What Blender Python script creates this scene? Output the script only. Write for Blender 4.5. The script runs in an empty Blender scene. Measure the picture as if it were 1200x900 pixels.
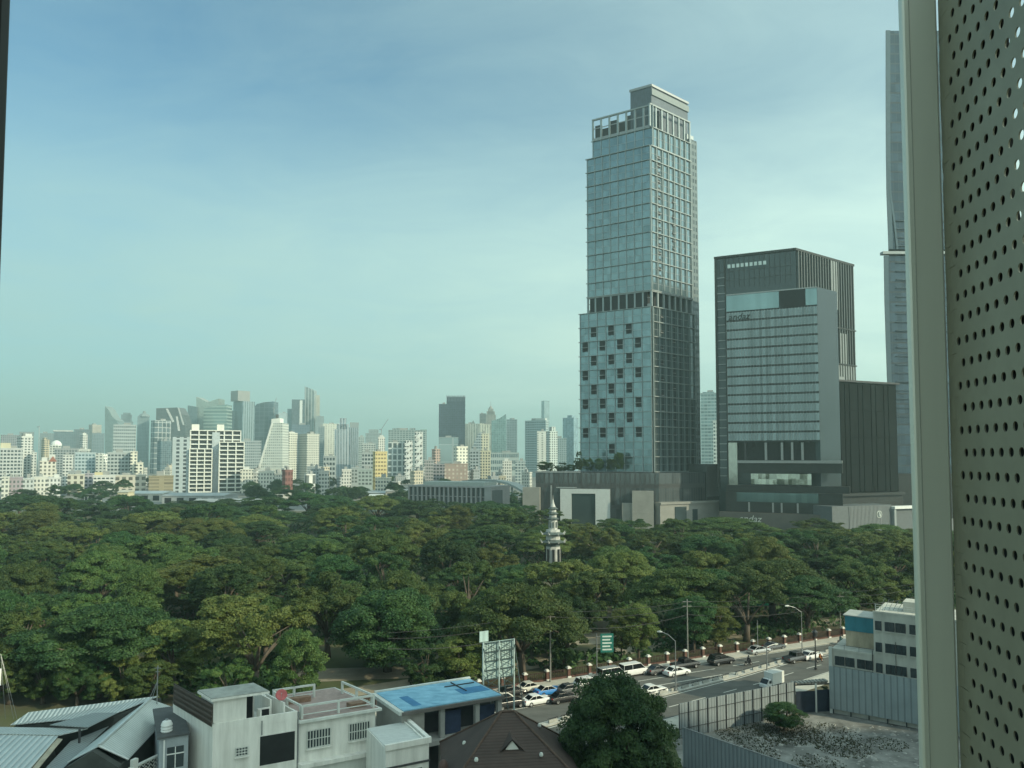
"""View over a wooded city park to a hazy skyline, from a high window."""
HAZE = 0.00023
SKYTINT = (.60, 1.05, 1.08, 1)
CLOUDCOL = (3.1, 4.75, 4.4, 1)
CLOUD = .42
SKYSTR = .15
SUNSTR = 4.2
EXPO = -0.02
import bpy, math, random
import numpy as np
R = math.radians
scene = bpy.context.scene
COL = scene.collection
random.seed(7)

# ---------------------------------------------------------------- camera model (photo pixels, 1200 x 900)
CAM_H, F, PX, PY, PITCH = 36.0, 880.0, 600.0, 489.0, R(3.0)
CP, SP = math.cos(PITCH), math.sin(PITCH)
def ray(x, y):
    a, b = (x-PX)/F, (PY-y)/F
    return (a, CP-b*SP, SP+b*CP)
def at_y(x, y, Y):
    d = ray(x, y); t = Y/d[1]
    return (d[0]*t, Y, CAM_H+d[2]*t)
def at_z(x, y, z=0.0):
    d = ray(x, y); t = (z-CAM_H)/d[2]
    return (d[0]*t, d[1]*t, z)
def zat(y, Y): return at_y(600, y, Y)[2]
def xat(x, y, Y): return at_y(x, y, Y)[0]
def project(p):
    x, y, z = p[0], p[1], p[2]-CAM_H
    w = y*CP+z*SP
    return (PX+F*x/w, PY-F*(z*CP-y*SP)/w)

# ---------------------------------------------------------------- object helpers
def thing(name, label, cat, loc=(0, 0, 0), rotz=0.0, group=None):
    o = bpy.data.objects.new(name, None); COL.objects.link(o)
    o.empty_display_size = 0.5
    o.location = loc; o.rotation_euler = (0, 0, rotz)
    o['label'] = label; o['category'] = cat
    if group: o['group'] = group
    return o
def tag(o, label, cat, group=None):
    o['label'] = label; o['category'] = cat
    if group: o['group'] = group
    return o
def dup(root, loc=None, rotz=None, label=None, group=None):
    r = root.copy(); COL.objects.link(r)
    if loc is not None: r.location = loc
    if rotz is not None: r.rotation_euler = (0, 0, rotz)
    if label: r['label'] = label
    if group: r['group'] = group
    for ch in list(root.children):
        c = ch.copy(); COL.objects.link(c); c.parent = r
        for g in list(ch.children):
            d = g.copy(); COL.objects.link(d); d.parent = c
    return r
def nrm(v):
    l = math.sqrt(sum(a*a for a in v)) or 1.0
    return tuple(a/l for a in v)
def cross(a, b): return (a[1]*b[2]-a[2]*b[1], a[2]*b[0]-a[0]*b[2], a[0]*b[1]-a[1]*b[0])
def sub(a, b): return (a[0]-b[0], a[1]-b[1], a[2]-b[2])
def add(a, b, s=1.0): return (a[0]+b[0]*s, a[1]+b[1]*s, a[2]+b[2]*s)

class Frame:
    """a vertical face: u along p->q on the ground plan, n outwards (to the viewer's side), z up"""
    def __init__(s, p, q, flip=False):
        s.o = (p[0], p[1], 0.0)
        dx, dy = q[0]-p[0], q[1]-p[1]
        s.len = math.hypot(dx, dy)
        s.u = (dx/s.len, dy/s.len, 0.0)
        s.n = (s.u[1], -s.u[0], 0.0)
        if flip: s.n = (-s.n[0], -s.n[1], 0.0)
    def __call__(s, u, n, z):
        return (s.o[0]+s.u[0]*u+s.n[0]*n, s.o[1]+s.u[1]*u+s.n[1]*n, z)
class _ID:
    def __call__(s, u, n, z): return (u, n, z)
ID = _ID()

class MB:
    def __init__(s): s.v = []; s.f = []
    def poly(s, pts):
        i = len(s.v); s.v += [tuple(p) for p in pts]; s.f.append(tuple(range(i, i+len(pts))))
    def hexa(s, P):
        i = len(s.v); s.v += [tuple(p) for p in P]
        s.f += [(i, i+3, i+2, i+1), (i+4, i+5, i+6, i+7), (i, i+1, i+5, i+4), (i+1, i+2, i+6, i+5), (i+2, i+3, i+7, i+6), (i+3, i, i+4, i+7)]
    def box(s, u0, u1, n0, n1, z0, z1, fr=ID):
        s.hexa([fr(u0, n0, z0), fr(u1, n0, z0), fr(u1, n1, z0), fr(u0, n1, z0), fr(u0, n0, z1), fr(u1, n0, z1), fr(u1, n1, z1), fr(u0, n1, z1)])
    def prism(s, base, z0, z1):
        """vertical prism over a plan polygon; z1 may be a list of heights"""
        n = len(base); zz = z1 if isinstance(z1, (list, tuple)) else [z1]*n
        i = len(s.v)
        s.v += [(p[0], p[1], z0) for p in base]+[(p[0], p[1], zz[k]) for k, p in enumerate(base)]
        s.f += [tuple(range(i+n-1, i-1, -1)), tuple(range(i+n, i+2*n))]
        s.f += [(i+k, i+(k+1) % n, i+n+(k+1) % n, i+n+k) for k in range(n)]
    def extrude(s, pts, vec):
        n = len(pts); i = len(s.v)
        s.v += [tuple(p) for p in pts]+[add(p, vec) for p in pts]
        s.f += [tuple(range(i, i+n)), tuple(range(i+2*n-1, i+n-1, -1))]
        s.f += [(i+k, i+n+k, i+n+(k+1) % n, i+(k+1) % n) for k in range(n)]
    def tube(s, path, rads, k=6, cap=True):
        if not isinstance(rads, (list, tuple)): rads = [rads]*len(path)
        i0 = len(s.v)
        for j, p in enumerate(path):
            d = nrm(sub(path[min(j+1, len(path)-1)], path[max(j-1, 0)]))
            a = (0, 0, 1) if abs(d[2]) < .9 else (1, 0, 0)
            e1 = nrm(cross(d, a)); e2 = cross(d, e1)
            for m in range(k):
                t = 2*math.pi*m/k
                s.v.append(tuple(p[q]+rads[j]*(math.cos(t)*e1[q]+math.sin(t)*e2[q]) for q in range(3)))
        for j in range(len(path)-1):
            for m in range(k):
                a, b = i0+j*k+m, i0+j*k+(m+1) % k
                s.f.append((a, b, b+k, a+k))
        if cap:
            s.f.append(tuple(range(i0+k-1, i0-1, -1)))
            e = i0+(len(path)-1)*k
            s.f.append(tuple(range(e, e+k)))
    def lathe(s, prof, c=(0, 0, 0), k=12, sq=False, rot=0.0):
        i0 = len(s.v)
        for r, z in prof:
            for m in range(k):
                t = 2*math.pi*(m+.5)/k+rot
                s.v.append((c[0]+r*math.cos(t), c[1]+r*math.sin(t), c[2]+z))
        for j in range(len(prof)-1):
            for m in range(k):
                a, b = i0+j*k+m, i0+j*k+(m+1) % k
                s.f.append((a, b, b+k, a+k))
        s.f.append(tuple(range(i0+k-1, i0-1, -1)))
        e = i0+(len(prof)-1)*k
        s.f.append(tuple(range(e, e+k)))
    def build(s, name, mat, parent=None, off=None, smooth=False, bevel=0.0):
        me = bpy.data.meshes.new(name)
        v = s.v
        if off is None and parent is not None:
            r = parent
            while r.parent is not None: r = r.parent
            if abs(r.rotation_euler[2]) < 1e-9 and not r.get('_local'): off = tuple(r.location)
        if off: v = [(a[0]-off[0], a[1]-off[1], a[2]-off[2]) for a in v]
        me.from_pydata(v, [], s.f); me.update()
        if mat is not None: me.materials.append(mat)
        if smooth: me.polygons.foreach_set('use_smooth', [True]*len(me.polygons))
        o = bpy.data.objects.new(name, me); COL.objects.link(o)
        if parent is not None: o.parent = parent
        elif off: o.location = off
        if bevel:
            b = o.modifiers.new('bevel', 'BEVEL'); b.width = bevel; b.segments = 2; b.limit_method = 'ANGLE'
        return o
def bxo(name, mat, parent, *a, fr=ID, **k):
    m = MB(); m.box(*a, fr=fr); return m.build(name, mat, parent, **k)
def struct(name, mb, mat, kind='structure'):
    o = mb.build(name, mat); o['kind'] = kind
    return o

# ---------------------------------------------------------------- materials
def lin(c):
    return tuple(c)+(1.0,)
MATS = {}
def mat(name, col, rough=.8, metal=0.0, var=.12, scale=1.0, spec=.3, detail=4, stretch=(1, 1, 1), bump=0.0, col2=None):
    """plain surface with a little procedural wear: base colour wanders by var over noise of the given scale (1/m)"""
    key = (name,)
    if key in MATS: return MATS[key]
    m = bpy.data.materials.new(name); m.use_nodes = True
    nt = m.node_tree; b = nt.nodes['Principled BSDF']
    b.inputs['Roughness'].default_value = rough; b.inputs['Metallic'].default_value = metal
    b.inputs['Specular IOR Level'].default_value = spec
    tc = nt.nodes.new('ShaderNodeTexCoord'); mp = nt.nodes.new('ShaderNodeMapping'); mp.inputs['Scale'].default_value = tuple(scale*q for q in stretch)
    nz = nt.nodes.new('ShaderNodeTexNoise'); nz.inputs['Detail'].default_value = detail; nz.inputs['Scale'].default_value = 1.0; nz.inputs['Roughness'].default_value = .65
    nt.links.new(tc.outputs['Object'], mp.inputs['Vector']); nt.links.new(mp.outputs[0], nz.inputs['Vector'])
    rp = nt.nodes.new('ShaderNodeValToRGB')
    rp.color_ramp.elements[0].position = .3; rp.color_ramp.elements[1].position = .72
    a = tuple(max(0, q*(1-var)) for q in col); c = tuple(min(1, q*(1+var)) for q in (col2 or col))
    rp.color_ramp.elements[0].color = lin(a); rp.color_ramp.elements[1].color = lin(c)
    nt.links.new(nz.outputs['Fac'], rp.inputs[0]); nt.links.new(rp.outputs[0], b.inputs['Base Color'])
    if bump:
        bp = nt.nodes.new('ShaderNodeBump'); bp.inputs['Strength'].default_value = bump; bp.inputs['Distance'].default_value = .05
        nt.links.new(nz.outputs['Fac'], bp.inputs['Height']); nt.links.new(bp.outputs[0], b.inputs['Normal'])
    MATS[key] = m
    return m
def _math(nt, op, a, b=None):
    n = nt.nodes.new('ShaderNodeMath'); n.operation = op
    for i, x in enumerate((a, b)):
        if x is None: continue
        if isinstance(x, (int, float)): n.inputs[i].default_value = x
        else: nt.links.new(x, n.inputs[i])
    return n.outputs[0]
def _mix(nt, f, a, b):
    n = nt.nodes.new('ShaderNodeMix'); n.data_type = 'RGBA'
    if isinstance(f, (int, float)): n.inputs[0].default_value = f
    else: nt.links.new(f, n.inputs[0])
    for i, x in ((6, a), (7, b)):
        if isinstance(x, tuple): n.inputs[i].default_value = lin(x)
        else: nt.links.new(x, n.inputs[i])
    return n.outputs[2]
def facade(name, wall, glass, bay=4.0, floor=3.5, wf=.7, hf=.55, metal=.35, vary=.5, off=0.0, lit=None):
    """curtain wall / window grid in the building's own coordinates: u = x+y runs along every upright face"""
    if name in MATS: return MATS[name]
    m = bpy.data.materials.new(name); m.use_nodes = True
    nt = m.node_tree; b = nt.nodes['Principled BSDF']
    tc = nt.nodes.new('ShaderNodeTexCoord'); sx = nt.nodes.new('ShaderNodeSeparateXYZ'); nt.links.new(tc.outputs['Object'], sx.inputs[0])
    u = _math(nt, 'DIVIDE', _math(nt, 'ADD', _math(nt, 'ADD', sx.outputs[0], sx.outputs[1]), 500.0*bay+off), bay)
    w = _math(nt, 'DIVIDE', _math(nt, 'ADD', sx.outputs[2], 100*floor), floor)
    fu, fw = _math(nt, 'FRACT', u), _math(nt, 'FRACT', w)
    mu, mw = _math(nt, 'LESS_THAN', fu, wf), _math(nt, 'LESS_THAN', fw, hf)
    sn = nt.nodes.new('ShaderNodeSeparateXYZ'); nt.links.new(tc.outputs['Normal'], sn.inputs[0])
    up = _math(nt, 'LESS_THAN', _math(nt, 'ABSOLUTE', sn.outputs[2]), .5)
    mask = _math(nt, 'MULTIPLY', _math(nt, 'MULTIPLY', mu, mw), up)
    cv = nt.nodes.new('ShaderNodeCombineXYZ')
    nt.links.new(_math(nt, 'FLOOR', u), cv.inputs[0]); nt.links.new(_math(nt, 'FLOOR', w), cv.inputs[1])
    wn = nt.nodes.new('ShaderNodeTexWhiteNoise'); nt.links.new(cv.outputs[0], wn.inputs['Vector'])
    g2 = tuple(min(1, q*(1+vary)+.02*vary) for q in glass); g1 = tuple(q*(1-.5*vary) for q in glass)
    gcol = _mix(nt, wn.outputs['Value'], g1, g2)
    nz = nt.nodes.new('ShaderNodeTexNoise'); nz.inputs['Scale'].default_value = .08; nz.inputs['Detail'].default_value = 5
    nt.links.new(tc.outputs['Object'], nz.inputs['Vector'])
    wcol = _mix(nt, nz.outputs['Fac'], tuple(q*.82 for q in wall), tuple(min(1, q*1.12) for q in wall))
    nt.links.new(_mix(nt, mask, wcol, gcol), b.inputs['Base Color'])
    nt.links.new(_math(nt, 'MULTIPLY', mask, metal), b.inputs['Metallic'])
    nt.links.new(_math(nt, 'SUBTRACT', .75, _math(nt, 'MULTIPLY', mask, .6)), b.inputs['Roughness'])
    MATS[name] = m
    return m
def ribbed(name, col, pitch=.3, axis=0, rough=.45, metal=.5, var=.2, strength=.5, rot=0.0):
    """corrugated sheet: a wave bump across it plus blotchy weathering"""
    if name in MATS: return MATS[name]
    m = bpy.data.materials.new(name); m.use_nodes = True
    nt = m.node_tree; b = nt.nodes['Principled BSDF']
    tc = nt.nodes.new('ShaderNodeTexCoord'); mp = nt.nodes.new('ShaderNodeMapping'); mp.inputs['Rotation'].default_value = (0, 0, rot)
    nt.links.new(tc.outputs['Object'], mp.inputs[0])
    sx = nt.nodes.new('ShaderNodeSeparateXYZ'); nt.links.new(mp.outputs[0], sx.inputs[0])
    s = _math(nt, 'SINE', _math(nt, 'MULTIPLY', sx.outputs[axis], 2*math.pi/pitch))
    bp = nt.nodes.new('ShaderNodeBump'); bp.inputs['Strength'].default_value = strength; bp.inputs['Distance'].default_value = pitch*.12
    nt.links.new(s, bp.inputs['Height']); nt.links.new(bp.outputs[0], b.inputs['Normal'])
    nz = nt.nodes.new('ShaderNodeTexNoise'); nz.inputs['Scale'].default_value = .5; nz.inputs['Detail'].default_value = 6
    nt.links.new(tc.outputs['Object'], nz.inputs['Vector'])
    c = _mix(nt, nz.outputs['Fac'], tuple(q*(1-var) for q in col), tuple(min(1, q*(1+var)) for q in col))
    c = _mix(nt, _math(nt, 'MULTIPLY', _math(nt, 'LESS_THAN', s, -.72), .55), c, tuple(q*.4 for q in col))
    nt.links.new(c, b.inputs['Base Color'])
    b.inputs['Roughness'].default_value = rough; b.inputs['Metallic'].default_value = metal
    MATS[name] = m
    return m

def px_u(fr, x, z=20):
    best = min((abs(project(fr(u, 0, z))[0]-x), u) for u in [fr.len*k/600 for k in range(-60, 720)]); return best[1]
M_CONC = mat('concrete', (.33, .33, .31), .85, var=.18, scale=.4)
M_WHITE = mat('white_render', (.74, .75, .72), .8, var=.07, scale=.5)
M_WHITE_DIRTY = mat('weathered_white_render', (.62, .63, .58), .85, var=.16, scale=.7, stretch=(1, 1, .25), detail=8)
M_DARK = mat('dark_void', (.018, .02, .022), .6, var=.3, scale=1)
M_GLASS = mat('window_glass', (.05, .065, .07), .08, .3, var=.35, scale=.35, spec=.6)
M_METAL_GREY = mat('grey_metal', (.32, .33, .33), .45, .6, var=.15, scale=2)
M_METAL_DARK = mat('dark_metal', (.06, .062, .065), .5, .4, var=.2, scale=2)
M_RUBBER = mat('tyre_rubber', (.02, .02, .02), .9, var=.2, scale=3)
# ================================================================ ground, road, park
def ground_mat():
    m = bpy.data.materials.new('ground'); m.use_nodes = True
    nt = m.node_tree; b = nt.nodes['Principled BSDF']; b.inputs['Roughness'].default_value = .95
    tc = nt.nodes.new('ShaderNodeTexCoord')
    def noise(s, d=5):
        n = nt.nodes.new('ShaderNodeTexNoise'); n.inputs['Scale'].default_value = s; n.inputs['Detail'].default_value = d
        nt.links.new(tc.outputs['Object'], n.inputs['Vector']); return n.outputs['Fac']
    grass = _mix(nt, noise(.35, 8), (.035, .055, .016), (.095, .105, .035))
    soil = _mix(nt, noise(.8, 8), (.06, .058, .032), (.13, .115, .07))
    f = nt.nodes.new('ShaderNodeMapRange'); f.inputs[1].default_value = .42; f.inputs[2].default_value = .55
    nt.links.new(noise(.035, 3), f.inputs[0])
    c = _mix(nt, f.outputs[0], grass, soil)
    nt.links.new(c, b.inputs['Base Color'])
    return m
g = MB(); S = 9000
g.poly([(-S, -400, 0), (S, -400, 0), (S, S, 0), (-S, S, 0)])
struct('ground', g, ground_mat())
yd = MB(); yd.poly([(-150, 20, .006), (70, 20, .006), (64, 66, .006), (18, 66, .006), (18, 93, .006), (0, 83, .006), (-55, 53, .006), (-150, 5, .006)])
struct('yard_ground', yd, mat('yard_concrete', (.36, .35, .32), .9, var=.25, scale=.4, detail=8))

# plan of the avenue (metres): far park fence line, kerbs, median
UX, UY = math.cos(R(26.5)), math.sin(R(26.5))           # along the fence
def fence_pt(t, off=0.0):                                # off > 0 : towards the camera
    return (2.06+UX*t+UY*off, 120.9+UY*t-UX*off)
MED = [at_z(x, y)[:2] for x, y in ((640, 850), (715, 829), (784, 812), (860, 793), (922, 775), (965, 765.6))]
d0 = (MED[-1][0]-MED[-2][0], MED[-1][1]-MED[-2][1]); l0 = math.hypot(*d0)
MED.append((MED[-1][0]+d0[0]/l0*60, MED[-1][1]+d0[1]/l0*48))
MED.insert(0, (MED[0][0]-60, MED[0][1]-30))
def offset_line(pts, d):
    out = []
    for i, p in enumerate(pts):
        a, b = pts[max(i-1, 0)], pts[min(i+1, len(pts)-1)]
        dx, dy = b[0]-a[0], b[1]-a[1]; l = math.hypot(dx, dy)
        out.append((p[0]+dy/l*d, p[1]-dx/l*d))
    return out
def strip(mb, A, B, z, z2=None):
    for i in range(len(A)-1):
        mb.poly([(A[i][0], A[i][1], z), (A[i+1][0], A[i+1][1], z), (B[i+1][0], B[i+1][1], z if z2 is None else z2), (B[i][0], B[i][1], z if z2 is None else z2)])
M_ASPH = mat('asphalt', (.108, .108, .098), .9, var=.25, scale=.25, stretch=(1, 2.5, 1), detail=9)
M_PAVE = mat('pale_paving', (.46, .44, .38), .85, var=.14, scale=.9, detail=8)
M_KERB = mat('kerb_stone', (.42, .41, .37), .85, var=.2, scale=1.5)
M_LINE = mat('road_paint', (.62, .61, .55), .7, var=.25, scale=1.6, detail=8)
M_YEL = mat('yellow_road_paint', (.52, .45, .22), .7, var=.25, scale=1.6, detail=8)
far = [fence_pt(t, 3.1) for t in range(-140, 190, 10)]
nearline = offset_line(MED, 8.6)
rd = MB()
rd.poly([(p[0], p[1], .004) for p in far]+[(p[0], p[1], .004) for p in reversed(offset_line(MED, 8.4))])
struct('road', rd, M_ASPH)
sw = MB()
A = [fence_pt(t, .35) for t in range(-140, 190, 10)]; B = [fence_pt(t, 2.95) for t in range(-140, 190, 10)]
strip(sw, B, A, .13)
K = [fence_pt(t, 3.1) for t in range(-140, 190, 10)]
strip(sw, K, B, .13); strip(sw, K, K, .0, .13)
struct('sidewalk', sw, M_PAVE)
sn_ = MB()
A = offset_line(MED, 8.4); B = offset_line(MED, 11.6)
strip(sn_, B, A, .12); strip(sn_, A, A, .12, 0)
struct('sidewalk', sn_, M_PAVE)
mk = MB()
def seg_line(pts, off, w, dash=None, z=.008):
    P = offset_line(pts, off)
    for i in range(len(P)-1):
        a, b = P[i], P[i+1]; l = math.hypot(b[0]-a[0], b[1]-a[1]); d = ((b[0]-a[0])/l, (b[1]-a[1])/l); n = (d[1]*w/2, -d[0]*w/2)
        steps = [(0, l)] if not dash else [(k*dash[1], min(k*dash[1]+dash[0], l)) for k in range(int(l/dash[1])+1)]
        for s0, s1 in steps:
            mk.poly([(a[0]+d[0]*s0+n[0], a[1]+d[1]*s0+n[1], z), (a[0]+d[0]*s1+n[0], a[1]+d[1]*s1+n[1], z), (a[0]+d[0]*s1-n[0], a[1]+d[1]*s1-n[1], z), (a[0]+d[0]*s0-n[0], a[1]+d[1]*s0-n[1], z)])
FL = [fence_pt(t) for t in range(-140, 190, 10)]
seg_line(FL, 3.5, .16); seg_line(FL, 6.6, .16, (3, 7)); seg_line(FL, 9.8, .18)
seg_line(MED, -1.1, .16); seg_line(MED, 1.0, .16); seg_line(MED, 4.6, .16, (3, 7)); seg_line(MED, 8.0, .16)
struct('road_markings', mk, M_LINE)
# striped nose of the median
ms = MB()
md = MB(); strip(md, offset_line(MED, .55), offset_line(MED, -.55), .18); strip(md, offset_line(MED, .55), offset_line(MED, .55), 0, .18); strip(md, offset_line(MED, -.55), offset_line(MED, -.55), .18, 0)
struct('kerb', md, M_KERB)
# low white barrier blocks along the median: one unit, then copies
BAR = MB(); BAR.hexa([(-.75, -.16, .18), (.75, -.16, .18), (.75, .16, .18), (-.75, .16, .18), (-.7, -.08, .58), (.7, -.08, .58), (.7, .08, .58), (-.7, .08, .58)])
bar0 = thing('traffic_barrier', 'low pale concrete barrier block in the dotted row along the median of the avenue', 'barrier', group='barrier blocks along the median'); bar0['_local'] = 1
BAR.build('body', mat('barrier_paint', (.32, .32, .29), .8, var=.25, scale=2), bar0, off=None)
cap = MB(); cap.box(-.9, .9, -.04, .04, .7, .78); cap.box(-.5, -.44, -.03, .03, .585, .7); cap.box(.44, .5, -.03, .03, .585, .7); cap.build('rail', M_METAL_DARK, bar0)
k = 0
for i in range(1, len(MED)-1):
    a, b = MED[i], MED[i+1]; l = math.hypot(b[0]-a[0], b[1]-a[1]); rz = math.atan2(b[1]-a[1], b[0]-a[0])
    for j in range(int(l/2.35)):
        t = (j+.5)*2.35/l; loc = (a[0]+(b[0]-a[0])*t, a[1]+(b[1]-a[1])*t, 0)
        px = project(loc)[0]
        if px < 600 or px > 985: continue
        if k == 0: bar0.location = loc; bar0.rotation_euler = (0, 0, rz)
        else: dup(bar0, loc, rz)
        k += 1
# paved paths inside the park
M_PATH = mat('park_path', (.30, .26, .19), .9, var=.2, scale=.5, detail=8)
pth = MB()
strip(pth, [fence_pt(t, -7.0-1.2*math.sin(t*.03)) for t in range(-90, 110, 8)], [fence_pt(t, -11.5-1.2*math.sin(t*.03)) for t in range(-90, 110, 8)], .012)
c0, c1 = at_z(655, 752), at_z(735, 748)
pth.poly([(c0[0], c0[1]-3, .008), (c1[0]+3, c1[1]-3, .008), (c1[0]+8, c1[1]+6, .008), (c0[0]+2, c0[1]+7, .008)])
c0 = at_z(372, 790)
pth.poly([(c0[0]-4, c0[1]-5, .008), (c0[0]+17, c0[1]-2, .008), (c0[0]+19, c0[1]+5, .008), (c0[0]-3, c0[1]+3, .008)])
struct('path', pth, M_PATH)
# far streets behind the park and the hard ground of the city
ct = MB(); ct.poly([(-4500, 500, .006), (-20, 500, .006), (30, 470, .006), (80, 345, .006), (4500, 345, .006), (4500, 8000, .006), (-4500, 8000, .006)])
struct('city_ground', ct, mat('city_ground', (.20, .20, .185), .9, var=.35, scale=.02, detail=8))

# ---------------------------------------------------------------- park fence: brick-red pillars with pale caps
fence = thing('park_fence', 'long park fence of dark red pillars with white caps along the avenue', 'fence', (fence_pt(0)[0], fence_pt(0)[1], 0)); 
M_BRICKRED = mat('dark_red_brick', (.13, .07, .055), .85, var=.3, scale=3)
M_CAP = mat('white_cap', (.70, .69, .63), .8, var=.12, scale=2)
wl = MB(); rl = MB()
ts = [-40+i*4.0 for i in range(38)]
fr_f = Frame(fence_pt(-60), fence_pt(120))
wl.box(16, 176, -.12, .12, 0, .32, fr=fr_f)
wl.build('plinth', M_BRICKRED, fence)
for i in range(160*3):
    u = 16+i/3.0
    rl.box(u, u+.1, -.03, .03, .32, 1.5, fr=fr_f)
rl.box(16, 176, -.035, .035, .38, .45, fr=fr_f); rl.box(16, 176, -.05, .05, 1.36, 1.46, fr=fr_f)
rl.build('railing_lattice', mat('dark_red_iron', (.05, .028, .025), .6, .2, var=.2, scale=3), fence)
for t in ts:
    u = t+60
    p = MB(); p.box(u-.24, u+.24, -.24, .24, .02, 1.52, fr=fr_f); po = p.build('pillar', M_BRICKRED, fence)
    q = MB(); q.box(u-.36, u+.36, -.36, .36, 1.525, 1.68, fr=fr_f); q.box(u-.22, u+.22, -.22, .22, 1.683, 1.85, fr=fr_f)
    q.build('cap', M_CAP, po)
    q = MB(); q.box(u-.3, u+.3, .245, .42, .03, .34, fr=fr_f); q.build('base_block', M_CAP, po)

# ================================================================ trees
def leaf_mat(name, c1, c2, c3):
    m = bpy.data.materials.new(name); m.use_nodes = True
    nt = m.node_tree; b = nt.nodes['Principled BSDF']
    geo = nt.nodes.new('ShaderNodeNewGeometry'); oi = nt.nodes.new('ShaderNodeObjectInfo')
    tc = nt.nodes.new('ShaderNodeTexCoord'); nz = nt.nodes.new('ShaderNodeTexNoise'); nz.inputs['Scale'].default_value = .32; nz.inputs['Detail'].default_value = 3
    nt.links.new(tc.outputs['Object'], nz.inputs['Vector'])
    a = _mix(nt, geo.outputs['Random Per Island'], c1, c2)
    f = nt.nodes.new('ShaderNodeMapRange'); f.inputs[1].default_value = .46; f.inputs[2].default_value = .66; nt.links.new(nz.outputs['Fac'], f.inputs[0])
    a = _mix(nt, _math(nt, 'MULTIPLY', f.outputs[0], .75), a, c3)
    hs = nt.nodes.new('ShaderNodeHueSaturation')
    nt.links.new(_math(nt, 'ADD', .488, _math(nt, 'MULTIPLY', oi.outputs['Random'], .034)), hs.inputs['Hue'])
    nt.links.new(_math(nt, 'ADD', .72, _math(nt, 'MULTIPLY', oi.outputs['Random'], .6)), hs.inputs['Value'])
    nt.links.new(a, hs.inputs['Color'])
    nt.links.new(hs.outputs[0], b.inputs['Base Color'])
    b.inputs['Roughness'].default_value = .55; b.inputs['Specular IOR Level'].default_value = .25
    tr = nt.nodes.new('ShaderNodeBsdfTranslucent'); nt.links.new(hs.outputs[0], tr.inputs['Color'])
    mx = nt.nodes.new('ShaderNodeMixShader'); mx.inputs[0].default_value = .22
    out = nt.nodes['Material Output']
    nt.links.new(b.outputs[0], mx.inputs[1]); nt.links.new(tr.outputs[0], mx.inputs[2]); nt.links.new(mx.outputs[0], out.inputs['Surface'])
    return m
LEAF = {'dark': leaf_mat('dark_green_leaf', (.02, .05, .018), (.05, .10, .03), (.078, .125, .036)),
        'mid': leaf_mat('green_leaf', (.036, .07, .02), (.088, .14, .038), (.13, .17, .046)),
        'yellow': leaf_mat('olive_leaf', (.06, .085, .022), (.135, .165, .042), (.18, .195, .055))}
M_BARK = mat('bark', (.11, .09, .07), .95, var=.35, scale=2.0, stretch=(1, 1, .3), detail=8)

def clumps_for(kind, rng):
    out = []
    if kind == 'rain':
        R0, z0, H = 9.0, 5.6, 6.6
        for i in range(95):
            r = R0*math.sqrt(rng.random()); a = rng.random()*6.283
            z = z0+H*(1-(r/R0)**2*.86)*(.93+.14*rng.random())+rng.uniform(-.5, .3)
            out.append((r*math.cos(a)*(1+.1*math.sin(3*a)), r*math.sin(a)*(1+.1*math.cos(2*a)), z, rng.uniform(1.1, 2.1), .5))
        for i in range(16):
            r = R0*.6*math.sqrt(rng.random()); a = rng.random()*6.283
            out.append((r*math.cos(a), r*math.sin(a), z0+H*.32+rng.uniform(-.5, .5), 1.8, .5))
    elif kind == 'tall':
        for i in range(95):
            zz = rng.random(); r = 5.0*math.sqrt(max(.05, 1-(2*zz-1)**2))*rng.uniform(.6, 1.05); a = rng.random()*6.283
            out.append((r*math.cos(a), r*math.sin(a), 3.2+11.0*zz, rng.uniform(.9, 1.8), .8))
    elif kind == 'loose':
        for i in range(16):                       # separate heads on long limbs
            a = rng.random()*6.283; r = 6.5*math.sqrt(rng.random()); z = 12.6-r*.52+rng.uniform(-1.2, 1.2)
            for j in range(6):
                out.append((r*math.cos(a)+rng.gauss(0, 1.0), r*math.sin(a)+rng.gauss(0, 1.0), z+rng.gauss(0, .75), rng.uniform(.7, 1.35), .7))
    elif kind == 'big':                            # broad heap of many small heads
        for i in range(270):
            u = rng.uniform(-.8, 1); a = rng.random()*6.283; q = math.sqrt(1-u*u*.9)*rng.uniform(.5, 1.03)
            out.append((7.4*q*math.cos(a)*(1+.05*math.sin(3*a+1)), 7.0*q*math.sin(a), 7.2+6.0*u*rng.uniform(.85, 1.05), rng.uniform(.9, 1.8), .8))
    else:                                          # round: a heap of lobes, each lobe a heap of small heads
        for i in range(28):
            u = rng.uniform(-.95, 1); a = i*2.4+rng.uniform(-.4, .4); q = math.sqrt(max(0, 1-u*u))*rng.uniform(.7, 1.0)
            lr = rng.uniform(1.5, 2.7); c = (6.3*q*math.cos(a), 6.3*q*math.sin(a), 7.2+5.2*u*rng.uniform(.8, 1.05))
            for j in range(7):
                d = nrm((rng.gauss(0, 1), rng.gauss(0, 1), rng.gauss(.35, .8)))
                out.append((c[0]+d[0]*lr*.75, c[1]+d[1]*lr*.75, c[2]+d[2]*lr*.65, rng.uniform(.6, 1.25), .8))
    return out
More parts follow.
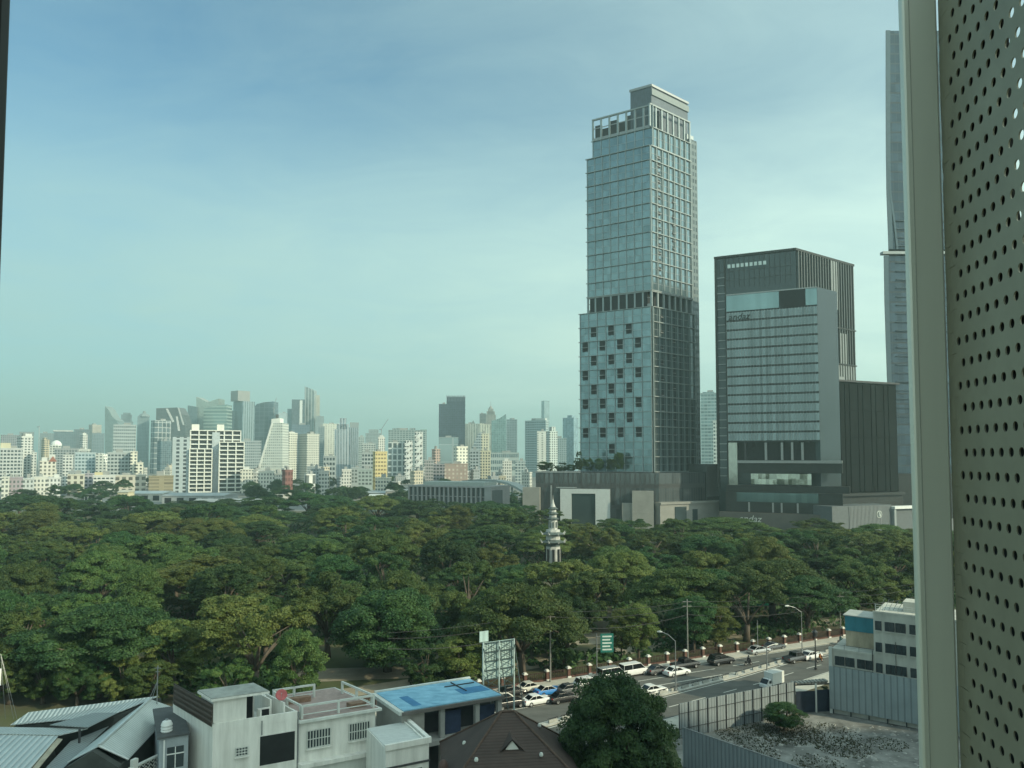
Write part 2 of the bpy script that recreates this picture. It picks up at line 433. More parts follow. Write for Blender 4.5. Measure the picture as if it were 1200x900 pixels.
def crown_mesh(name, kind, seed, n_leaf, leaf):
    rng = random.Random(seed); nr = np.random.default_rng(seed)
    cl = clumps_for(kind, rng)
    per = n_leaf//len(cl)
    C = np.repeat(np.array([c[:3] for c in cl]), per, 0); RC = np.repeat(np.array([c[3] for c in cl]), per); FL_ = np.repeat(np.array([c[4] for c in cl]), per)
    N = len(C)
    d = nr.normal(size=(N, 3)); d[:, 2] = np.abs(d[:, 2])*1.0-.25*nr.random(N); d /= np.linalg.norm(d, axis=1)[:, None]
    rad = RC*(.62+.45*nr.random(N)**.7)
    P = C+d*rad[:, None]*np.stack([np.ones(N), np.ones(N), FL_], 1)
    nn = d*.9+nr.normal(size=(N, 3))*.55+np.array([0, 0, .35]); nn /= np.linalg.norm(nn, axis=1)[:, None]
    t = np.cross(nn, nr.normal(size=(N, 3))); t /= np.linalg.norm(t, axis=1)[:, None]
    bt = np.cross(nn, t)
    s = leaf*(.6+.8*nr.random(N)); w = s*(.5+.35*nr.random(N))
    V = np.stack([P-t*s[:, None], P+bt*w[:, None]-nn*(s*.18)[:, None], P+t*s[:, None], P-bt*w[:, None]-nn*(s*.18)[:, None]], 1).reshape(-1, 3)
    me = bpy.data.meshes.new(name)
    me.vertices.add(4*N); me.vertices.foreach_set('co', V.astype(np.float32).ravel())
    me.loops.add(4*N); me.loops.foreach_set('vertex_index', np.arange(4*N, dtype=np.int32))
    me.polygons.add(N); me.polygons.foreach_set('loop_start', np.arange(0, 4*N, 4, dtype=np.int32)); me.polygons.foreach_set('loop_total', np.full(N, 4, dtype=np.int32))
    me.update(calc_edges=True); me.validate()
    return me, cl
def trunk_mesh(name, kind, cl, seed, lean=0.0):
    rng = random.Random(seed); m = MB()
    fork = {'rain': 3.6, 'tall': 3.2, 'loose': 3.4}.get(kind, 3.4)
    top = (lean, .2, fork); r0 = .55 if kind != 'tall' else .38
    m.tube([(0, 0, -.1), (lean*.3, .1, fork*.5), top], [r0*1.25, r0*.95, r0*.85], 8)
    pick = rng.sample(cl, 9)
    for c in pick:
        e = (c[0]*.92, c[1]*.92, c[2]-.3); mid = (top[0]*.5+e[0]*.5, top[1]*.5+e[1]*.5, top[2]*.35+e[2]*.65-.3)
        m.tube([top, ((top[0]+mid[0])/2, (top[1]+mid[1])/2, (top[2]+mid[2])/2+.3), mid, e], [r0*.55, r0*.4, r0*.28, .06], 6)
        c2 = rng.choice(cl)
        if math.dist(c2[:3], mid) < 5.5: m.tube([mid, c2[:3]], [r0*.22, .05], 5)
    me = bpy.data.meshes.new(name); me.from_pydata(m.v, [], m.f); me.update()
    me.polygons.foreach_set('use_smooth', [True]*len(me.polygons)); me.materials.append(M_BARK)
    return me
PROTO = {}
for kind, nseed in (('rain', 4), ('round', 5), ('tall', 3), ('loose', 2), ('big', 1)):
    for sd in range(nseed):
        me, cl = crown_mesh('crown', kind, 100+sd*7+len(kind), {'rain': 60000, 'round': 60000, 'tall': 40000, 'loose': 32000, 'big': 90000}[kind], .145)
        tm = trunk_mesh('trunk', kind, cl, sd)
        me.materials.append(LEAF['mid'])
        for tone in LEAF: PROTO[(kind, sd, tone)] = (me, tm)
NSEED = {'rain': 4, 'round': 5, 'tall': 3, 'loose': 2, 'big': 1}
def tree(kind, tone, x, y, h, wid, label, group=None, sd=None, name=None, rz=None, zb=0.0, trunk=True):
    """h: height in m, wid: crown diameter in m"""
    sd = random.randrange(NSEED[kind]) if sd is None else sd
    me, tm = PROTO[(kind, sd, tone)]
    base_h, base_w = {'rain': (13.2, 19.5), 'round': (14.4, 16.2), 'tall': (15.2, 11.5), 'loose': (14.0, 15.0), 'big': (13.4, 16.5)}[kind]
    nm = name or {'rain': 'rain_tree', 'round': 'round_tree', 'tall': 'tall_tree', 'loose': 'open_crowned_tree', 'big': 'rain_tree'}[kind]
    o = thing(nm, label, 'tree', (x, y, zb), random.random()*6.283 if rz is None else rz, group)
    o.scale = (wid/base_w, wid/base_w, h/base_h)
    c = bpy.data.objects.new('crown', me); COL.objects.link(c); c.parent = o
    c.material_slots[0].link = 'OBJECT'; c.material_slots[0].material = LEAF[tone]
    if trunk:
        t = bpy.data.objects.new('trunk', tm); COL.objects.link(t); t.parent = o
    return o
TREES = []   # (kind, tone, x, y, h, w, label or None)
def px_tree(kind, tone, x, ytop, wpx, h, label=None, sd=None, rz=None, name=None):
    """a tree whose top shows at (x, ytop) in the photo; its height fixes how far off it stands"""
    for _ in range(60):                       # keep it inside the park: a lower tree stands farther off
        Y = (CAM_H-h)/-(ray(x, ytop)[2]/ray(x, ytop)[1]); X = xat(x, ytop, Y)
        if -(X-2.06)*UY+(Y-120.9)*UX > 3.2: break
        h -= .12
    TREES.append(dict(kind=kind, tone=tone, x=xat(x, ytop, Y), y=Y, h=h, w=wpx/F*Y, label=label, sd=sd, rz=rz, name=name))
# trees one can single out
px_tree('big', 'dark', 455, 695, 132, 13, 'dome-shaped dense dark green rain tree standing above the blue flat roof', sd=0)
px_tree('rain', 'mid', 612, 684, 155, 15.5, 'spreading rain tree with bare leaning limbs behind the billboard frame', sd=1)
px_tree('loose', 'yellow', 300, 697, 130, 15, 'loose olive green tree lit on its right flank, behind the white townhouse', sd=0)
px_tree('round', 'yellow', 232, 650, 150, 14, 'broad olive tree with lumpy crown left of the dome-shaped tree')
px_tree('rain', 'dark', 120, 708, 190, 13, 'wide feathery dark tree low in front, above the corrugated metal roofs', sd=2)
px_tree('round', 'mid', 25, 700, 110, 13.5, 'round leafy tree at the left edge beside the guy wires')
px_tree('tall', 'yellow', 540, 744, 60, 9, 'small olive tree left of the billboard frame')
px_tree('round', 'yellow', 660, 652, 120, 14, 'yellow green tree directly below the pagoda')
px_tree('rain', 'mid', 800, 662, 125, 14, 'layered rain tree standing in front of the tallest tower podium, nearest the avenue', sd=3)
px_tree('rain', 'mid', 905, 655, 150, 13.5, 'wide flat-topped rain tree above the parked pickup trucks', sd=0)
px_tree('round', 'mid', 958, 606, 70, 10, 'bright rounded tree poking up before the grey ribbed wall')
px_tree('rain', 'dark', 945, 674, 110, 11.5, 'low dark umbrella tree just behind the fence above the motorbike', sd=2)
px_tree('rain', 'dark', 840, 668, 110, 12, 'dark umbrella tree between two paler trees above the black SUV', sd=1)
px_tree('tall', 'dark', 812, 697, 55, 13, 'dark ivy-clad tree close behind the fence beside the utility pole')
px_tree('tall', 'yellow', 838, 709, 52, 10, 'yellowish drooping tree at the fence right of the dark ivy-clad tree')
px_tree('tall', 'yellow', 748, 706, 46, 10, 'thin yellowish twin-headed tree by the park clearing')
px_tree('tall', 'yellow', 728, 712, 34, 9, 'narrow yellowish tree beside the green road sign')
px_tree('round', 'dark', 660, 757, 36, 5.5, 'small dark round shrub-like tree inside the fence near the road sign')
px_tree('round', 'mid', 690, 665, 95, 13, 'green tree with lobed crown just right of the pagoda base')
px_tree('rain', 'mid', 850, 606, 120, 12, 'layered rain tree right of the tall tower podium, below the hotel letters', sd=3)
px_tree('round', 'mid', 1045, 640, 80, 13, 'tree with rounded crown next to the perforated screen')
px_tree('rain', 'mid', 1030, 614, 90, 10.5, 'flat-topped rain tree under the round emblem', sd=1)
px_tree('round', 'mid', 725, 607, 110, 12, 'broad tree in front of the beige podium corner')
px_tree('rain', 'mid', 470, 668, 90, 14, 'rain tree behind the dome-shaped tree', sd=1)
px_tree('loose', 'mid', 385, 672, 100, 15, 'open tree with a pale fringe left of the dome-shaped tree', sd=1)
px_tree('round', 'mid', 178, 772, 74, 6.5, 'low bushy tree behind the metal roof beside the antenna mast')
px_tree('round', 'mid', 270, 768, 80, 8, 'leafy tree rising right behind the roof-top stair house')
px_tree('tall', 'mid', 350, 735, 60, 12, 'upright tree at the clearing behind the white terrace')
px_tree('round', 'dark', 500, 752, 60, 8, 'dark shrub-like tree between the dome tree and the billboard')
px_tree('round', 'mid', 62, 742, 90, 9, 'leafy green tree low behind the long grey shed, second from the left edge')
px_tree('round', 'dark', 118, 758, 80, 7.5, 'dark bushy tree directly behind the long grey shed roof')
px_tree('round', 'yellow', 205, 722, 95, 11, 'olive tree behind the antenna mast')
px_tree('rain', 'mid', 10, 752, 70, 8.5, 'low tree against the guyed pole at the left edge', sd=2)
px_tree('round', 'mid', 150, 690, 110, 14, 'round green tree above the wide feathery dark tree on its right')
px_tree('round', 'mid', 12, 772, 75, 6.5, 'low bush-like tree at the bottom left corner, behind the corner shed')
px_tree('round', 'mid', 52, 768, 70, 7, 'low bush-like tree between the guy wires and the dark bushy tree')
px_tree('round', 'dark', 92, 775, 64, 6.5, 'small dark bush touching the long grey shed roof')
px_tree('round', 'yellow', 145, 768, 60, 7, 'small olive bush behind the ridge of the gabled shed')
rng = random.Random(41)
NAMED = len(TREES)
def blocked(x, y):
    u = ((x-2.06)*UX+(y-120.9)*UY); n = -(x-2.06)*UY+(y-120.9)*UX      # distance behind the fence
    if n < 4.5: return True
    px, py = project((x, y, 0))
    if 655 < px < 745 and 725 < py < 765: return True              # clearing by the sign
    if 365 < px < 490 and 752 < py < 830: return True              # clearing behind the terrace
    if math.hypot(x-PAG[0], y-PAG[1]) < 13: return True
    if abs(px-648) < 34 and 160 < y < PAG[1]: return True           # keeps the pagoda in view
    if px > 475 and px < 605 and y > 415: return True
    lim = 462 if px < 600 else (400 if px < 625 else 335 if px < 690 else 318)
    return y > lim
PAG = xat(648, 600, 236), 236.0
tries = 0
for rnd in range(9000):
    y = 112+(462-112)*rng.random()**.75
    x = rng.uniform(-.74, .60)*y
    if x/y > .575 or blocked(x, y): continue
    sp = 9.0+(y-110)*.036
    if any(math.hypot(x-t['x'], y-t['y']) < (sp+.18*t['w'])*(.82 if i < NAMED else 1) for i, t in enumerate(TREES)): continue
    if sum(1 for t in TREES) >= 285: break
    z = rng.random()
    kind = 'rain' if z < .2 else 'round' if z < .76 else 'loose' if z < .88 else 'tall'
    px = project((x, y, 12))[0]
    q = rng.random()
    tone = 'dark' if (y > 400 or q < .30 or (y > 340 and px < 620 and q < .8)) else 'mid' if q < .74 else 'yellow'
    if y > 390 and px < 600: kind = 'round' if z < .6 else 'rain'
    h = rng.uniform(9.5, 16.5)*(1.0 if kind != 'tall' else .95)
    lim_y = 618 if px > 840 else 606 if px > 690 else 0
    if lim_y: h = min(h, CAM_H-(lim_y-535)/F*y)
    w_ = sp*1.5
    if y < PAG[1] and abs(project((x, y, h))[0]-648) < 14+w_*.5*F/y: h = min(h, CAM_H-(660-535)/F*y)
    if h < 7: continue
    w = sp*rng.uniform(1.3, 1.8)*(.62 if kind == 'tall' else 1)
    TREES.append(dict(kind=kind, tone=tone, x=x, y=y, h=h, w=w, label=None, sd=None, rz=None, name=None))
COLS = [(60, 'under the far left skyline'), (135, 'under the low white blocks'), (215, 'left of the white lattice block'), (300, 'below the white lattice block'), (360, 'below the sloping white tower'), (430, 'between sloping tower and yellow block'),
        (500, 'below the yellow block'), (590, 'below the slatted grey hall'), (640, 'left of the pagoda'), (700, 'right of the pagoda'), (770, 'below the tallest glass tower'), (840, 'below the tower podium corner'),
        (910, 'below the dark hotel block'), (980, 'below the dark annex'), (2000, 'beside the perforated screen')]
ROWS = [(150, 'front row'), (185, 'second row'), (225, 'third row'), (265, 'fourth row'), (310, 'fifth row'), (360, 'sixth row'), (410, 'seventh row'), (900, 'back row')]
NOUN = {'rain': 'umbrella-shaped', 'round': 'round-crowned', 'tall': 'slender upright', 'loose': 'open-crowned'}
TONE = {'dark': 'dark green', 'mid': 'mid green', 'yellow': 'olive'}
cells = {}
for t in TREES:
    if t['label']: continue
    px = project((t['x'], t['y'], t['h']))[0]; t['px'] = px
    c = next(n for m, n in COLS if px < m); r = next(n for m, n in ROWS if t['y'] < m)
    cells.setdefault((t['tone'], t['kind'], r, c), []).append(t)
ORD = ['leftmost', 'second from left', 'third from left', 'fourth from left', 'fifth from left', 'sixth from left', 'seventh from left', 'eighth from left', 'ninth from left', 'tenth from left', 'eleventh from left', 'twelfth from left', 'thirteenth from left', 'fourteenth from left', 'fifteenth from left']
for (tone, kind, r, c), L in cells.items():
    L.sort(key=lambda t: t['px'])
    for i, t in enumerate(L):
        t['label'] = f"{TONE[tone]} {NOUN[kind]} park tree, {r}, {c}"+('' if len(L) == 1 else ', '+(ORD[i] if len(L) > 2 else ('left one', 'right one')[i]))
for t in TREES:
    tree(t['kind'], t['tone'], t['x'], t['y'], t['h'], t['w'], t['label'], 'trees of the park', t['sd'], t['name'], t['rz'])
# low shrubs and undergrowth beneath the canopy: nobody could count them
def shrub_field():
    nr = np.random.default_rng(5); pts = []
    r2 = random.Random(9)
    while len(pts) < 3200:
        y = 116+340*r2.random()**1.3; x = r2.uniform(-.74, .62)*y
        if blocked(x, y): continue
        if r2.random() < .35: 
            pass
        pts.append((x, y, r2.uniform(.6, 1.9) if y < 150 else r2.uniform(1.0, 3.0)))
    per = 34; C = np.repeat(np.array([(p[0], p[1], 0) for p in pts]), per, 0); Rr = np.repeat(np.array([p[2] for p in pts]), per)
    N = len(C); d = nr.normal(size=(N, 3)); d[:, 2] = np.abs(d[:, 2]); d /= np.linalg.norm(d, axis=1)[:, None]
    P = C+d*Rr[:, None]*np.array([1.6, 1.6, 1.1]); nn = d+nr.normal(size=(N, 3))*.5; nn /= np.linalg.norm(nn, axis=1)[:, None]
    t = np.cross(nn, nr.normal(size=(N, 3))); t /= np.linalg.norm(t, axis=1)[:, None]; bt = np.cross(nn, t); s = (.3+.35*nr.random(N))[:, None]
    V = np.stack([P-t*s, P+bt*s*.7, P+t*s, P-bt*s*.7], 1).reshape(-1, 3)
    me = bpy.data.meshes.new('undergrowth'); me.from_pydata(V.tolist(), [], [tuple(range(4*i, 4*i+4)) for i in range(N)]); me.update(); me.materials.append(LEAF['dark'])
    o = bpy.data.objects.new('undergrowth', me); COL.objects.link(o); o['kind'] = 'stuff'; tag(o, 'low dark undergrowth on the ground beneath the park trees', 'undergrowth')
shrub_field()
# ================================================================ viewer's building: unseen slab shaped to shade the foreground, then screen and frame
shade_slab = MB(); shade_slab.box(62, 265, -13, -1.1, 0, 111)  # never in view; extent set by the shade it casts
shade_slab.box(7.5, 61.9, -13, -1.1, 0, 48)
struct('wall', shade_slab, mat('unseen_shade_slab', (.35, .34, .31), .8, var=.1, scale=.3))
# perforated screen at the right
M_SCREEN = mat('screen_aluminium', (.31, .29, .215), .5, .35, var=.10, scale=6)
M_POST = mat('post_aluminium', (.74, .74, .65), .45, .4, var=.06, scale=5, stretch=(1, 1, .1))
scr = thing('perforated_screen', 'tall perforated metal screen with framed edge standing outside the window', 'screen', (1.014, 1.75, 34.6))
fs = Frame((1.0237, 1.75), (1.0237-.1392*2.6, 1.75-.9903*2.6))      # u runs towards the wall, n to the viewer's left or right
fl = Frame((1.0237, 1.75), (1.0237-.1392*2.6, 1.75-.9903*2.6), flip=True)
if fl.n[0] > 0: fl = fs
PC, PR_, RAD = .0387, .0505, .0098
def perforated(name):
    vs, fcs = [], []
    NS = 16
    ncol, nrow = 15, 52
    z0 = 34.62; u0 = .038
    def ring(cx, cz):
        # rectangular cell with a round hole
        i = len(vs)
        ang = [2*math.pi*k/NS for k in range(NS)]
        for a in ang: vs.append((cx+RAD*math.cos(a), 0, cz+RAD*math.sin(a)))
        for a in ang:
            m = 1/max(abs(math.cos(a)), abs(math.sin(a)))
            vs.append((cx+math.cos(a)*m*PC/2, 0, cz+math.sin(a)*m*PR_/2))
        for k in range(NS):
            fcs.append((i+k, i+(k+1) % NS, i+NS+(k+1) % NS, i+NS+k))
    for r in range(nrow):
        for c in range(ncol):
            ring(u0+PC*(c+.5)+(PC/2 if r % 2 else 0), z0+PR_*(r+.5))
    # straight fillers at both ends of the rows
    for r in range(nrow):
        a = u0+(PC/2 if r % 2 else 0); b = a+PC*ncol; za, zb = z0+PR_*r, z0+PR_*(r+1)
        for (ua, ub) in ((0, a), (b, 2.6)):
            j = len(vs); vs.extend([(ua, 0, za), (ub, 0, za), (ub, 0, zb), (ua, 0, zb)]); fcs.append((j, j+1, j+2, j+3))
    me = bpy.data.meshes.new(name)
    W = [fl(v[0], v[1], v[2]) for v in vs]; o0 = scr.location
    import bmesh
    bm = bmesh.new(); bv = [bm.verts.new((w[0]-o0[0], w[1]-o0[1], w[2]-o0[2])) for w in W]
    for f_ in fcs: bm.faces.new([bv[q] for q in f_])
    bmesh.ops.remove_doubles(bm, verts=bm.verts[:], dist=2e-4); bmesh.ops.recalc_face_normals(bm, faces=bm.faces[:])
    bm.to_mesh(me); bm.free(); me.update(); me.materials.append(M_SCREEN)
    o = bpy.data.objects.new(name, me); COL.objects.link(o); o.parent = scr
    sm = o.modifiers.new('thickness', 'SOLIDIFY'); sm.thickness = .003; sm.offset = 0
perforated('perforated_panel')
# dark lining behind the sheet; its upper near corner is cut away, so the sky shows through the holes there
bk = MB()
L = [(-.03, 34.6), (2.5, 34.6), (2.5, 35.9), (.35, 36.15), (.325, 36.3), (.28, 36.5), (.25, 37.3), (-.03, 37.3)]
P = [fl(u, -.013, z) for u, z in L]
bk.extrude(P, tuple(q*-.01 for q in fl.n)); bk.build('lining', mat('screen_lining', (.03, .032, .03), .8, var=.2, scale=4), scr)
po = MB()
po.box(.937, 1.0225, 1.7515, 1.772, 34.5, 37.4); po.build('post', M_POST, scr, bevel=.006)
gr = MB(); gr.box(.9525, .954, 1.7495, 1.752, 34.5, 37.4); gr.build('post_groove', mat('groove_shadow', (.40, .39, .34), .7, var=.1), scr)
wf = thing('window_frame', 'dark window frame at the extreme left edge of the view', 'window frame', (-.55, .65, 34.5))
m = MB(); m.box(-.62, -.4805, .62, .70, 34.6, 37.3); m.build('jamb', mat('dark_window_frame', (.055, .055, .05), .5, .2, var=.1, scale=4), wf, bevel=.004)
m = MB(); m.box(-.4802, -.4765, .665, .68, 34.6, 37.3); m.build('gasket', M_RUBBER, wf)

# ================================================================ townhouses on the street grid (28 degrees)
GX, GY = math.cos(R(28)), math.sin(R(28))
def plan(o, u, v, va=118): c, s = math.cos(R(va)), math.sin(R(va)); return (o[0]+GX*u+c*v, o[1]+GY*u+s*v)
def rect(o, u0, u1, v0, v1): return [plan(o, u0, v0), plan(o, u1, v0), plan(o, u1, v1), plan(o, u0, v1)]
class GF:
    """street-grid frame: u along the street, n towards the viewer, z up"""
    def __init__(s, o, va=118): s.o = o; s.va = va
    def __call__(s, u, n, z):
        p = plan(s.o, u, -n, s.va); return (p[0], p[1], z)
O1 = at_z(249.3, 848.7, 10.0)[:2]
f1 = GF(O1, 133)
W_ = M_WHITE_DIRTY
M_WHITE_CLEAN = M_WHITE
M_WHITE = mat('stained_white_render', (.74, .72, .65), .85, var=.15, scale=1.1, stretch=(1, 1, .12), detail=10, col2=(.80, .78, .72))
th = thing('white_townhouse', 'white rendered townhouse with stair house and two grilled windows below a railed roof terrace', 'house', (O1[0], O1[1], 0))
def part(name, m_, par, *boxes, fr=None, **k):
    m = MB()
    for b in boxes: m.box(*b, fr=fr)
    return m.build(name, m_, par, **k)
# left volume 0..8.1, right volume 8.3..17
BLK = at_z(203, 824, 9.75)[:2]
m = MB(); m.prism([f1(0, 0, 0)[:2], f1(8.1, 0, 0)[:2], f1(8.1, -10, 0)[:2], BLK], 0, 9.2); m.build('wall', M_WHITE, th)
part('parapet', M_WHITE, th, (0, 8.1, -.18, .03, 9.2, 10.0), (7.95, 8.13, -10, -.18, 9.2, 9.95), fr=f1)
w2 = part('wall', M_WHITE, th, (8.35, 16.5, -9.5, -.25, 0, 8.72), fr=f1)
part('terrace_slab', M_WHITE_DIRTY, th, (8.2, 16.95, -9.7, .25, 8.73, 9.0), fr=f1)
part('terrace_floor', mat('pink_tile', (.36, .27, .24), .85, var=.2, scale=1.2, detail=8), th, (8.5, 16.7, -9.4, -.05, 9.0, 9.04), fr=f1)
part('string_course', M_WHITE, th, (8.2, 17.2, -.3, .75, 4.35, 4.75), fr=f1)
part('drain_pipe', M_METAL_GREY, th, (8.14, 8.26, -.1, .04, .5, 9.9), fr=f1)
part('lower_wall', M_WHITE_DIRTY, th, (8.5, 16.8, -.2, .35, 0, 4.34), fr=f1)
def grille(par, u0, u1, z0, z1, n, nx, nz, fr):
    w = part('window', M_GLASS, par, (u0, u1, n-.12, n-.06, z0, z1), fr=fr)
    m = MB()
    for i in range(nx+1):
        u = u0+(u1-u0)*i/nx; m.box(u-.03, u+.03, n-.05, n+.06, z0, z1, fr=fr)
    for i in range(nz+1):
        z = z0+(z1-z0)*i/nz; m.box(u0-.04, u1+.04, n-.045, n+.055, z-.035, z+.035, fr=fr)
    m.build('window_grille', M_WHITE_DIRTY, w)
    part('sill', M_WHITE, w, (u0-.15, u1+.15, n-.05, n+.2, z0-.16, z0-.07), fr=fr)
# recess the windows into the wall face by a dark reveal set 2 cm proud
for (u0, u1) in ((9.2, 11.6), (13.6, 15.8)):
    grille(th, u0, u1, 6.0, 7.75, -.12, 8, 2, f1)
grille(th, 2.15, 3.25, 6.55, 7.35, .12, 4, 3, f1)
part('shutter', mat('dark_shutter', (.02, .022, .022), .5, var=.2, scale=1), th, (4.45, 7.85, -.02, .06, 5.2, 8.05), fr=f1)
part('shutter_frame', M_WHITE, th, (4.3, 8.0, -.02, .03, 5.0, 8.2), fr=f1)
part('downpipe', M_METAL_GREY, th, (4.55, 4.63, .03, .12, 8.2, 9.6), fr=f1)
# stair house
sh = part('stair_house', M_WHITE, th, (.1, 3.2, -3.3, -.2, 9.2, 12.2), (3.2, 3.5, -3.3, -2.6, 9.2, 12.2), fr=f1)
part('stair_roof', mat('mossy_slab', (.33, .34, .31), .9, var=.3, scale=.9, detail=8), th, (-.15, 5.2, -3.5, .1, 12.42, 12.5), fr=f1)
part('roof_edge', M_WHITE, th, (-.2, 5.25, -3.55, .15, 12.2, 12.41), fr=f1)
part('stair_door', M_DARK, th, (3.25, 4.7, -2.5, -2.4, 9.2, 12.15), fr=f1)
part('stair_post', M_WHITE, th, (4.7, 4.9, -2.9, -2.5, 9.2, 12.2), fr=f1)
part('roof_hatch', M_WHITE, th, (4.6, 5.9, -1.2, -1.08, 9.2, 10.5), (4.6, 4.75, -1.1, -.4, 9.2, 10.5), fr=f1)
part('hatch_opening', M_DARK, th, (4.85, 5.75, -1.07, -1.03, 9.4, 10.35), fr=f1)
fsd = Frame(BLK, f1(0, 0, 0))
if fsd.n[1] > 0: fsd = Frame(BLK, f1(0, 0, 0), flip=True)
m = MB(); m.box(0, fsd.len, -.2, .02, 9.2, 10.0, fr=fsd); m.build('parapet', M_WHITE, th)
m = MB(); m.box(.3, fsd.len-.1, .03, .12, 9.75, 11.9, fr=fsd); m.build('roof_screen', ribbed('brown_sheet', (.075, .055, .042), .5, axis=2, rough=.7, metal=.1, strength=.8), th)
part('yard_wall', M_WHITE, th, (5.9, 6.05, -7.5, -1.2, 9.2, 11.2), (6.9, 7.05, -4.5, -.4, 9.2, 10.9), fr=f1)
# terrace post and rail frames
def rails(par, u0, u1, n0, n1, z0, z1, fr, npost):
    m = MB()
    for i in range(npost+1):
        t = i/npost; u = u0+(u1-u0)*t; n = n0+(n1-n0)*t
        m.box(u-.1, u+.1, n-.1, n+.1, z0, z1, fr=fr)
    if abs(u1-u0) > abs(n1-n0): m.box(min(u0, u1), max(u0, u1), n0-.09, n0+.09, z1-.2, z1, fr=fr); m.box(min(u0, u1), max(u0, u1), n0-.05, n0+.05, z0+.35, z0+.43, fr=fr)
    else: m.box(u0-.09, u0+.09, min(n0, n1), max(n0, n1), z1-.2, z1+.002, fr=fr); m.box(u0-.05, u0+.05, min(n0, n1), max(n0, n1), z0+.35, z0+.43, fr=fr)
    return m.build('terrace_rail', M_WHITE_DIRTY, par)
rails(th, 8.7, 16.3, -.3, -.3, 9.04, 10.4, f1, 2)
rails(th, 8.7, 8.7, -6.6, -.6, 9.04, 10.4, f1, 2)
rails(th, 16.3, 16.3, -6.8, -.6, 9.04, 10.4, f1, 2)
rails(th, 8.8, 13.2, -7.0, -7.0, 9.04, 10.5, f1, 2)
part('terrace_bench', mat('old_wood', (.25, .16, .11), .85, var=.3, scale=2), th, (9.8, 12.2, -6.4, -5.6, 9.05, 9.6), fr=f1)
part('terrace_bench', mat('old_wood', (.25, .16, .11), .85), th, (14.2, 15.9, -1.9, -1.0, 9.05, 9.5), fr=f1)
p = f1(7.2, -1.6, 9.2)
dish = thing('satellite_dish', 'faded red satellite dish on a short mast on the white townhouse roof', 'satellite dish', p)
m = MB(); m.tube([(p[0], p[1], 9.2), (p[0], p[1], 11.3)], .05, 6); m.build('mast', M_METAL_DARK, dish)
m = MB()
ax = nrm((.25, -.75, .55)); e1 = nrm(cross(ax, (0, 0, 1))); e2 = cross(e1, ax); c = (p[0], p[1], 11.35)
prev = None
for (rr, dd) in ((0, 0), (.2, .02), (.4, .08), (.58, .18), (.585, .16), (.4, .05), (.2, -.01), (0, -.03)):
    ring = [tuple(c[q]+ax[q]*dd+rr*(math.cos(a*.3142)*e1[q]+math.sin(a*.3142)*e2[q]) for q in range(3)) for a in range(20)]
    i = len(m.v); m.v += ring
    if prev is not None:
        for a in range(20): m.f.append((prev+a, prev+(a+1) % 20, i+(a+1) % 20, i+a))
    prev = i
m.build('reflector', mat('faded_red', (.50, .13, .13), .6, var=.15, scale=3), dish, smooth=True)
m = MB(); m.tube([add(c, e2, -.5), add(c, ax, .55)], .015, 5); m.tube([add(c, ax, .5), add(c, ax, .62)], .05, 6); m.build('feed_arm', M_METAL_GREY, dish)

# white annex to the right
O3 = at_z(452, 874, 7.9)[:2]
f3 = GF(O3)
an = thing('white_annex', 'low white annex with flat pale roof joined to the right end of the townhouse', 'house', (O3[0], O3[1], 0))
part('wall', M_WHITE, an, (0, 4.5, -6.2, 0, 0, 7.6), fr=f3)
part('roof', mat('pale_roof_felt', (.55, .57, .54), .8, var=.15, scale=1.2, stretch=(1, 3, 1), detail=8), an, (.1, 4.3, -6.1, -.1, 7.6, 7.66), fr=f3)
part('roof_edge', M_WHITE, an, (-.1, 4.7, -.12, .2, 7.45, 8.0), (4.3, 4.7, -6.3, -.12, 7.6, 7.95), (4.0, 4.15, -6.2, -.2, 7.66, 7.8), fr=f3)
part('floor_band', mat('dark_band', (.07, .07, .07), .7, var=.2), an, (-.05, 4.6, -.02, .12, 5.62, 5.8), fr=f3)
for i in range(3):
    w = part('window', M_GLASS, an, (.55+i*1.15, 1.5+i*1.15, .0, .05, 3.2, 5.2), fr=f3)
    part('window_bar', M_WHITE, w, (.5+i*1.15, .58+i*1.15, .02, .1, 3.1, 5.3), (1.47+i*1.15, 1.55+i*1.15, .02, .1, 3.1, 5.3), (.5+i*1.15, 1.55+i*1.15, .02, .09, 5.2, 5.3), fr=f3)

# blue roofed building
O4 = at_z(472, 834.6, 8.9)[:2]; f4 = GF(O4, 123)
bl = thing('blue_roofed_building', 'two-storey open fronted building with a bright blue flat roof', 'building', (O4[0], O4[1], 0))
M_BLUE = mat('blue_membrane', (.15, .36, .52), .6, var=.2, scale=.6, stretch=(1, 2.2, 1), detail=10, col2=(.26, .48, .60))
part('roof', M_BLUE, bl, (.1, 11.8, -7.4, -.1, 8.75, 9.0), fr=f4)
part('fascia', mat('brown_fascia', (.13, .12, .11), .7, var=.2), bl, (-.15, 12.05, -.08, .25, 8.55, 8.9), (11.82, 12.05, -7.4, -.1, 8.55, 8.95), fr=f4)
part('gutter', M_WHITE_DIRTY, bl, (-.4, .08, -7.6, .1, 8.6, 8.95), (0, 12, -7.75, -7.45, 8.9, 9.15), fr=f4)
part('wall', mat('back_wall', (.05, .055, .06), .8, var=.2, scale=.5), bl, (.2, 11.6, -7.2, -2.2, 0, 8.5), fr=f4)
part('end_wall', mat('grey_render', (.34, .33, .30), .85, var=.15, scale=.8), bl, (.05, 2.6, -7.2, -.3, 0, 8.5), fr=f4)
part('floor_slab', M_CONC, bl, (-.2, 12.1, -7.3, .35, 4.9, 5.4), fr=f4)
for u in (4.4, 8.6, 11.4):
    part('column', M_CONC, bl, (u, u+.5, -.6, -.1, 0, 4.88), (u, u+.5, -.6, -.1, 5.42, 8.5), fr=f4)
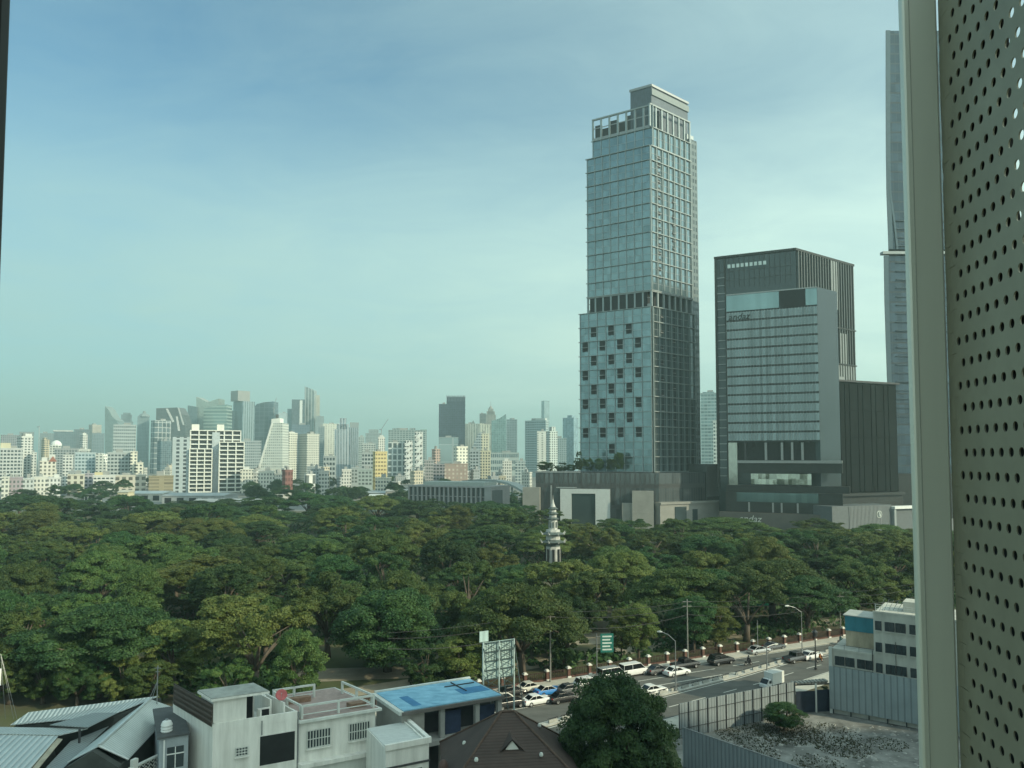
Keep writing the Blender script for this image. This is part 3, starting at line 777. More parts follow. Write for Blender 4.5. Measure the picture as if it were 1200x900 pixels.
for i, u in enumerate((4.95, 9.15)):
    part('shade_cloth', mat('navy_cloth', (.03, .045, .085), .8, var=.3, scale=.8), bl, (u, u+2.2, -.85, -.75, 5.45, 7.9), fr=f4)
part('roof_tarp_fold', mat('deep_blue_patch', (.05, .19, .36), .6, var=.2, scale=.8), bl, (8.2, 11.6, -4.2, -2.2, 9.002, 9.03), fr=f4)
part('roof_tarp_fold', mat('deep_blue_patch', (.05, .19, .36)), bl, (1.6, 2.6, -4.6, -1.0, 9.002, 9.025), fr=f4)
part('roof_pipe', M_METAL_DARK, bl, (7.6, 11.4, -5.6, -5.5, 9.02, 9.12), (9.0, 9.1, -6.8, -3.0, 9.02, 9.13), fr=f4)

# billboard seen from behind: a lattice frame with pale panels
Ob = (-3.4, 93.2); fb = GF(Ob)
bb = thing('billboard_frame', 'back of a billboard: pale blue-green steel lattice frame behind the blue roof', 'billboard', (Ob[0], Ob[1], 0))
M_BBS = mat('pale_steel', (.42, .52, .52), .5, .3, var=.15, scale=1.5)
part('panel', mat('translucent_sheet', (.40, .53, .52), .6, var=.25, scale=.6, stretch=(3, 3, .6)), bb, (-.1, 4.2, -.35, -.3, 8.7, 13.2), (-.5, .7, -.3, -.26, 13.3, 14.6), fr=fb)
for u in (-.1, 2.05, 4.15):
    m = MB(); m.box(u-.08, u+.08, -.1, .06, 0, 13.3, fr=fb); m.build('upright', M_BBS, bb)
m = MB()
for i in range(6): m.box(-.1, 4.2, -.05, .02, 7.6+i*1.1, 7.72+i*1.1, fr=fb)
for i in range(13):
    u = -.1+i*.358; m.box(u-.025, u+.025, -.02, .02, 10.9, 13.2, fr=fb)
for i in range(5):
    for (a, b) in (((-.1), 2.05), (2.05, 4.2)):
        z = 7.7+i*1.1
        m.tube([fb(a, 0, z), fb(b, 0, z+1.1)], .035, 4); m.tube([fb(b, 0, z), fb(a, 0, z+1.1)], .035, 4)
for u in (-.1, 2.05, 4.15):
    m.tube([fb(u, 2.4, 5.5), fb(u, .1, 12.6)], .06, 4); m.tube([fb(u, 1.2, 9.0), fb(u, .1, 9.4)], .04, 4)
m.build('lattice', mat('dark_steel_lattice', (.07, .10, .10), .5, .3, var=.2), bb)

# brown hip-roofed house
Oc = at_z(596, 834, 11.2); Oc = (Oc[0], Oc[1]-.8); cr, sr = math.cos(R(7)), math.sin(R(7))
def hp(u, v, z): return (Oc[0]+cr*u-sr*v, Oc[1]+sr*u+cr*v, z)
hh = thing('brown_roofed_house', 'house under a dark brown tiled hip roof with a small white gablet', 'house', (Oc[0], Oc[1], 0))
M_TILE = ribbed('brown_roof_tile', (.068, .046, .038), .27, axis=1, rough=.85, metal=0, var=.5, strength=.35, rot=R(-7))
m = MB(); s_, zt, ze = 6.4, 11.2, 6.5
A = hp(-.6, .8, zt); B = hp(.6, .8, zt)
q = [hp(-s_, -s_, ze), hp(s_, -s_, ze), hp(s_, s_, ze), hp(-s_, s_, ze)]
m.poly([q[0], q[1], B, A]); m.poly([q[1], q[2], B]); m.poly([q[2], q[3], A, B]); m.poly([q[3], q[0], A])
q2 = [(a[0], a[1], a[2]-.25) for a in q]; m.poly(q2[::-1])
for i in range(4): m.poly([q2[i], q2[(i+1) % 4], q[(i+1) % 4], q[i]])
m.build('roof', M_TILE, hh)
# gablet with its own little roof on the front slope
m = MB()
gz, gb = 9.75, 8.35
a0, a1, at = hp(-1.05, -2.7, gb), hp(1.05, -2.7, gb), hp(0, -2.7, gz)
bt = hp(0, .4, gz+.35); 
def lift(p, d): return (p[0], p[1], p[2]+d)
e0, e1_ = hp(-1.9, -2.95, gb-.25), hp(1.9, -2.95, gb-.25); et = hp(0, -2.95, gz+.18)
m.poly([e0, et, bt]); m.poly([et, e1_, bt]); m.poly([lift(e0, -.12), lift(bt, -.12), lift(et, -.12)])
m.build('gablet_roof', M_TILE, hh)
m = MB(); m.extrude([a0, a1, at], (0, .12, 0)); m.build('gablet', M_WHITE, hh)
m = MB(); m.tube([hp(-2.1, -3.05, gb-.12), hp(2.1, -3.05, gb-.12)], .09, 6); m.build('flashing', M_WHITE, hh)
m = MB()
for (a, b) in ((q[0], A), (q[1], B), (q[2], B), (q[3], A), (A, B)): m.tube([lift(a, .04), lift(b, .06)], .11, 6)
m.build('ridge_cap', mat('ridge_tile', (.10, .065, .05), .8, var=.3, scale=2), hh)
m = MB()
for (u, v) in ((-5.7, -5.7), (5.7, -5.7), (5.7, 5.7), (-5.7, 5.7)): pass
base = [hp(-5.5, -5.5, 0), hp(5.5, -5.5, 0), hp(5.5, 5.5, 0), hp(-5.5, 5.5, 0)]
m.prism(base, 0, 6.2); m.build('wall', mat('tan_wall', (.33, .28, .22), .85, var=.15), hh)
for (u, v, z) in ((-3.4, -3.9, 8.5), (2.6, -3.6, 8.55), (3.4, 2.5, 9.0), (-4.2, 1.0, 8.2)):
    m = MB(); c = hp(u, v, z); m.lathe([(.16, 0), (.2, .12), (.14, .3), (.02, .36)], c, 8); m.build('roof_vent', M_WHITE_DIRTY, hh)
m = MB(); c = hp(-s_+.1, -1.5, 7.0); m.lathe([(.35, -.9), (.45, -.5), (.5, 0), (.42, .5), (.2, .8)], c, 10); 
m.build('finial_urn', mat('old_brown_urn', (.10, .06, .05), .7, var=.3, scale=2), hh, smooth=True)

# dark tree in front of the hoarding (drawn with the park crowns, standing in the shade of the unseen slab)
def big_tree():
    o = thing('dense_tree', 'large dense dark tree between brown roof and construction hoarding', 'tree', (10.6, 77.0, 0), 2.3)
    for i, (me, cl) in enumerate([crown_mesh('crown', 'big', 555, 110000, .14)]):
        me.materials.append(LEAF['dark']); c = bpy.data.objects.new('crown', me); COL.objects.link(c); c.parent = o
        t = bpy.data.objects.new('trunk', trunk_mesh('trunk', 'round', cl, 3)); COL.objects.link(t); t.parent = o
    o.scale = (.78, .78, .98)
    return o
big_tree()
t = tree('tall', 'dark', 3.4, 84.0, 6.0, 5, 'small dark tree tucked behind the brown roof by the avenue', None)

M_WHITE = M_WHITE_CLEAN
# ================================================================ metal-roofed sheds at the left
sheet = ribbed('zinc_sheet', (.62, .65, .62), .33, axis=1, rough=.38, metal=.55, var=.18, strength=.55, rot=R(-7.5))
sheet2 = ribbed('zinc_sheet_cross', (.55, .58, .55), .36, axis=0, rough=.42, metal=.5, var=.22, strength=.7, rot=R(5))
sa = thing('gabled_shed', 'shed with a shiny gabled corrugated roof beside the white townhouse', 'shed', (-39.3, 71.4, 0))
r0, r1 = at_z(116, 874, 8.6), at_z(176.3, 819.3, 8.6)
e0, e1_ = at_z(150.5, 889.6, 6.9), at_z(206, 829.8, 6.9)
l0_ = at_z(79.6, 893, 6.9); l1_ = (r1[0]-2.6, r1[1]-.4, 6.9)
def slab4(m, a, b, c, d, t=.08): m.hexa([lift(a, -t), lift(b, -t), lift(c, -t), lift(d, -t), a, b, c, d])
m = MB(); slab4(m, r0, e0, e1_, r1); m.build('roof', sheet, sa)
m = MB(); slab4(m, l0_, r0, r1, l1_); m.build('roof', sheet, sa)
m = MB(); m.tube([lift(r0, .05), lift(r1, .05)], .16, 6); m.tube([lift(r0, -.02), lift(e0, -.02)], .11, 6); m.tube([lift(r0, -.02), lift(l0_, -.02)], .08, 6); m.build('ridge_flashing', mat('bright_flashing', (.62, .65, .63), .35, .5, var=.1), sa)
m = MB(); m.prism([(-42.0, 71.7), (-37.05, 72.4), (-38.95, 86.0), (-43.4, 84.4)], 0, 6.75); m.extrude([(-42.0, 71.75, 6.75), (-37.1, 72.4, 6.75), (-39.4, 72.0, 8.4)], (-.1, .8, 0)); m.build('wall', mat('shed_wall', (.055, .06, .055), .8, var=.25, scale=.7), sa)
m = MB(); m.box(-43, -37.4, 71.2, 71.6, 6.3, 6.55); m.build('gable_beam', M_WHITE, sa)
for i in range(3):
    m = MB(); fw = Frame((-42.4, 71.15), (-37.2, 71.6)); m.box(.3+i*1.75, 1.7+i*1.75, .3, .36, 4.6, 5.95, fr=fw); m.build('fanlight', M_WHITE, sa)
sb = thing('long_shed', 'long low shed with dull grey sheet roof nearest the park trees', 'shed', (-50, 82, 0))
sb_pts = [at_z(12, 849.5, 7.6), at_z(130, 838, 7.75), at_z(186, 815.5, 8.4), at_z(33.5, 834.6, 8.4)]
m = MB(); slab4(m, *sb_pts); m.build('roof', sheet2, sb)
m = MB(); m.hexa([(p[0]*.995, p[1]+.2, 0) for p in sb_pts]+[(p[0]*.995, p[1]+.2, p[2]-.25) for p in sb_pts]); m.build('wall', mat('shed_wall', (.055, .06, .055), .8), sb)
m = MB(); slab4(m, (-48.5, 80.4, 7.9), (-44.2, 79.8, 7.85), (-43.0, 83.4, 8.15), (-45.5, 83.2, 8.2)); m.build('loose_sheet', ribbed('dull_sheet', (.30, .33, .32), .36, axis=0, rough=.5, metal=.4, rot=R(20)), sb)
sc = thing('corrugated_shed', 'corner shed with coarse ribbed grey roof at the bottom left corner', 'shed', (-50, 72, 0))
m = MB(); slab4(m, (-62, 68.0, 6.3), (-44.6, 68.6, 6.3), (-46.3, 78.2, 7.55), (-62, 79.0, 7.55)); m.build('roof', ribbed('coarse_zinc', (.62, .65, .62), .62, axis=0, rough=.4, metal=.5, var=.15, strength=.9, rot=R(-8)), sc)
m = MB(); slab4(m, (-62, 79.05, 7.62), (-46.2, 78.25, 7.62), (-44.4, 80.2, 7.6), (-62, 81.0, 7.6)); m.build('roof_cap', sheet2, sc)
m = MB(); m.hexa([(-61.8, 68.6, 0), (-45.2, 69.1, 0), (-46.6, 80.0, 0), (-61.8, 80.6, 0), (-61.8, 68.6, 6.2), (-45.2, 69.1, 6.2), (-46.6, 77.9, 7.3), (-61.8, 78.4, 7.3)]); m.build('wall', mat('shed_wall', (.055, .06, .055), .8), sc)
m = MB(); slab4(m, (-44.5, 68.4, 6.15), (-43.9, 68.4, 6.15), (-45.6, 77.8, 7.4), (-46.25, 78.0, 7.4)); m.build('gutter', mat('tan_gutter', (.40, .36, .27), .7, var=.25, scale=1), sc)
sd_ = thing('valley_roof', 'narrow lean-to roof in the valley between the two bright metal roofs', 'shed roof', (-43.5, 75, 0))
m = MB(); slab4(m, (-43.8, 69.0, 6.0), (-42.4, 69.6, 6.2), (-43.7, 83.0, 6.85), (-45.5, 79.0, 6.7)); m.build('roof', ribbed('dull_sheet', (.30, .33, .32), .36), sd_)
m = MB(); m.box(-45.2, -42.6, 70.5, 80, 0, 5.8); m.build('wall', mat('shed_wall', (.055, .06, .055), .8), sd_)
m = MB(); m.tube([(-43.9, 77.8, 7.0), (-43.9, 77.8, 8.4)], .12, 8); m.build('vent_pipe', M_METAL_DARK, sd_)
# breeze-block parapet and the slim house between shed and townhouse
fp = Frame((-37.6, 70.6), (-34.4, 79.6))
bp_ = thing('breeze_block_parapet', 'stepped parapet of pale diamond pattern breeze blocks below the gabled shed', 'parapet', (-35.6, 70.6, 0))
m = MB(); m.box(0, 9.0, -.12, .12, 4.2, 5.0, fr=fp); m.build('base', M_WHITE_DIRTY, bp_)
m = MB()
for i in range(15):
    for j in range(3):
        u = .1+i*.58; z = 5.02+j*.36
        m.tube([fp(u, 0, z), fp(u+.29, 0, z+.34)], .045, 4); m.tube([fp(u+.58, 0, z), fp(u+.29, 0, z+.34)], .045, 4)
m.build('block_lattice', M_WHITE_DIRTY, bp_)
m = MB(); m.box(-.1, 9.0, -.16, .16, 6.1, 6.25, fr=fp); m.box(3.3, 3.9, -.2, .2, 4.2, 6.9, fr=fp); m.box(-.1, .4, -.2, .2, 4.2, 6.9, fr=fp); m.build('coping', M_WHITE_DIRTY, bp_)
fh = GF((-34.3, 74.6))
sl = thing('slim_house', 'slim blue-grey house squeezed between gabled shed and townhouse', 'house', (-34.3, 74.6, 0))
part('wall', mat('blue_grey_render', (.36, .40, .42), .85, var=.12, scale=.8), sl, (0, 2.6, -9, 0, 0, 8.6), fr=fh)
part('roof_slab', mat('dark_roof_felt', (.09, .095, .095), .85, var=.2), sl, (-.2, 2.7, -9.2, .3, 8.6, 8.8), fr=fh)
w = part('window', M_GLASS, sl, (.7, 2.2, .0, .05, 5.6, 7.6), fr=fh)
part('window_bar', M_WHITE, w, (.65, 2.25, .02, .1, 6.9, 7.0), (1.4, 1.48, .02, .1, 5.6, 7.6), fr=fh)
w = part('window', M_GLASS, sl, (.7, 2.2, .0, .05, 2.2, 4.2), fr=fh)
part('pipe', M_WHITE, sl, (.35, .5, .02, .16, 1, 8.4), fr=fh)
pt = fh(.7, -1.2, 8.8)
tk = thing('water_tank', 'small white ribbed water tank on the slim house roof next to the antenna mast', 'water tank', pt)
m = MB(); m.lathe([(.5, 0), (.56, .1), (.5, .2), (.56, .35), (.5, .5), (.56, .65), (.5, .8), (.4, 1.0), (.15, 1.1)], pt, 14); m.build('body', M_WHITE, tk, smooth=False)
m = MB(); m.lathe([(.14, 1.1), (.16, 1.2), (.02, 1.24)], pt, 10); m.build('lid', M_METAL_GREY, tk)
pa = (-40.2, 86.6, 8.0)
am = thing('antenna_mast', 'thin pale antenna mast with slanting struts behind the gabled shed', 'mast', pa)
m = MB(); m.tube([(pa[0], pa[1], 6), (pa[0], pa[1], 12.3)], .06, 6); m.build('pole', M_METAL_GREY, am)
for dx in (-1.2, -.75): 
    m = MB(); m.tube([(pa[0]+dx, pa[1], 7.9), (pa[0], pa[1], 10.6)], .04, 5); m.build('strut', M_METAL_GREY, am)
m = MB(); m.box(pa[0]-.35, pa[0]+.35, pa[1]-.03, pa[1]+.03, 12.0, 12.06); m.box(pa[0]-.25, pa[0]+.25, pa[1]-.03, pa[1]+.03, 11.6, 11.65); m.build('antenna_bar', M_METAL_GREY, am)
pm = at_z(2, 842, 4)
gm = thing('guyed_pole', 'white topped pole with guy wires at the left edge before the trees', 'pole', (pm[0]-.6, pm[1], 0))
m = MB(); m.tube([(pm[0]-.4, pm[1], 0), (pm[0]-.4, pm[1], 9.6)], .07, 6); m.build('pole', M_METAL_DARK, gm)
m = MB(); m.tube([(pm[0]-.38, pm[1]-.05, 8.0), (pm[0]-.38, pm[1]-.05, 10.0)], .16, 8); m.build('antenna', M_WHITE, gm)
for d in (.9, 1.9, 2.3): 
    m = MB(); m.tube([(pm[0]-.4, pm[1], 11.8), (pm[0]-.3+d, pm[1]-.2, 4.0)], .022, 4); m.build('guy_wire', M_METAL_GREY, gm)

# ================================================================ building site at the right
ls = MB(); ls.poly([(18, 66, .02), (64, 66, .02), (62, 98, .02), (44.5, 109, .02), (20.5, 98.5, .02)])
struct('gravel_lot', ls, mat('gravel_lot', (.115, .113, .10), .95, var=.45, scale=.3, detail=12, bump=.6, col2=(.23, .228, .21)))
rbm = MB(); rg = random.Random(3)
for i in range(700):
    x = rg.uniform(24, 54); y = rg.uniform(72, 103); s = rg.uniform(.08, .32)*(1.5 if rg.random() < .1 else 1)
    if y > 96+(x-20)*.5-2 or x < 21+(92-y)*.75: continue
    pts = [(x+s*rg.uniform(.6, 1.2)*math.cos(a), y+s*rg.uniform(.6, 1.2)*math.sin(a), .02) for a in (0, 1.2, 2.5, 3.7, 5)]
    i0 = len(rbm.v); rbm.v += pts+[(x+rg.uniform(-.1, .1), y, s*rg.uniform(.3, .7))]; rbm.f += [(i0+k, i0+(k+1) % 5, i0+5) for k in range(5)]
struct('rubble', rbm, mat('rubble', (.34, .33, .30), .9, var=.25, scale=2), 'stuff'); bpy.data.objects['rubble']['label'] = 'broken pale rubble scattered over the gravel lot'; bpy.data.objects['rubble']['category'] = 'rubble'
def weeds(name, pts, seed, label):
    nr = np.random.default_rng(seed); V = []; rr = random.Random(seed)
    for (x, y, rad, n) in pts:
        for k in range(int(n*1.6)):
            a = rr.random()*6.28; q = rad*math.sqrt(rr.random()); px, py = x+q*math.cos(a), y+q*math.sin(a); h = rr.uniform(.04, .22); w = rr.uniform(.03, .09); t = rr.random()*6.28
            V += [(px-w*math.cos(t), py-w*math.sin(t), .02), (px+w*math.cos(t), py+w*math.sin(t), .02), (px+w*math.cos(t)+rr.gauss(0, .1), py+w*math.sin(t), h), (px-w*math.cos(t), py-w*math.sin(t)+rr.gauss(0, .1), h*.9)]
    me = bpy.data.meshes.new(name); me.from_pydata(V, [], [tuple(range(4*i, 4*i+4)) for i in range(len(V)//4)]); me.update(); me.materials.append(leaf_mat('dry_weed', (.05, .058, .032), (.085, .09, .05), (.11, .10, .06)))
    o = bpy.data.objects.new(name, me); COL.objects.link(o); o['kind'] = 'stuff'; tag(o, label, 'weeds')
weeds('weeds', [(31, 99.5, 4.5, 700), (36, 100, 4.5, 700), (41, 95, 3.5, 420), (30, 93, 2.5, 200), (47, 96, 2.5, 150), (36, 90, 3, 200), (40, 99, 5, 400)], 3, 'dry brown and green weeds over the gravel lot')
def hoarding(name, label, a, b, zt, tone, posts, nrails=2, back=.35):
    fr = Frame(a, b)
    if fr.n[1] > 0: fr = Frame(a, b, flip=True)
    o = thing(name, label, 'hoarding', (a[0], a[1], 0))
    part('sheet', tone, o, (0, fr.len, -.05, 0, .05, zt), fr=fr)
    n = max(2, int(fr.len/posts))
    m = MB()
    for i in range(n+1):
        u = fr.len*i/n; m.box(u-.035, u+.035, .005, .12, 0, zt+.02, fr=fr)
    for j in range(nrails):
        z = zt*(.28+.44*j); m.box(0, fr.len, .125, .17, z-.03, z+.03, fr=fr)
    m.build('post_lattice', M_METAL_DARK, o)
    return o
H1 = ribbed('hoarding_sheet', (.27, .31, .325), .5, axis=0, rough=.55, metal=.25, var=.16, strength=.35, rot=R(-27))
H2 = ribbed('hoarding_sheet_near', (.30, .34, .36), .5, axis=0, rough=.5, metal=.3, var=.14, strength=.5, rot=R(45))
hoarding('site_hoarding', 'blue-grey sheet hoarding with dark posts and rails between the lot and the avenue', at_z(795.5, 824.7, 4.4)[:2], at_z(931, 799, 4.4)[:2], 4.4, H1, 1.55)
hn = thing('site_hoarding', 'plain ribbed grey hoarding at the bottom edge of the lot beside the dark tree', 'hoarding', (19.8, 88, 0))
fq = Frame(at_z(800, 853, 4.4), at_z(960, 908, 4.4)); part('sheet', H2, hn, (0, fq.len, -.05, .03, 0, 4.4), fr=fq)
part('top_rail', M_METAL_GREY, hn, (0, fq.len, -.08, .06, 4.4, 4.5), fr=fq)
# gate between hoarding and office
gt = thing('site_gate', 'dark blue sheet gate under a row of small tiles between hoarding and office', 'gate', at_z(932, 836, 0))
fg = Frame(at_z(932, 836, 0), at_z(976, 834, 0))
part('leaf', mat('navy_gate', (.03, .04, .06), .5, .2, var=.2, scale=1), gt, (.15, 3.0, -.06, 0, .1, 3.0), fr=fg)
part('leaf', mat('navy_gate', (.03, .04, .06), .5, .2), gt, (3.25, 5.6, -.06, 0, .1, 3.1), fr=fg)
part('gate_post', M_WHITE_DIRTY, gt, (3.02, 3.22, -.05, .12, 0, 4.0), fr=fg)
m = MB()
for i in range(10): m.box(.1+i*.52, .44+i*.52, -1.3, -.2, 3.9+.02*i, 4.1+.02*i, fr=fg)
m.build('canopy_slat', mat('canopy_slat', (.35, .33, .29), .8, var=.2), gt)
part('canopy_beam', M_METAL_DARK, gt, (0, 5.5, -.5, -.35, 3.7, 3.86), (0, 5.5, -1.2, -1.05, 3.7, 3.86), fr=fg)
t = tree('tall', 'dark', 35.8, 100.8, 3.6, 5.5, 'low dark shrub against the inner side of the posted hoarding', None, name='shrub', trunk=True)
t = tree('round', 'dark', 47.5, 112.0, 3.2, 4.0, 'dark shrub behind the gate at the roadside', None, name='shrub', trunk=True)

# office building at the right
fo = Frame(at_z(974, 835, 0), at_z(1074.6, 854, 0))
of = thing('office_building', 'weathered cream office block with strip windows and teal roof-top sheeting', 'office', (fo.o[0], fo.o[1], 0))
M_CREAM = mat('weathered_cream', (.50, .49, .43), .85, var=.2, scale=.8, stretch=(1, 1, .25), detail=9)
part('wall', M_CREAM, of, (0, 16, -9, 0, 0, 8.7), fr=fo)
part('tower_wall', M_CREAM, of, (5.75, 16, -9, .03, 8.7, 14.6), fr=fo)
part('sheeting', ribbed('grey_blue_sheet', (.32, .37, .38), .8, axis=0, rough=.5, metal=.25, strength=.25, rot=R(35)), of, (-.05, 16, .35, .45, .7, 6.55), fr=fo)
m = MB()
for i in range(7): m.box(.3+i*2.3, .42+i*2.3, .1, .34, 0, 6.3, fr=fo)
m.build('sheeting_frame', M_METAL_DARK, of)
def win(u0, u1, z0, z1, n):
    w = part('window', M_GLASS, of, (u0, u1, n, n+.04, z0, z1), fr=fo)
    k = max(1, int(round((u1-u0)/.55)))
    m = MB()
    for i in range(k+1): m.box(u0+(u1-u0)*i/k-.03, u0+(u1-u0)*i/k+.03, n+.02, n+.08, z0, z1, fr=fo)
    m.build('window_bar', M_METAL_DARK, w)
    part('sill', M_CREAM, w, (u0-.05, u1+.05, n, n+.18, z0-.14, z0-.03), fr=fo)
for (a, b) in ((.7, 1.9), (2.05, 3.2), (3.6, 4.55), (4.65, 5.6)): win(a, b, 6.75, 8.0, .01)
for z in (6.6, 9.4, 12.3):
    for (a, b) in ((6.0, 6.75), (7.2, 8.35), (8.5, 9.7), (10.2, 11.4)): win(a, b, z, z+1.25, .04)
part('parapet', M_CREAM, of, (0, 5.7, -.15, .06, 8.7, 9.0), fr=fo)
part('parapet', M_CREAM, of, (5.7, 16, -.15, .1, 14.6, 14.85), fr=fo)
part('column', M_WHITE_DIRTY, of, (-.1, .35, -.1, .3, 0, 9.15), fr=fo)
part('terrace_wall', mat('stained_tan', (.42, .35, .25), .9, var=.3, scale=.9, stretch=(1, 1, .4), detail=9), of, (1.3, 5.74, -4.2, -4.0, 8.7, 10.9), fr=fo)
part('teal_sheeting', mat('teal_sheet', (.045, .20, .25), .6, var=.22, scale=1.0, stretch=(1, 1, .3), detail=7), of, (1.25, 5.74, -4.3, -3.9, 10.9, 13.0), fr=fo)
part('terrace_roof', mat('pale_sheet', (.42, .43, .40), .6, .2, var=.15), of, (1.0, 5.74, -8.5, -3.8, 13.0, 13.12), fr=fo)
part('terrace_railing', M_METAL_DARK, of, (0, 5.7, -.06, -.02, 9.55, 9.6), (0, .04, -.06, -.02, 9, 9.6), (1.9, 1.94, -.06, -.02, 9, 9.6), (3.8, 3.84, -.06, -.02, 9, 9.6), fr=fo)
m = MB()
for i in range(12): m.box(6.0+i*.9, 6.04+i*.9, -.3, -.26, 14.85, 15.75, fr=fo)
for z in (15.15, 15.45, 15.72): m.box(5.9, 16, -.3, -.26, z, z+.04, fr=fo)
m.build('roof_railing', M_WHITE_DIRTY, of)
part('roof_structure', M_CREAM, of, (9.0, 11.5, -6, -3, 14.6, 16.0), fr=fo)
m = MB()
for i in range(6): m.tube([fo(6.2+i*.5, -2-.4*i, 14.6), fo(6.9+i*.5, -2-.4*i, 16.4-.15*i)], .035, 4)
m.build('roof_pipe', M_METAL_GREY, of)
part('downpipe', M_METAL_DARK, of, (5.5, 5.6, .06, .16, 1, 9.5), (8.42, 8.48, .06, .14, 6.6, 11), fr=fo)

# ================================================================ street furniture
def pole(name, label, loc, h, r, arm=None, cat='street lamp', lamp=True, matl=None, group=None, tbar=None):
    o = thing(name, label, cat, loc, group=group); matl = matl or M_METAL_GREY
    x, y, z = loc
    m = MB(); m.tube([(x, y, z-.05), (x, y, z+h*.5), (x, y, z+h)], [r*1.2, r, r*.75], 8); m.build('pole', matl, o)
    m = MB(); m.lathe([(r*2, 0), (r*2, .25), (r*1.3, .32)], loc, 8); m.build('base', matl, o)
    if arm:
        ax, ay, az = arm
        m = MB(); m.tube([(x, y, z+h-.1), (x+ax*.5, y+ay*.5, z+h+az*.7), (x+ax, y+ay, z+h+az)], r*.55, 6); m.build('arm', matl, o)
        if lamp:
            m = MB(); d = nrm((ax, ay, 0)); c = (x+ax, y+ay, z+h+az)
            m.tube([add(c, d, -.1), add(c, d, .25), add(c, d, .7)], [.1, .17, .08], 8); m.build('lamp_head', M_WHITE_DIRTY, o)
    if tbar:
        for zz, w in tbar:
            m = MB(); m.box(x-w*UX-.0, x+w*UX, y-.06, y+.06, z+zz, z+zz+.1); m.build('crossarm', matl, o)
    return o
p = at_z(792, 811); pole('street_lamp', 'street lamp on the median with its arm reaching left, nearest the hoarding', (p[0], p[1], .18), 7.6, .09, (-1.9, .9, 1.1))
p = at_z(899, 797); pole('street_lamp', 'street lamp with short double arms behind the white box truck', (p[0], p[1], .12), 5.2, .1, (1.5, .6, .2))
p = at_z(940, 764); pole('street_lamp', 'street lamp on the far pavement with its arm reaching over the fence', (p[0], p[1], .13), 7.2, .08, (-2.6, -.6, 1.2))
p = at_z(888, 762); pole('lamp_post', 'slender pale post without arm beside the parked dark car', (p[0], p[1], .13), 5.4, .07, cat='post')
p = at_z(956, 785); pole('lamp_post', 'dark lantern post standing next to the gate of the lot', (p[0], p[1], .12), 5.4, .12, cat='street lamp', matl=M_METAL_DARK)
m = MB(); m.lathe([(.12, 5.4), (.34, 5.5), (.38, 6.1), (.5, 6.2), (.1, 6.6)], (p[0], p[1], .12), 8)
lp = [o for o in bpy.data.objects if o.get('label') == 'dark lantern post standing next to the gate of the lot'][0]
m.build('lantern', M_METAL_DARK, lp)
UP = []
for (x, yb, h, lab) in ((645, 800, 11.5, 'thin grey utility pole left of the green road sign'), (806, 773, 10.5, 'dark utility pole in front of the ivy-clad tree'), (985, 744, 8.8, 'utility pole farthest along the avenue before the cream office')):
    p = at_z(x, yb); UP.append((p[0], p[1], h))
    pole('utility_pole', lab, (p[0], p[1], .13), h, .12, cat='utility pole', matl=mat('pole_concrete', (.24, .24, .22), .9, var=.2, scale=2), tbar=((h-.5, .9), (h-1.3, .9)))
UP.insert(0, (UP[0][0]-24, UP[0][1]-12.2, 11.0)); UP.append((UP[-1][0]+30, UP[-1][1]+15, 9.5))
for lvl, (dz, nm) in enumerate(((-.35, 'topmost'), (-1.15, 'middle'), (-2.6, 'lowest'))):
    m = MB()
    for i in range(len(UP)-1):
        a, b = UP[i], UP[i+1]; pts = []
        for k in range(9):
            t = k/8; sag = 4*t*(1-t)*(.5+.35*lvl)
            pts.append((a[0]+(b[0]-a[0])*t, a[1]+(b[1]-a[1])*t, a[2]+(b[2]-a[2])*t+dz-sag))
        m.tube(pts, .03+.008*lvl, 4)
    o = m.build('overhead_cable', mat('cable_black', (.05, .05, .05), .7), None); tag(o, f'{nm} black overhead cable strung between the utility poles along the park fence', 'cable')
p = at_z(699.5, 797)
rs = thing('road_sign', 'green road sign board with pale lines on a post beside the park fence', 'road sign', (p[0], p[1], .1))
m = MB(); m.tube([(p[0], p[1], 0), (p[0], p[1], 7.4)], .09, 8); m.build('post', M_METAL_GREY, rs)
fsn = Frame((p[0]+.6, p[1]-.1), (p[0]+2.75, p[1]+.15))
part('board', mat('sign_green', (.025, .16, .13), .5, var=.15, scale=1.5), rs, (0, 2.15, -.04, .03, 4.4, 7.4), fr=fsn)
part('bracket', M_METAL_GREY, rs, (-.7, 0, -.03, .02, 6.9, 7.0), (-.7, 0, -.03, .02, 5.0, 5.1), fr=fsn)
m = MB()
for i in range(5): m.box(.3, 1.85-.25*(i % 2), .032, .04, 4.75+i*.52, 4.98+i*.52, fr=fsn)
m.build('sign_lettering', mat('sign_white', (.6, .66, .62), .5), rs)
# green market awning inside the park, seen between trunks
p = at_z(880, 722)
aw = thing('green_awning', 'green awning among the park trees above the avenue', 'awning', (p[0], p[1], 0))
m = MB(); c = (p[0], p[1]); m.hexa([(c[0]-5, c[1]-2, 2.6), (c[0]+5, c[1]-1, 2.6), (c[0]+5, c[1]+3, 2.6), (c[0]-5, c[1]+2, 2.6), (c[0]-4, c[1]-.3, 3.6), (c[0]+4.2, c[1]+.7, 3.6), (c[0]+4.2, c[1]+1.2, 3.6), (c[0]-4, c[1]+.2, 3.6)]); m.build('canopy', mat('green_tarp', (.02, .20, .11), .6, var=.2, scale=1), aw)
for (dx, dy) in ((-4.8, -1.8), (4.8, -.9), (4.8, 2.8), (-4.8, 1.8)):
    m = MB(); m.tube([(c[0]+dx, c[1]+dy, 0), (c[0]+dx, c[1]+dy, 2.6)], .06, 6); m.build('pole', M_METAL_GREY, aw)
p = at_z(673, 745)
hut = thing('park_kiosk', 'small white roofed kiosk at the back of the park clearing', 'kiosk', (p[0], p[1], 0))
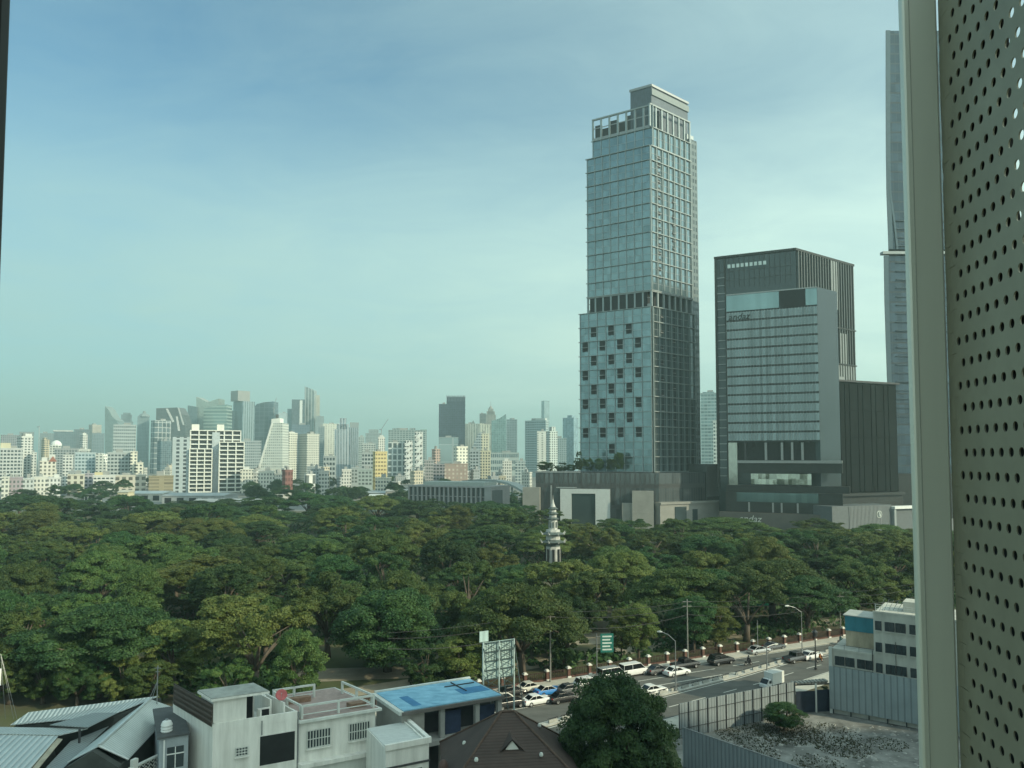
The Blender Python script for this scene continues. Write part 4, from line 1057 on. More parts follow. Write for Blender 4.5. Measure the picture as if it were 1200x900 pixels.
m = MB(); m.box(p[0]-1.4, p[0]+1.4, p[1]+4.5, p[1]+6.5, 0, 2.2); m.build('wall', M_WHITE_DIRTY, hut)
m = MB(); m.lathe([(2.3, 2.2), (.1, 3.3)], (p[0], p[1]+5.5, 0), 4, rot=0); m.build('roof', M_WHITE, hut)

# ================================================================ vehicles
def car_paint(name, c, metal=.0): return mat('paint_'+name, c, .25, metal, var=.04, scale=1, spec=.6)
M_CARGLASS = mat('car_glass', (.015, .018, .02), .06, .2, var=.2, scale=1, spec=.7)
M_RIM = mat('wheel_rim', (.45, .45, .45), .35, .7, var=.1, scale=5)
M_HEAD = mat('headlight_lens', (.75, .75, .72), .15, .1, var=.05); M_TAIL = mat('tail_light_lens', (.35, .02, .02), .25, var=.05)
def loft(m, secs):
    """secs: list of (x, [(y,z)...]) closed cross-sections with equal counts"""
    n = len(secs[0][1]); i0 = len(m.v)
    for x, ps in secs: m.v += [(x, y, z) for y, z in ps]
    for j in range(len(secs)-1):
        for k in range(n):
            a, b = i0+j*n+k, i0+j*n+(k+1) % n
            m.f.append((a, a+n, b+n, b))
    m.f.append(tuple(range(i0, i0+n))); m.f.append(tuple(range(i0+(len(secs)-1)*n+n-1, i0+(len(secs)-1)*n-1, -1)))
def sec(w, z0, z1, tw=.9):
    return [(-w*.92, z0), (w*.92, z0), (w, z0+.12), (w, (z0+z1)/2), (w*tw, z1-.06), (w*tw*.9, z1), (-w*tw*.9, z1), (-w*tw, z1-.06), (-w, (z0+z1)/2), (-w, z0+.12)]
CAR_SHAPES = {
 'sedan': dict(L=4.6, W=.88, body=[(-2.3, .35, .72), (-2.2, .25, .92), (-1.5, .22, .96), (1.0, .22, .95), (1.9, .22, .86), (2.2, .25, .76), (2.3, .35, .6)], cabin=[(-1.75, .93), (-1.0, 1.40), (.05, 1.44), (.95, .93)]),
 'suv': dict(L=4.8, W=.94, body=[(-2.4, .45, .95), (-2.3, .32, 1.12), (-1.5, .3, 1.14), (.9, .3, 1.12), (1.9, .3, 1.06), (2.3, .32, .95), (2.4, .45, .75)], cabin=[(-2.25, 1.1), (-1.85, 1.72), (.2, 1.76), (1.05, 1.1)]),
 'pickup': dict(L=5.3, W=.93, body=[(-2.65, .5, 1.0), (-2.6, .42, 1.08), (-.9, .4, 1.1), (1.0, .38, 1.1), (2.1, .38, 1.04), (2.55, .4, .92), (2.65, .5, .75)], cabin=[(-.95, 1.08), (-.75, 1.72), (.5, 1.74), (1.2, 1.08)]),
 'van': dict(L=5.0, W=.95, body=[(-2.5, .4, 1.15), (-2.45, .3, 1.2), (-1.5, .28, 1.2), (1.5, .28, 1.2), (2.2, .28, 1.1), (2.45, .3, .95), (2.5, .4, .7)], cabin=[(-2.42, 1.18), (-2.3, 2.0), (1.0, 2.02), (1.95, 1.15)]),
}
CARMESH = {}
def car(kind, name, label, cat, px, py, paint, head, roof=None, group='vehicles on the avenue', z=.004):
    p = at_z(px, py, z); S_ = CAR_SHAPES[kind]; W = S_['W']
    o = thing(name, label, cat, p, head, group); o['_local'] = 1
    m = MB(); loft(m, [(x, sec(W, a, b)) for x, a, b in S_['body']]); m.build('body', paint, o, bevel=.03)
    cb = S_['cabin']; (xa, za), (xb, zb), (xc, zc), (xd, zd) = cb
    m = MB(); wr = W*.78
    m.hexa([(xa, -W*.86, za-.03), (xd, -W*.86, zd-.03), (xd, W*.86, zd-.03), (xa, W*.86, za-.03), (xb, -wr, zb-.04), (xc, -wr, zc-.04), (xc, wr, zc-.04), (xb, wr, zb-.04)])
    m.build('windows', M_CARGLASS, o)
    m = MB(); m.box(xb-.06, xc+.06, -wr-.02, wr+.02, zb-.06, zb+.03)
    for s in (-1, 1):       # pillars
        for (x0, x1, z0_, z1_) in ((xa, xb, za, zb), (xd, xc, zd, zc)):
            m.tube([(x0, s*W*.87, z0_-.02), (x1, s*(wr+.005), z1_-.04)], .05, 4)
        m.tube([((xb+xc)/2, s*W*.875, za-.02), ((xb+xc)/2, s*(wr+.01), zb-.04)], .055, 4)
    m.build('roof', roof or paint, o, bevel=.02)
    for sx in (S_['L']*.31, -S_['L']*.30):
        for s in (-1, 1):
            w = MB(); r = .34 if kind != 'pickup' else .38
            prof = [(0, s*(W-.2)), (r*.92, s*(W-.2)), (r, s*(W-.15)), (r, s*(W-.02)), (r*.9, s*(W+.015)), (r*.62, s*(W+.012))]
            k = 16; i0 = 0
            for rr, yy in prof:
                for a in range(k): w.v.append((sx+rr*math.cos(a*.3927), yy, r+rr*math.sin(a*.3927)))
            for j in range(len(prof)-1):
                for a in range(k): w.f.append((j*k+a, j*k+(a+1) % k, (j+1)*k+(a+1) % k, (j+1)*k+a))
            wo = w.build('wheel', M_RUBBER, o)
            h = MB(); i0 = len(h.v)
            for a in range(k): h.v.append((sx+r*.62*math.cos(a*.3927), s*(W+.012), r+r*.62*math.sin(a*.3927)))
            h.v.append((sx, s*(W-.02), r)); h.f += [(a, (a+1) % k, k) for a in range(k)]
            h.build('rim', M_RIM, wo)
    xf = S_['body'][-2][0]; zf = S_['body'][-2][2]
    for s in (-1, 1):
        m = MB(); m.box(xf-.1, xf+.07, s*W*.62-.2, s*W*.62+.2, zf-.2, zf-.05); m.build('headlight', M_HEAD, o)
        xr = S_['body'][1][0]; m = MB(); m.box(xr-.09, xr+.05, s*W*.72-.14, s*W*.72+.14, .72, .9); m.build('tail_light', M_TAIL, o)
    if kind == 'pickup':
        m = MB(); m.box(-2.5, -1.05, -W*.78, W*.78, 1.08, 1.12); m.build('cargo_bed', M_DARK, o)
    return o
A_ = R(28); B_ = R(208)
white = car_paint('white', (.72, .72, .70)); black = car_paint('black', (.015, .016, .018)); silver = car_paint('silver', (.42, .43, .43), .4)
blue = car_paint('blue', (.03, .19, .48)); grey = car_paint('grey', (.10, .105, .11), .3); cream = car_paint('cream', (.55, .53, .46))
car('sedan', 'parked_car', 'bright blue and white taxi queuing behind the white hatchback, left part of the avenue', 'taxi', 643, 813.5, blue, A_, roof=cream)
car('sedan', 'parked_car', 'clean white sedan in the near lane right of the blue roof', 'car', 629, 825, white, A_)
car('sedan', 'parked_car', 'cream sedan half hidden behind the bright blue taxi', 'car', 622, 809.5, cream, A_)
car('sedan', 'parked_car', 'black sedan just right of the billboard frame, far lane', 'car', 598, 815, black, A_)
car('suv', 'parked_car', 'black van-like car in the near lane beside the blue roof end', 'car', 596, 829, black, A_)
car('sedan', 'parked_car', 'dark grey sedan ahead of the bright blue taxi', 'car', 668, 812, grey, A_)
car('sedan', 'parked_car', 'silver sedan in the middle of the queue above the dark tree', 'car', 703, 803, silver, A_)
car('van', 'parked_van', 'white passenger van by the kerb above the dark tree', 'van', 742, 791, white, A_)
car('sedan', 'parked_car', 'white car partly behind the dark tree top, near lane', 'car', 765, 813, white, A_)
car('pickup', 'pickup_truck', 'black pickup truck behind the low white sedan', 'pickup truck', 803, 783, black, A_)
car('sedan', 'parked_car', 'low white sedan in front of the black pickup truck', 'car', 793, 791, white, A_)
car('suv', 'parked_car', 'black SUV alone in the middle lane left of the motorbike', 'car', 845, 778, black, A_)
car('sedan', 'parked_car', 'silver and white car parked at the far kerb by the slender post', 'car', 889, 765.5, silver, A_)
car('sedan', 'parked_car', 'dark car parked at the far kerb ahead of the silver and white one', 'car', 907, 761, grey, A_)
car('pickup', 'pickup_truck', 'dark open-backed pickup truck approaching the end of the median', 'pickup truck', 933, 775, grey, R(31))
car('sedan', 'parked_car', 'white car peeping out between pickup truck and lantern post', 'car', 950, 772, white, R(32))
car('suv', 'parked_car', 'white tall car ahead of the dark grey sedan, partly behind the dark tree', 'car', 690, 806, white, A_)
car('sedan', 'parked_car', 'black sedan in the near lane behind the clean white sedan', 'car', 660, 822, black, A_)
car('van', 'parked_van', 'silver van at the far kerb left of the white passenger van', 'van', 717, 796, silver, A_)
car('sedan', 'parked_car', 'cream sedan at the far left of the queue beside the billboard upright', 'car', 583, 822, cream, A_)
car('sedan', 'parked_car', 'grey sedan just left of the black pickup truck', 'car', 772, 789, grey, A_)
# box truck
p = at_z(904, 806, .004)
bt_ = thing('box_truck', 'small white box truck passing behind the posted hoarding', 'truck', p, R(214), 'vehicles on the avenue'); bt_['_local'] = 1; bt_.scale = (.8, .8, .8)
m = MB(); m.box(-2.7, .9, -1.0, 1.0, .85, 3.1); m.build('cargo_box', car_paint('white_box', (.66, .66, .62)), bt_, bevel=.04)
m = MB(); loft(m, [(1.0, sec(.9, .45, 2.0, .9)), (1.7, sec(.9, .45, 2.0, .85)), (2.35, sec(.88, .45, 1.2, .95)), (2.55, sec(.86, .5, 1.05, .95))]); m.build('cab', white, bt_, bevel=.04)
m = MB(); m.hexa([(1.75, -.78, 1.98), (2.37, -.8, 1.24), (2.37, .8, 1.24), (1.75, .8, 1.98), (1.78, -.78, 2.0), (2.42, -.8, 1.24), (2.42, .8, 1.24), (1.78, .78, 2.0)]); m.build('windscreen', M_CARGLASS, bt_)
for s in (-1, 1):
    m = MB(); m.box(1.15, 1.75, s*.905-.01, s*.905+.01, 1.25, 1.8); m.build('side_window', M_CARGLASS, bt_)
    m = MB(); m.box(2.5, 2.6, s*.6-.16, s*.6+.16, .75, .95); m.build('headlight', M_HEAD, bt_)
    for x in (1.7, -1.7):
        m = MB(); m.tube([(x, s*.65, .38), (x, s*.92, .38)], .38, 14); w = m.build('wheel', M_RUBBER, bt_)
        m = MB(); m.tube([(x, s*.92, .38), (x, s*.935, .38)], .2, 12); m.build('rim', M_RIM, w)
m = MB(); m.box(-2.6, 2.3, -.45, .45, .45, .82); m.build('chassis', M_METAL_DARK, bt_)
# motorbikes and riders
def rider_mesh():
    J = {'pel': (-.12, 0, .86), 'chest': (.02, 0, 1.22), 'neck': (.06, 0, 1.42), 'head': (.09, 0, 1.58), 'top': (.08, 0, 1.70)}
    for s, n in ((-1, 'l'), (1, 'r')):
        J['hip'+n] = (-.1, .11*s, .84); J['knee'+n] = (.3, .2*s, .72); J['ank'+n] = (.12, .2*s, .34); J['toe'+n] = (.3, .21*s, .3)
        J['sh'+n] = (.03, .19*s, 1.36); J['el'+n] = (.22, .28*s, 1.12); J['wr'+n] = (.46, .27*s, 1.06); J['hand'+n] = (.54, .26*s, 1.05)
    E = [('pel', 'chest'), ('chest', 'neck'), ('neck', 'head'), ('head', 'top')]
    for n in 'lr': E += [('pel', 'hip'+n), ('hip'+n, 'knee'+n), ('knee'+n, 'ank'+n), ('ank'+n, 'toe'+n), ('chest', 'sh'+n), ('sh'+n, 'el'+n), ('el'+n, 'wr'+n), ('wr'+n, 'hand'+n)]
    keys = list(J); me = bpy.data.meshes.new('person'); me.from_pydata([J[k] for k in keys], [(keys.index(a), keys.index(b)) for a, b in E], []); me.update()
    rad = {'pel': .16, 'chest': .17, 'neck': .065, 'head': .1, 'top': .085, 'hip': .1, 'knee': .07, 'ank': .05, 'toe': .04, 'sh': .075, 'el': .05, 'wr': .035, 'hand': .04}
    return me, keys, rad
def rider(label, loc, rz, shirt, helmet):
    me, keys, rad = rider_mesh()
    o = bpy.data.objects.new('person', me); COL.objects.link(o); o.location = loc; o.rotation_euler = (0, 0, rz)
    tag(o, label, 'person', 'motorbike riders')
    sk = o.modifiers.new('skin', 'SKIN'); 
    for i, k in enumerate(keys):
        r = rad.get(k, rad.get(k[:-1], .06)); me.skin_vertices[0].data[i].radius = (r, r)
    me.skin_vertices[0].data[0].use_root = True
    sb_ = o.modifiers.new('sub', 'SUBSURF'); sb_.levels = 1; sb_.render_levels = 1
    me.materials.append(shirt)
    h = MB(); h.lathe([(.11, -.06), (.145, 0), (.14, .1), (.09, .17), (.02, .19)], (.09, 0, 1.6), 12); hm = h.build('helmet', helmet, o, off=(0, 0, 0), smooth=True); hm.location = (0, 0, 0)
    return o
def bike(label, px, py, rz, paint, shirt, helmet, rl):
    p = at_z(px, py, .004)
    o = thing('motorbike', label, 'motorbike', p, rz, 'motorbikes on the avenue'); o['_local'] = 1
    for x in (-.62, .62):
        m = MB(); i0 = 0
        path = [(x+.24*math.cos(a*.5236), 0, .3+.24*math.sin(a*.5236)) for a in range(13)]
        m.tube(path, .06, 6, cap=False); w = m.build('wheel', M_RUBBER, o)
        m = MB(); m.tube([(x, -.05, .3), (x, .05, .3)], .17, 10); m.build('hub', M_RIM, w)
    m = MB(); m.hexa([(-.75, -.13, .55), (.25, -.1, .36), (.25, .1, .36), (-.75, .13, .55), (-.8, -.12, .74), (.2, -.1, .62), (.2, .1, .62), (-.8, .12, .74)]); m.build('body', paint, o, bevel=.04)
    m = MB(); m.hexa([(.3, -.14, .4), (.55, -.1, .5), (.55, .1, .5), (.3, .14, .4), (.36, -.17, .98), (.52, -.1, 1.0), (.52, .1, 1.0), (.36, .17, .98)]); m.build('leg_shield', paint, o, bevel=.03)
    m = MB(); m.box(-.72, .12, -.12, .12, .74, .82); m.build('seat', M_RUBBER, o, bevel=.03)
    m = MB(); m.tube([(.62, 0, .3), (.46, 0, 1.0)], .035, 6); m.tube([(.45, -.32, 1.04), (.48, 0, 1.0), (.45, .32, 1.04)], .02, 5); m.build('handlebar', M_METAL_DARK, o)
    m = MB(); m.box(.55, .62, -.07, .07, .88, .99); m.build('headlight', M_HEAD, o)
    rider(rl, p, rz, shirt, helmet)
sh1 = mat('black_clothes', (.02, .02, .025), .85, var=.3, scale=4); sh2 = mat('teal_clothes', (.03, .10, .10), .85, var=.3, scale=4); sh3 = mat('orange_clothes', (.35, .12, .03), .85, var=.3, scale=4)
bike('black motorbike in the middle lane right of the black SUV', 877, 780, A_, black, sh1, black, 'person in black riding the motorbike right of the black SUV')
bike('dark motorbike at the far end of the avenue by the fence', 985, 755, A_, grey, sh2, black, 'person in dark teal riding the motorbike farthest along the fence')
bike('motorbike stopped at the median end near the lantern post', 961, 776, R(30), black, sh3, white, 'person in orange on the motorbike near the lantern post')
# ================================================================ the tall glass tower on its podium
def gp(x, Y): return (xat(x, 535, Y), Y)
def glass(name, col, metal=.75, rough=.12, var=.3, sc=.22, stretch=(1, 1, .35)):
    if name in MATS: return MATS[name]
    m = bpy.data.materials.new(name); m.use_nodes = True; MATS[name] = m
    nt = m.node_tree; b = nt.nodes['Principled BSDF']
    geo = nt.nodes.new('ShaderNodeNewGeometry')
    tc = nt.nodes.new('ShaderNodeTexCoord'); mp = nt.nodes.new('ShaderNodeMapping'); mp.inputs['Scale'].default_value = tuple(sc*q for q in stretch)
    nz = nt.nodes.new('ShaderNodeTexNoise'); nz.inputs['Detail'].default_value = 6; nz.inputs['Scale'].default_value = 1
    nt.links.new(tc.outputs['Object'], mp.inputs[0]); nt.links.new(mp.outputs[0], nz.inputs['Vector'])
    f = _math(nt, 'ADD', _math(nt, 'MULTIPLY', nz.outputs['Fac'], .5), _math(nt, 'MULTIPLY', geo.outputs['Random Per Island'], .5))
    nt.links.new(_mix(nt, f, tuple(q*(1-var) for q in col), tuple(min(1, q*(1+var)) for q in col)), b.inputs['Base Color'])
    b.inputs['Metallic'].default_value = metal; b.inputs['Roughness'].default_value = rough
    nz2 = nt.nodes.new('ShaderNodeTexNoise'); nz2.inputs['Scale'].default_value = .35; nz2.inputs['Detail'].default_value = 2
    nt.links.new(tc.outputs['Object'], nz2.inputs['Vector'])
    bp = nt.nodes.new('ShaderNodeBump'); bp.inputs['Strength'].default_value = .05; bp.inputs['Distance'].default_value = .3
    nt.links.new(nz2.outputs['Fac'], bp.inputs['Height']); nt.links.new(bp.outputs[0], b.inputs['Normal'])
    return m
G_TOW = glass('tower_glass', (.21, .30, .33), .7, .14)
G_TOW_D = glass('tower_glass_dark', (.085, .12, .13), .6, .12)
M_MULL = mat('pale_mullion', (.22, .27, .28), .5, .35, var=.08, scale=.3)
M_MULL_L = mat('grey_mullion', (.30, .35, .36), .5, .35, var=.08, scale=.3)
M_LEDGE = mat('pale_ledge', (.30, .33, .33), .55, .25, var=.08, scale=.3)
rt = random.Random(12)
def panes(fr, u0, u1, z0, z1, nu, nz, n=0.0, jit=.004):
    """glass skin made of single panes, each tilted a hair"""
    m = MB()
    for i in range(nu):
        for j in range(nz):
            a, b = u0+(u1-u0)*i/nu, u0+(u1-u0)*(i+1)/nu; c, d = z0+(z1-z0)*j/nz, z0+(z1-z0)*(j+1)/nz
            q = [rt.uniform(-jit, jit)*(b-a) for _ in range(3)]
            m.poly([fr(a, n+q[0], c), fr(b, n+q[1], c), fr(b, n+q[1]+q[2], d), fr(a, n+q[0]+q[2], d)])
    return m
C0 = gp(765, 395.0); CL = gp(690, 415.0); CR = gp(813, 418); CRR = gp(822, 426)
tw = thing('glass_tower', 'tallest pale glass tower with stepped blocks, open crown and pale vertical fins', 'tower', (C0[0], C0[1], 0))
def vadd(p, q, s): return (p[0]+q[0]*s, p[1]+q[1]*s)
FLf = Frame(CL, C0); FRf = Frame(C0, CR)
if FLf.n[1] > 0: FLf = Frame(CL, C0, flip=True)
if FRf.n[1] > 0: FRf = Frame(C0, CR, flip=True)
Lw, Rw = FLf.len, FRf.len
def quadplan(l0, l1, r1, nL=0.0, nR=0.0):
    """footprint: left face from l0..l1 along the left frame (l1 = near corner), depth r1 along the right face direction"""
    a = FLf(l0, nL, 0); b = FLf(l1, nL, 0); d = FRf.u
    return [(a[0], a[1]), (b[0], b[1]), (b[0]+d[0]*r1, b[1]+d[1]*r1), (a[0]+d[0]*r1, a[1]+d[1]*r1)]
zb0, zL, zU0, zU1, zC, zR = 28.0, 115.5, 124.5, 203.0, 226.0, 239.5
core = MB()
core.prism(quadplan(-1.5, Lw-1.2, Rw-1.5), 0, zL-.4)
core.prism(quadplan(1.2, Lw-2.5, Rw-4), zL-.4, zU0)
core.prism(quadplan(.5, Lw-.6, Rw-1, nL=-.6), zU0, zU1-.3)
core.prism(quadplan(3.0, Lw-.6, Rw-1, nL=-2.8), zU1-.3, zC-12.6)
core.build('core', M_DARK, tw)
rear = MB(); 
b0 = FRf(Rw+.2, -.6, 0); b1 = FRf(Rw+7.5, -.6, 0); 
rear.prism([(b0[0], b0[1]), (b1[0], b1[1]), (b1[0]+FRf.n[0]*-22, b1[1]+FRf.n[1]*-22), (b0[0]+FRf.n[0]*-22, b0[1]+FRf.n[1]*-22)], 0, zC-9)
rear.build('side_wing', facade('side_wing_facade', (.16, .20, .21), (.07, .09, .095), 3.2, 4.0, .62, .6, .5), tw)
def block(tag_, l0, l1, r0, r1, z0, z1, mod, nbL, nbR, nL, nR, gl, gr):
    frL, frR = FLf, FRf
    panes(frL, l0, l1, z0, z1, nbL*2, max(1, int(round((z1-z0)/mod))*2), nL).build('curtain_wall', gl, tw)
    panes(frR, r0, r1, z0, z1, nbR*2, max(1, int(round((z1-z0)/mod))*2), nR).build('curtain_wall', gr, tw)
    m = MB()
    for i in range(nbL+1):
        u = l0+(l1-l0)*i/nbL; m.box(u-.2, u+.2, nL+.02, nL+.4, z0, z1, fr=frL)
    m.build('mullion_lattice', M_MULL_L, tw)
    m = MB()
    for i in range(nbR+1):
        u = r0+(r1-r0)*i/nbR; m.box(u-.32, u+.32, nR+.02, nR+.5, z0, z1, fr=frR)
    for i in range(nbR*2):
        u = r0+(r1-r0)*(i+.5)/nbR/2; m.box(u-.08, u+.08, nR+.02, nR+.2, z0, z1, fr=frR)
    m.build('mullion_lattice', M_MULL, tw)
    n = max(1, int(round((z1-z0)/mod)))
    for j in range(n+1):
        z = z0+(z1-z0)*j/n
        m = MB(); m.box(l0-.9, l1+.0, nL+.01, nL+.75, z-.16, z+.16, fr=frL); m.box(r0, r1+.6, nR+.01, nR+.75, z-.2, z+.2, fr=frR)
        m.build('floor_ledge', M_LEDGE, tw)
    m = MB()
    for j in range(n*2):
        if j % 2: 
            z = z0+(z1-z0)*j/(2*n); m.box(l0, l1, nL+.02, nL+.1, z-.09, z+.09, fr=frL); m.box(r0, r1, nR+.02, nR+.12, z-.09, z+.09, fr=frR)
    m.build('transom_lattice', M_METAL_GREY, tw)
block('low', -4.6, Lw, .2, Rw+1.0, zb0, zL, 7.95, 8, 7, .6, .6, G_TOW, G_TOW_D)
block('up', 0, Lw, .2, Rw, zU0, zU1, 7.85, 8, 7, 0, 0, G_TOW, G_TOW)
block('crown', 2.6, Lw+.8, 2.2, Rw, zU1+.3, zC-12.5, 7.0, 7, 7, -2.1, -.05, G_TOW, G_TOW)
# dark open balconies, a chequer on the left face of the lower block and a column on the right face
bw = (Lw+4.6)/8
def balcony(fr, u, z, w, h, n):
    m = MB(); m.box(u-w/2, u+w/2, n+.03, n+.12, z-h/2, z+h/2, fr=fr); b = m.build('window', M_DARK, tw)
    m = MB(); m.box(u-w/2-.1, u+w/2+.1, n+.125, n+.7, z-.5, z-.2, fr=fr); m.build('balcony_rail', M_METAL_GREY, b)
for row in range(9):
    for c in range(4):
        bay = 1+c*2-(0 if row % 2 else -1)
        if bay > 6.5+1: continue
        z = zb0+7.95*(row+2)-3.6+(.8 if row else 0)
        if row == 8 and c == 3: continue
        if row == 0 and c != 1: continue
        balcony(FLf, -4.6+bw*(bay-.5)+bw*.08, z, bw*.62, 5.2, .6)
for j in range(16):
    z = zU0+8+j*4.35
    if z < zU1-4: balcony(FRf, Rw*.19, z, 3.0, 2.4, .02)
    if 4 < j < 12: balcony(FRf, Rw*.56, z-4, 2.6, 2.4, .02)
for j in range(19):
    balcony(FRf, Rw*(.21 if j % 2 else .5), zb0+20+j*4.2, 2.2, 2.0, .62) if zb0+20+j*4.2 < zL-3 else None
# the open storey between the blocks and the open crown frames
for (l0, l1, nL, z0, z1, nb, r1, nR) in ((0, Lw, 0, zL+.3, zU0-.3, 8, Rw, 0), (2.6, Lw+.8, -2.1, zC-12.2, zC, 7, Rw, -.05)):
    m = MB()
    for i in range(nb+1):
        u = l0+(l1-l0)*i/nb; m.box(u-.45, u+.45, nL-.6, nL+.3, z0, z1, fr=FLf)
    for i in range(8):
        u = .4+(r1-.4)*i/7; m.box(u-.45, u+.45, nR-.6, nR+.3, z0, z1, fr=FRf)
    m.build('open_frame', M_MULL_L, tw)
    m = MB(); m.box(l0-.4, l1, nL-.6, nL+.5, z1-.5, z1+.3, fr=FLf); m.box(.0, r1+.3, nR-.6, nR+.5, z1-.52, z1+.28, fr=FRf); m.build('frame_beam', M_LEDGE, tw)
    m = MB(); m.box(l0, l1, nL-.5, nL-.3, z0+(z1-z0)*.56, z0+(z1-z0)*.6, fr=FLf); m.box(l0, l1, nL-.5, nL-.3, z0, z0+1.6, fr=FLf); m.build('frame_rail', M_METAL_GREY, tw)
m = MB()
for (a, b, hh_) in ((3, 7, 9.5), (7.2, 11.5, 7), (12, 16, 10.5), (16.2, 21, 8.5), (21, 31, 11.5), (33, 40, 10.5)): m.box(a, b, -5-.1*a, -4-.1*a, zC-12.2, zC-12.2+hh_, fr=FLf)
m.build('roof_plant', M_METAL_DARK, tw)
q = quadplan(Lw-13.5, Lw-1.2, Rw-3, nL=-6)
m = MB(); m.prism(q, zC-12, zR-1.4); m.build('plant_room', mat('plant_room_louvre', (.11, .13, .15), .5, .3, var=.2, scale=.4, stretch=(3, 3, 1)), tw)
qq = quadplan(Lw-14.0, Lw-.7, Rw-2.4, nL=-5.6)
m = MB(); m.prism(qq, zR-1.3, zR); m.build('roof_band', M_METAL_GREY, tw)
e0_ = qq[1]; e1_ = qq[2]; fre = Frame(e0_, e1_)
if fre.n[1] > 0: fre = Frame(e0_, e1_, flip=True)
m = MB(); m.box(0, fre.len, -.45, .05, zR-6.0, zR-2.6, fr=fre); m.build('parapet_band', mat('grey_band', (.22, .25, .25), .6, .2, var=.1), tw)
m = MB(); m.box(Rw-.5, Rw+6, -2.6, -1.8, zC-18, zC-6, fr=FRf); m.build('side_screen', mat('side_screen', (.42, .46, .46), .5, .3, var=.08), tw)

# podium of the tower: dark stone hall, pale portals, roof garden
pd = thing('tower_podium', 'dark low podium with pale portal frames under the tallest tower', 'podium', (60, 400, 0))
PL = gp(628, 398); PM = gp(772, 386); PRt = gp(826, 398)
M_PODK = facade('podium_dark', (.045, .05, .052), (.085, .10, .105), 2.0, 11.0, .7, .8, .5)
M_STONE = mat('podium_stone', (.27, .265, .24), .8, var=.12, scale=.2)
f5 = Frame(PL, PM);  f5 = f5 if f5.n[1] < 0 else Frame(PL, PM, flip=True)
f6 = Frame(PM, PRt); f6 = f6 if f6.n[1] < 0 else Frame(PM, PRt, flip=True)
m = MB(); m.prism([PL, PM, PRt, (PRt[0]-5, PRt[1]+40), (PL[0]+5, PL[1]+45)], 0, 27.6); m.build('hall', M_PODK, pd)
m = MB(); m.box(0, f5.len*.36, .02, .5, 17.5, 27.9, fr=f5); m.build('upper_wall', M_PODK, pd)
m = MB(); m.box(-.3, f5.len*.37, -.1, .9, 27.6, 28.3, fr=f5); m.build('roof_edge', M_METAL_GREY, pd)
u = lambda x: px_u(f5, x)
m = MB(); a, b, c, d = u(657), u(670), u(698), u(715)
m.box(a, b, .52, 1.6, 0, 19.2, fr=f5); m.box(c, d, .52, 1.6, 0, 19.2, fr=f5); m.box(b, c, .52, 1.6, 16.8, 19.2, fr=f5); m.build('portal', mat('portal_white', (.50, .53, .52), .7, var=.08), pd)
m = MB(); m.box(b+.05, c-.05, .52, .8, 0, 16.7, fr=f5); m.build('portal_glass', G_TOW_D, pd)
m = MB(); m.box(u(652), u(676), .55, 1.1, 19.6, 20.1, fr=f5); m.build('sign_strip', M_LEDGE, pd)
m = MB(); m.box(u(613), u(634), 1.5, 4.5, 0, 20.0, fr=f5); m.build('stone_block', M_STONE, pd)
m = MB(); m.box(u(645.5), u(647), .6, 1.2, 0, 21, fr=f5); m.build('pilaster', M_METAL_GREY, pd)
m = MB(); m.box(u(741), u(766), .6, 5.5, 0, 18.5, fr=f5); m.build('stone_block', M_STONE, pd)
m = MB(); m.box(u(729), u(741), .6, 4.0, 0, 12.2, fr=f5); m.box(u(741), u(760), 5.52, 6.0, 0, 8.0, fr=f5); m.build('stone_base', M_STONE, pd)
v = lambda x: px_u(f6, x)
m = MB(); m.box(-3, f6.len+6, .6, 5.0, 0, 11.8, fr=f6); m.box(-3, f6.len+8, .5, 5.6, 11.82, 12.9, fr=f6); m.build('stone_base', M_STONE, pd)
m = MB(); m.box(6, 13, 5.02, 5.3, 0, 10.5, fr=f6); m.box(17, 20, 5.02, 5.3, 1, 9, fr=f6); m.build('shopfront', G_TOW_D, pd)
for k in range(9):
    P = f5(2+k*5.2+rt.uniform(-1, 1), -5-rt.uniform(0, 5), 0)
    tree('round' if k % 3 else 'tall', 'dark', P[0], P[1], rt.uniform(6, 12.5) if k > 3 else rt.uniform(4, 7), rt.uniform(6, 9), 'dark tree of the roof garden on the podium, at the foot of the tallest tower', 'roof garden trees', zb=27.6, trunk=False, name='roof_garden_tree')
# linking glazed pavilion between podium and hotel
k0, k1 = gp(827, 399), gp(846, 404)
fk = Frame(k0, k1); fk = fk if fk.n[1] < 0 else Frame(k0, k1, flip=True)
pv = thing('glazed_pavilion', 'narrow finned pavilion between tower podium and hotel', 'pavilion', (k0[0], k0[1], 0))
m = MB(); m.box(0, fk.len+2, -14, 0, 0, 32, fr=fk); m.build('hall', mat('pavilion_wall', (.10, .115, .115), .5, .3, var=.2), pv)
m = MB()
for i in range(14): m.box(i*.75, i*.75+.22, .02, .5, 15, 31.5, fr=fk)
m.build('fin_lattice', M_METAL_GREY, pv)
m = MB(); m.box(-1, fk.len+6, .1, 1.5, 11.8, 12.6, fr=fk); m.box(-1, fk.len+6, .1, 1.5, 0, 11.7, fr=fk); m.build('base', M_CONC, pv)

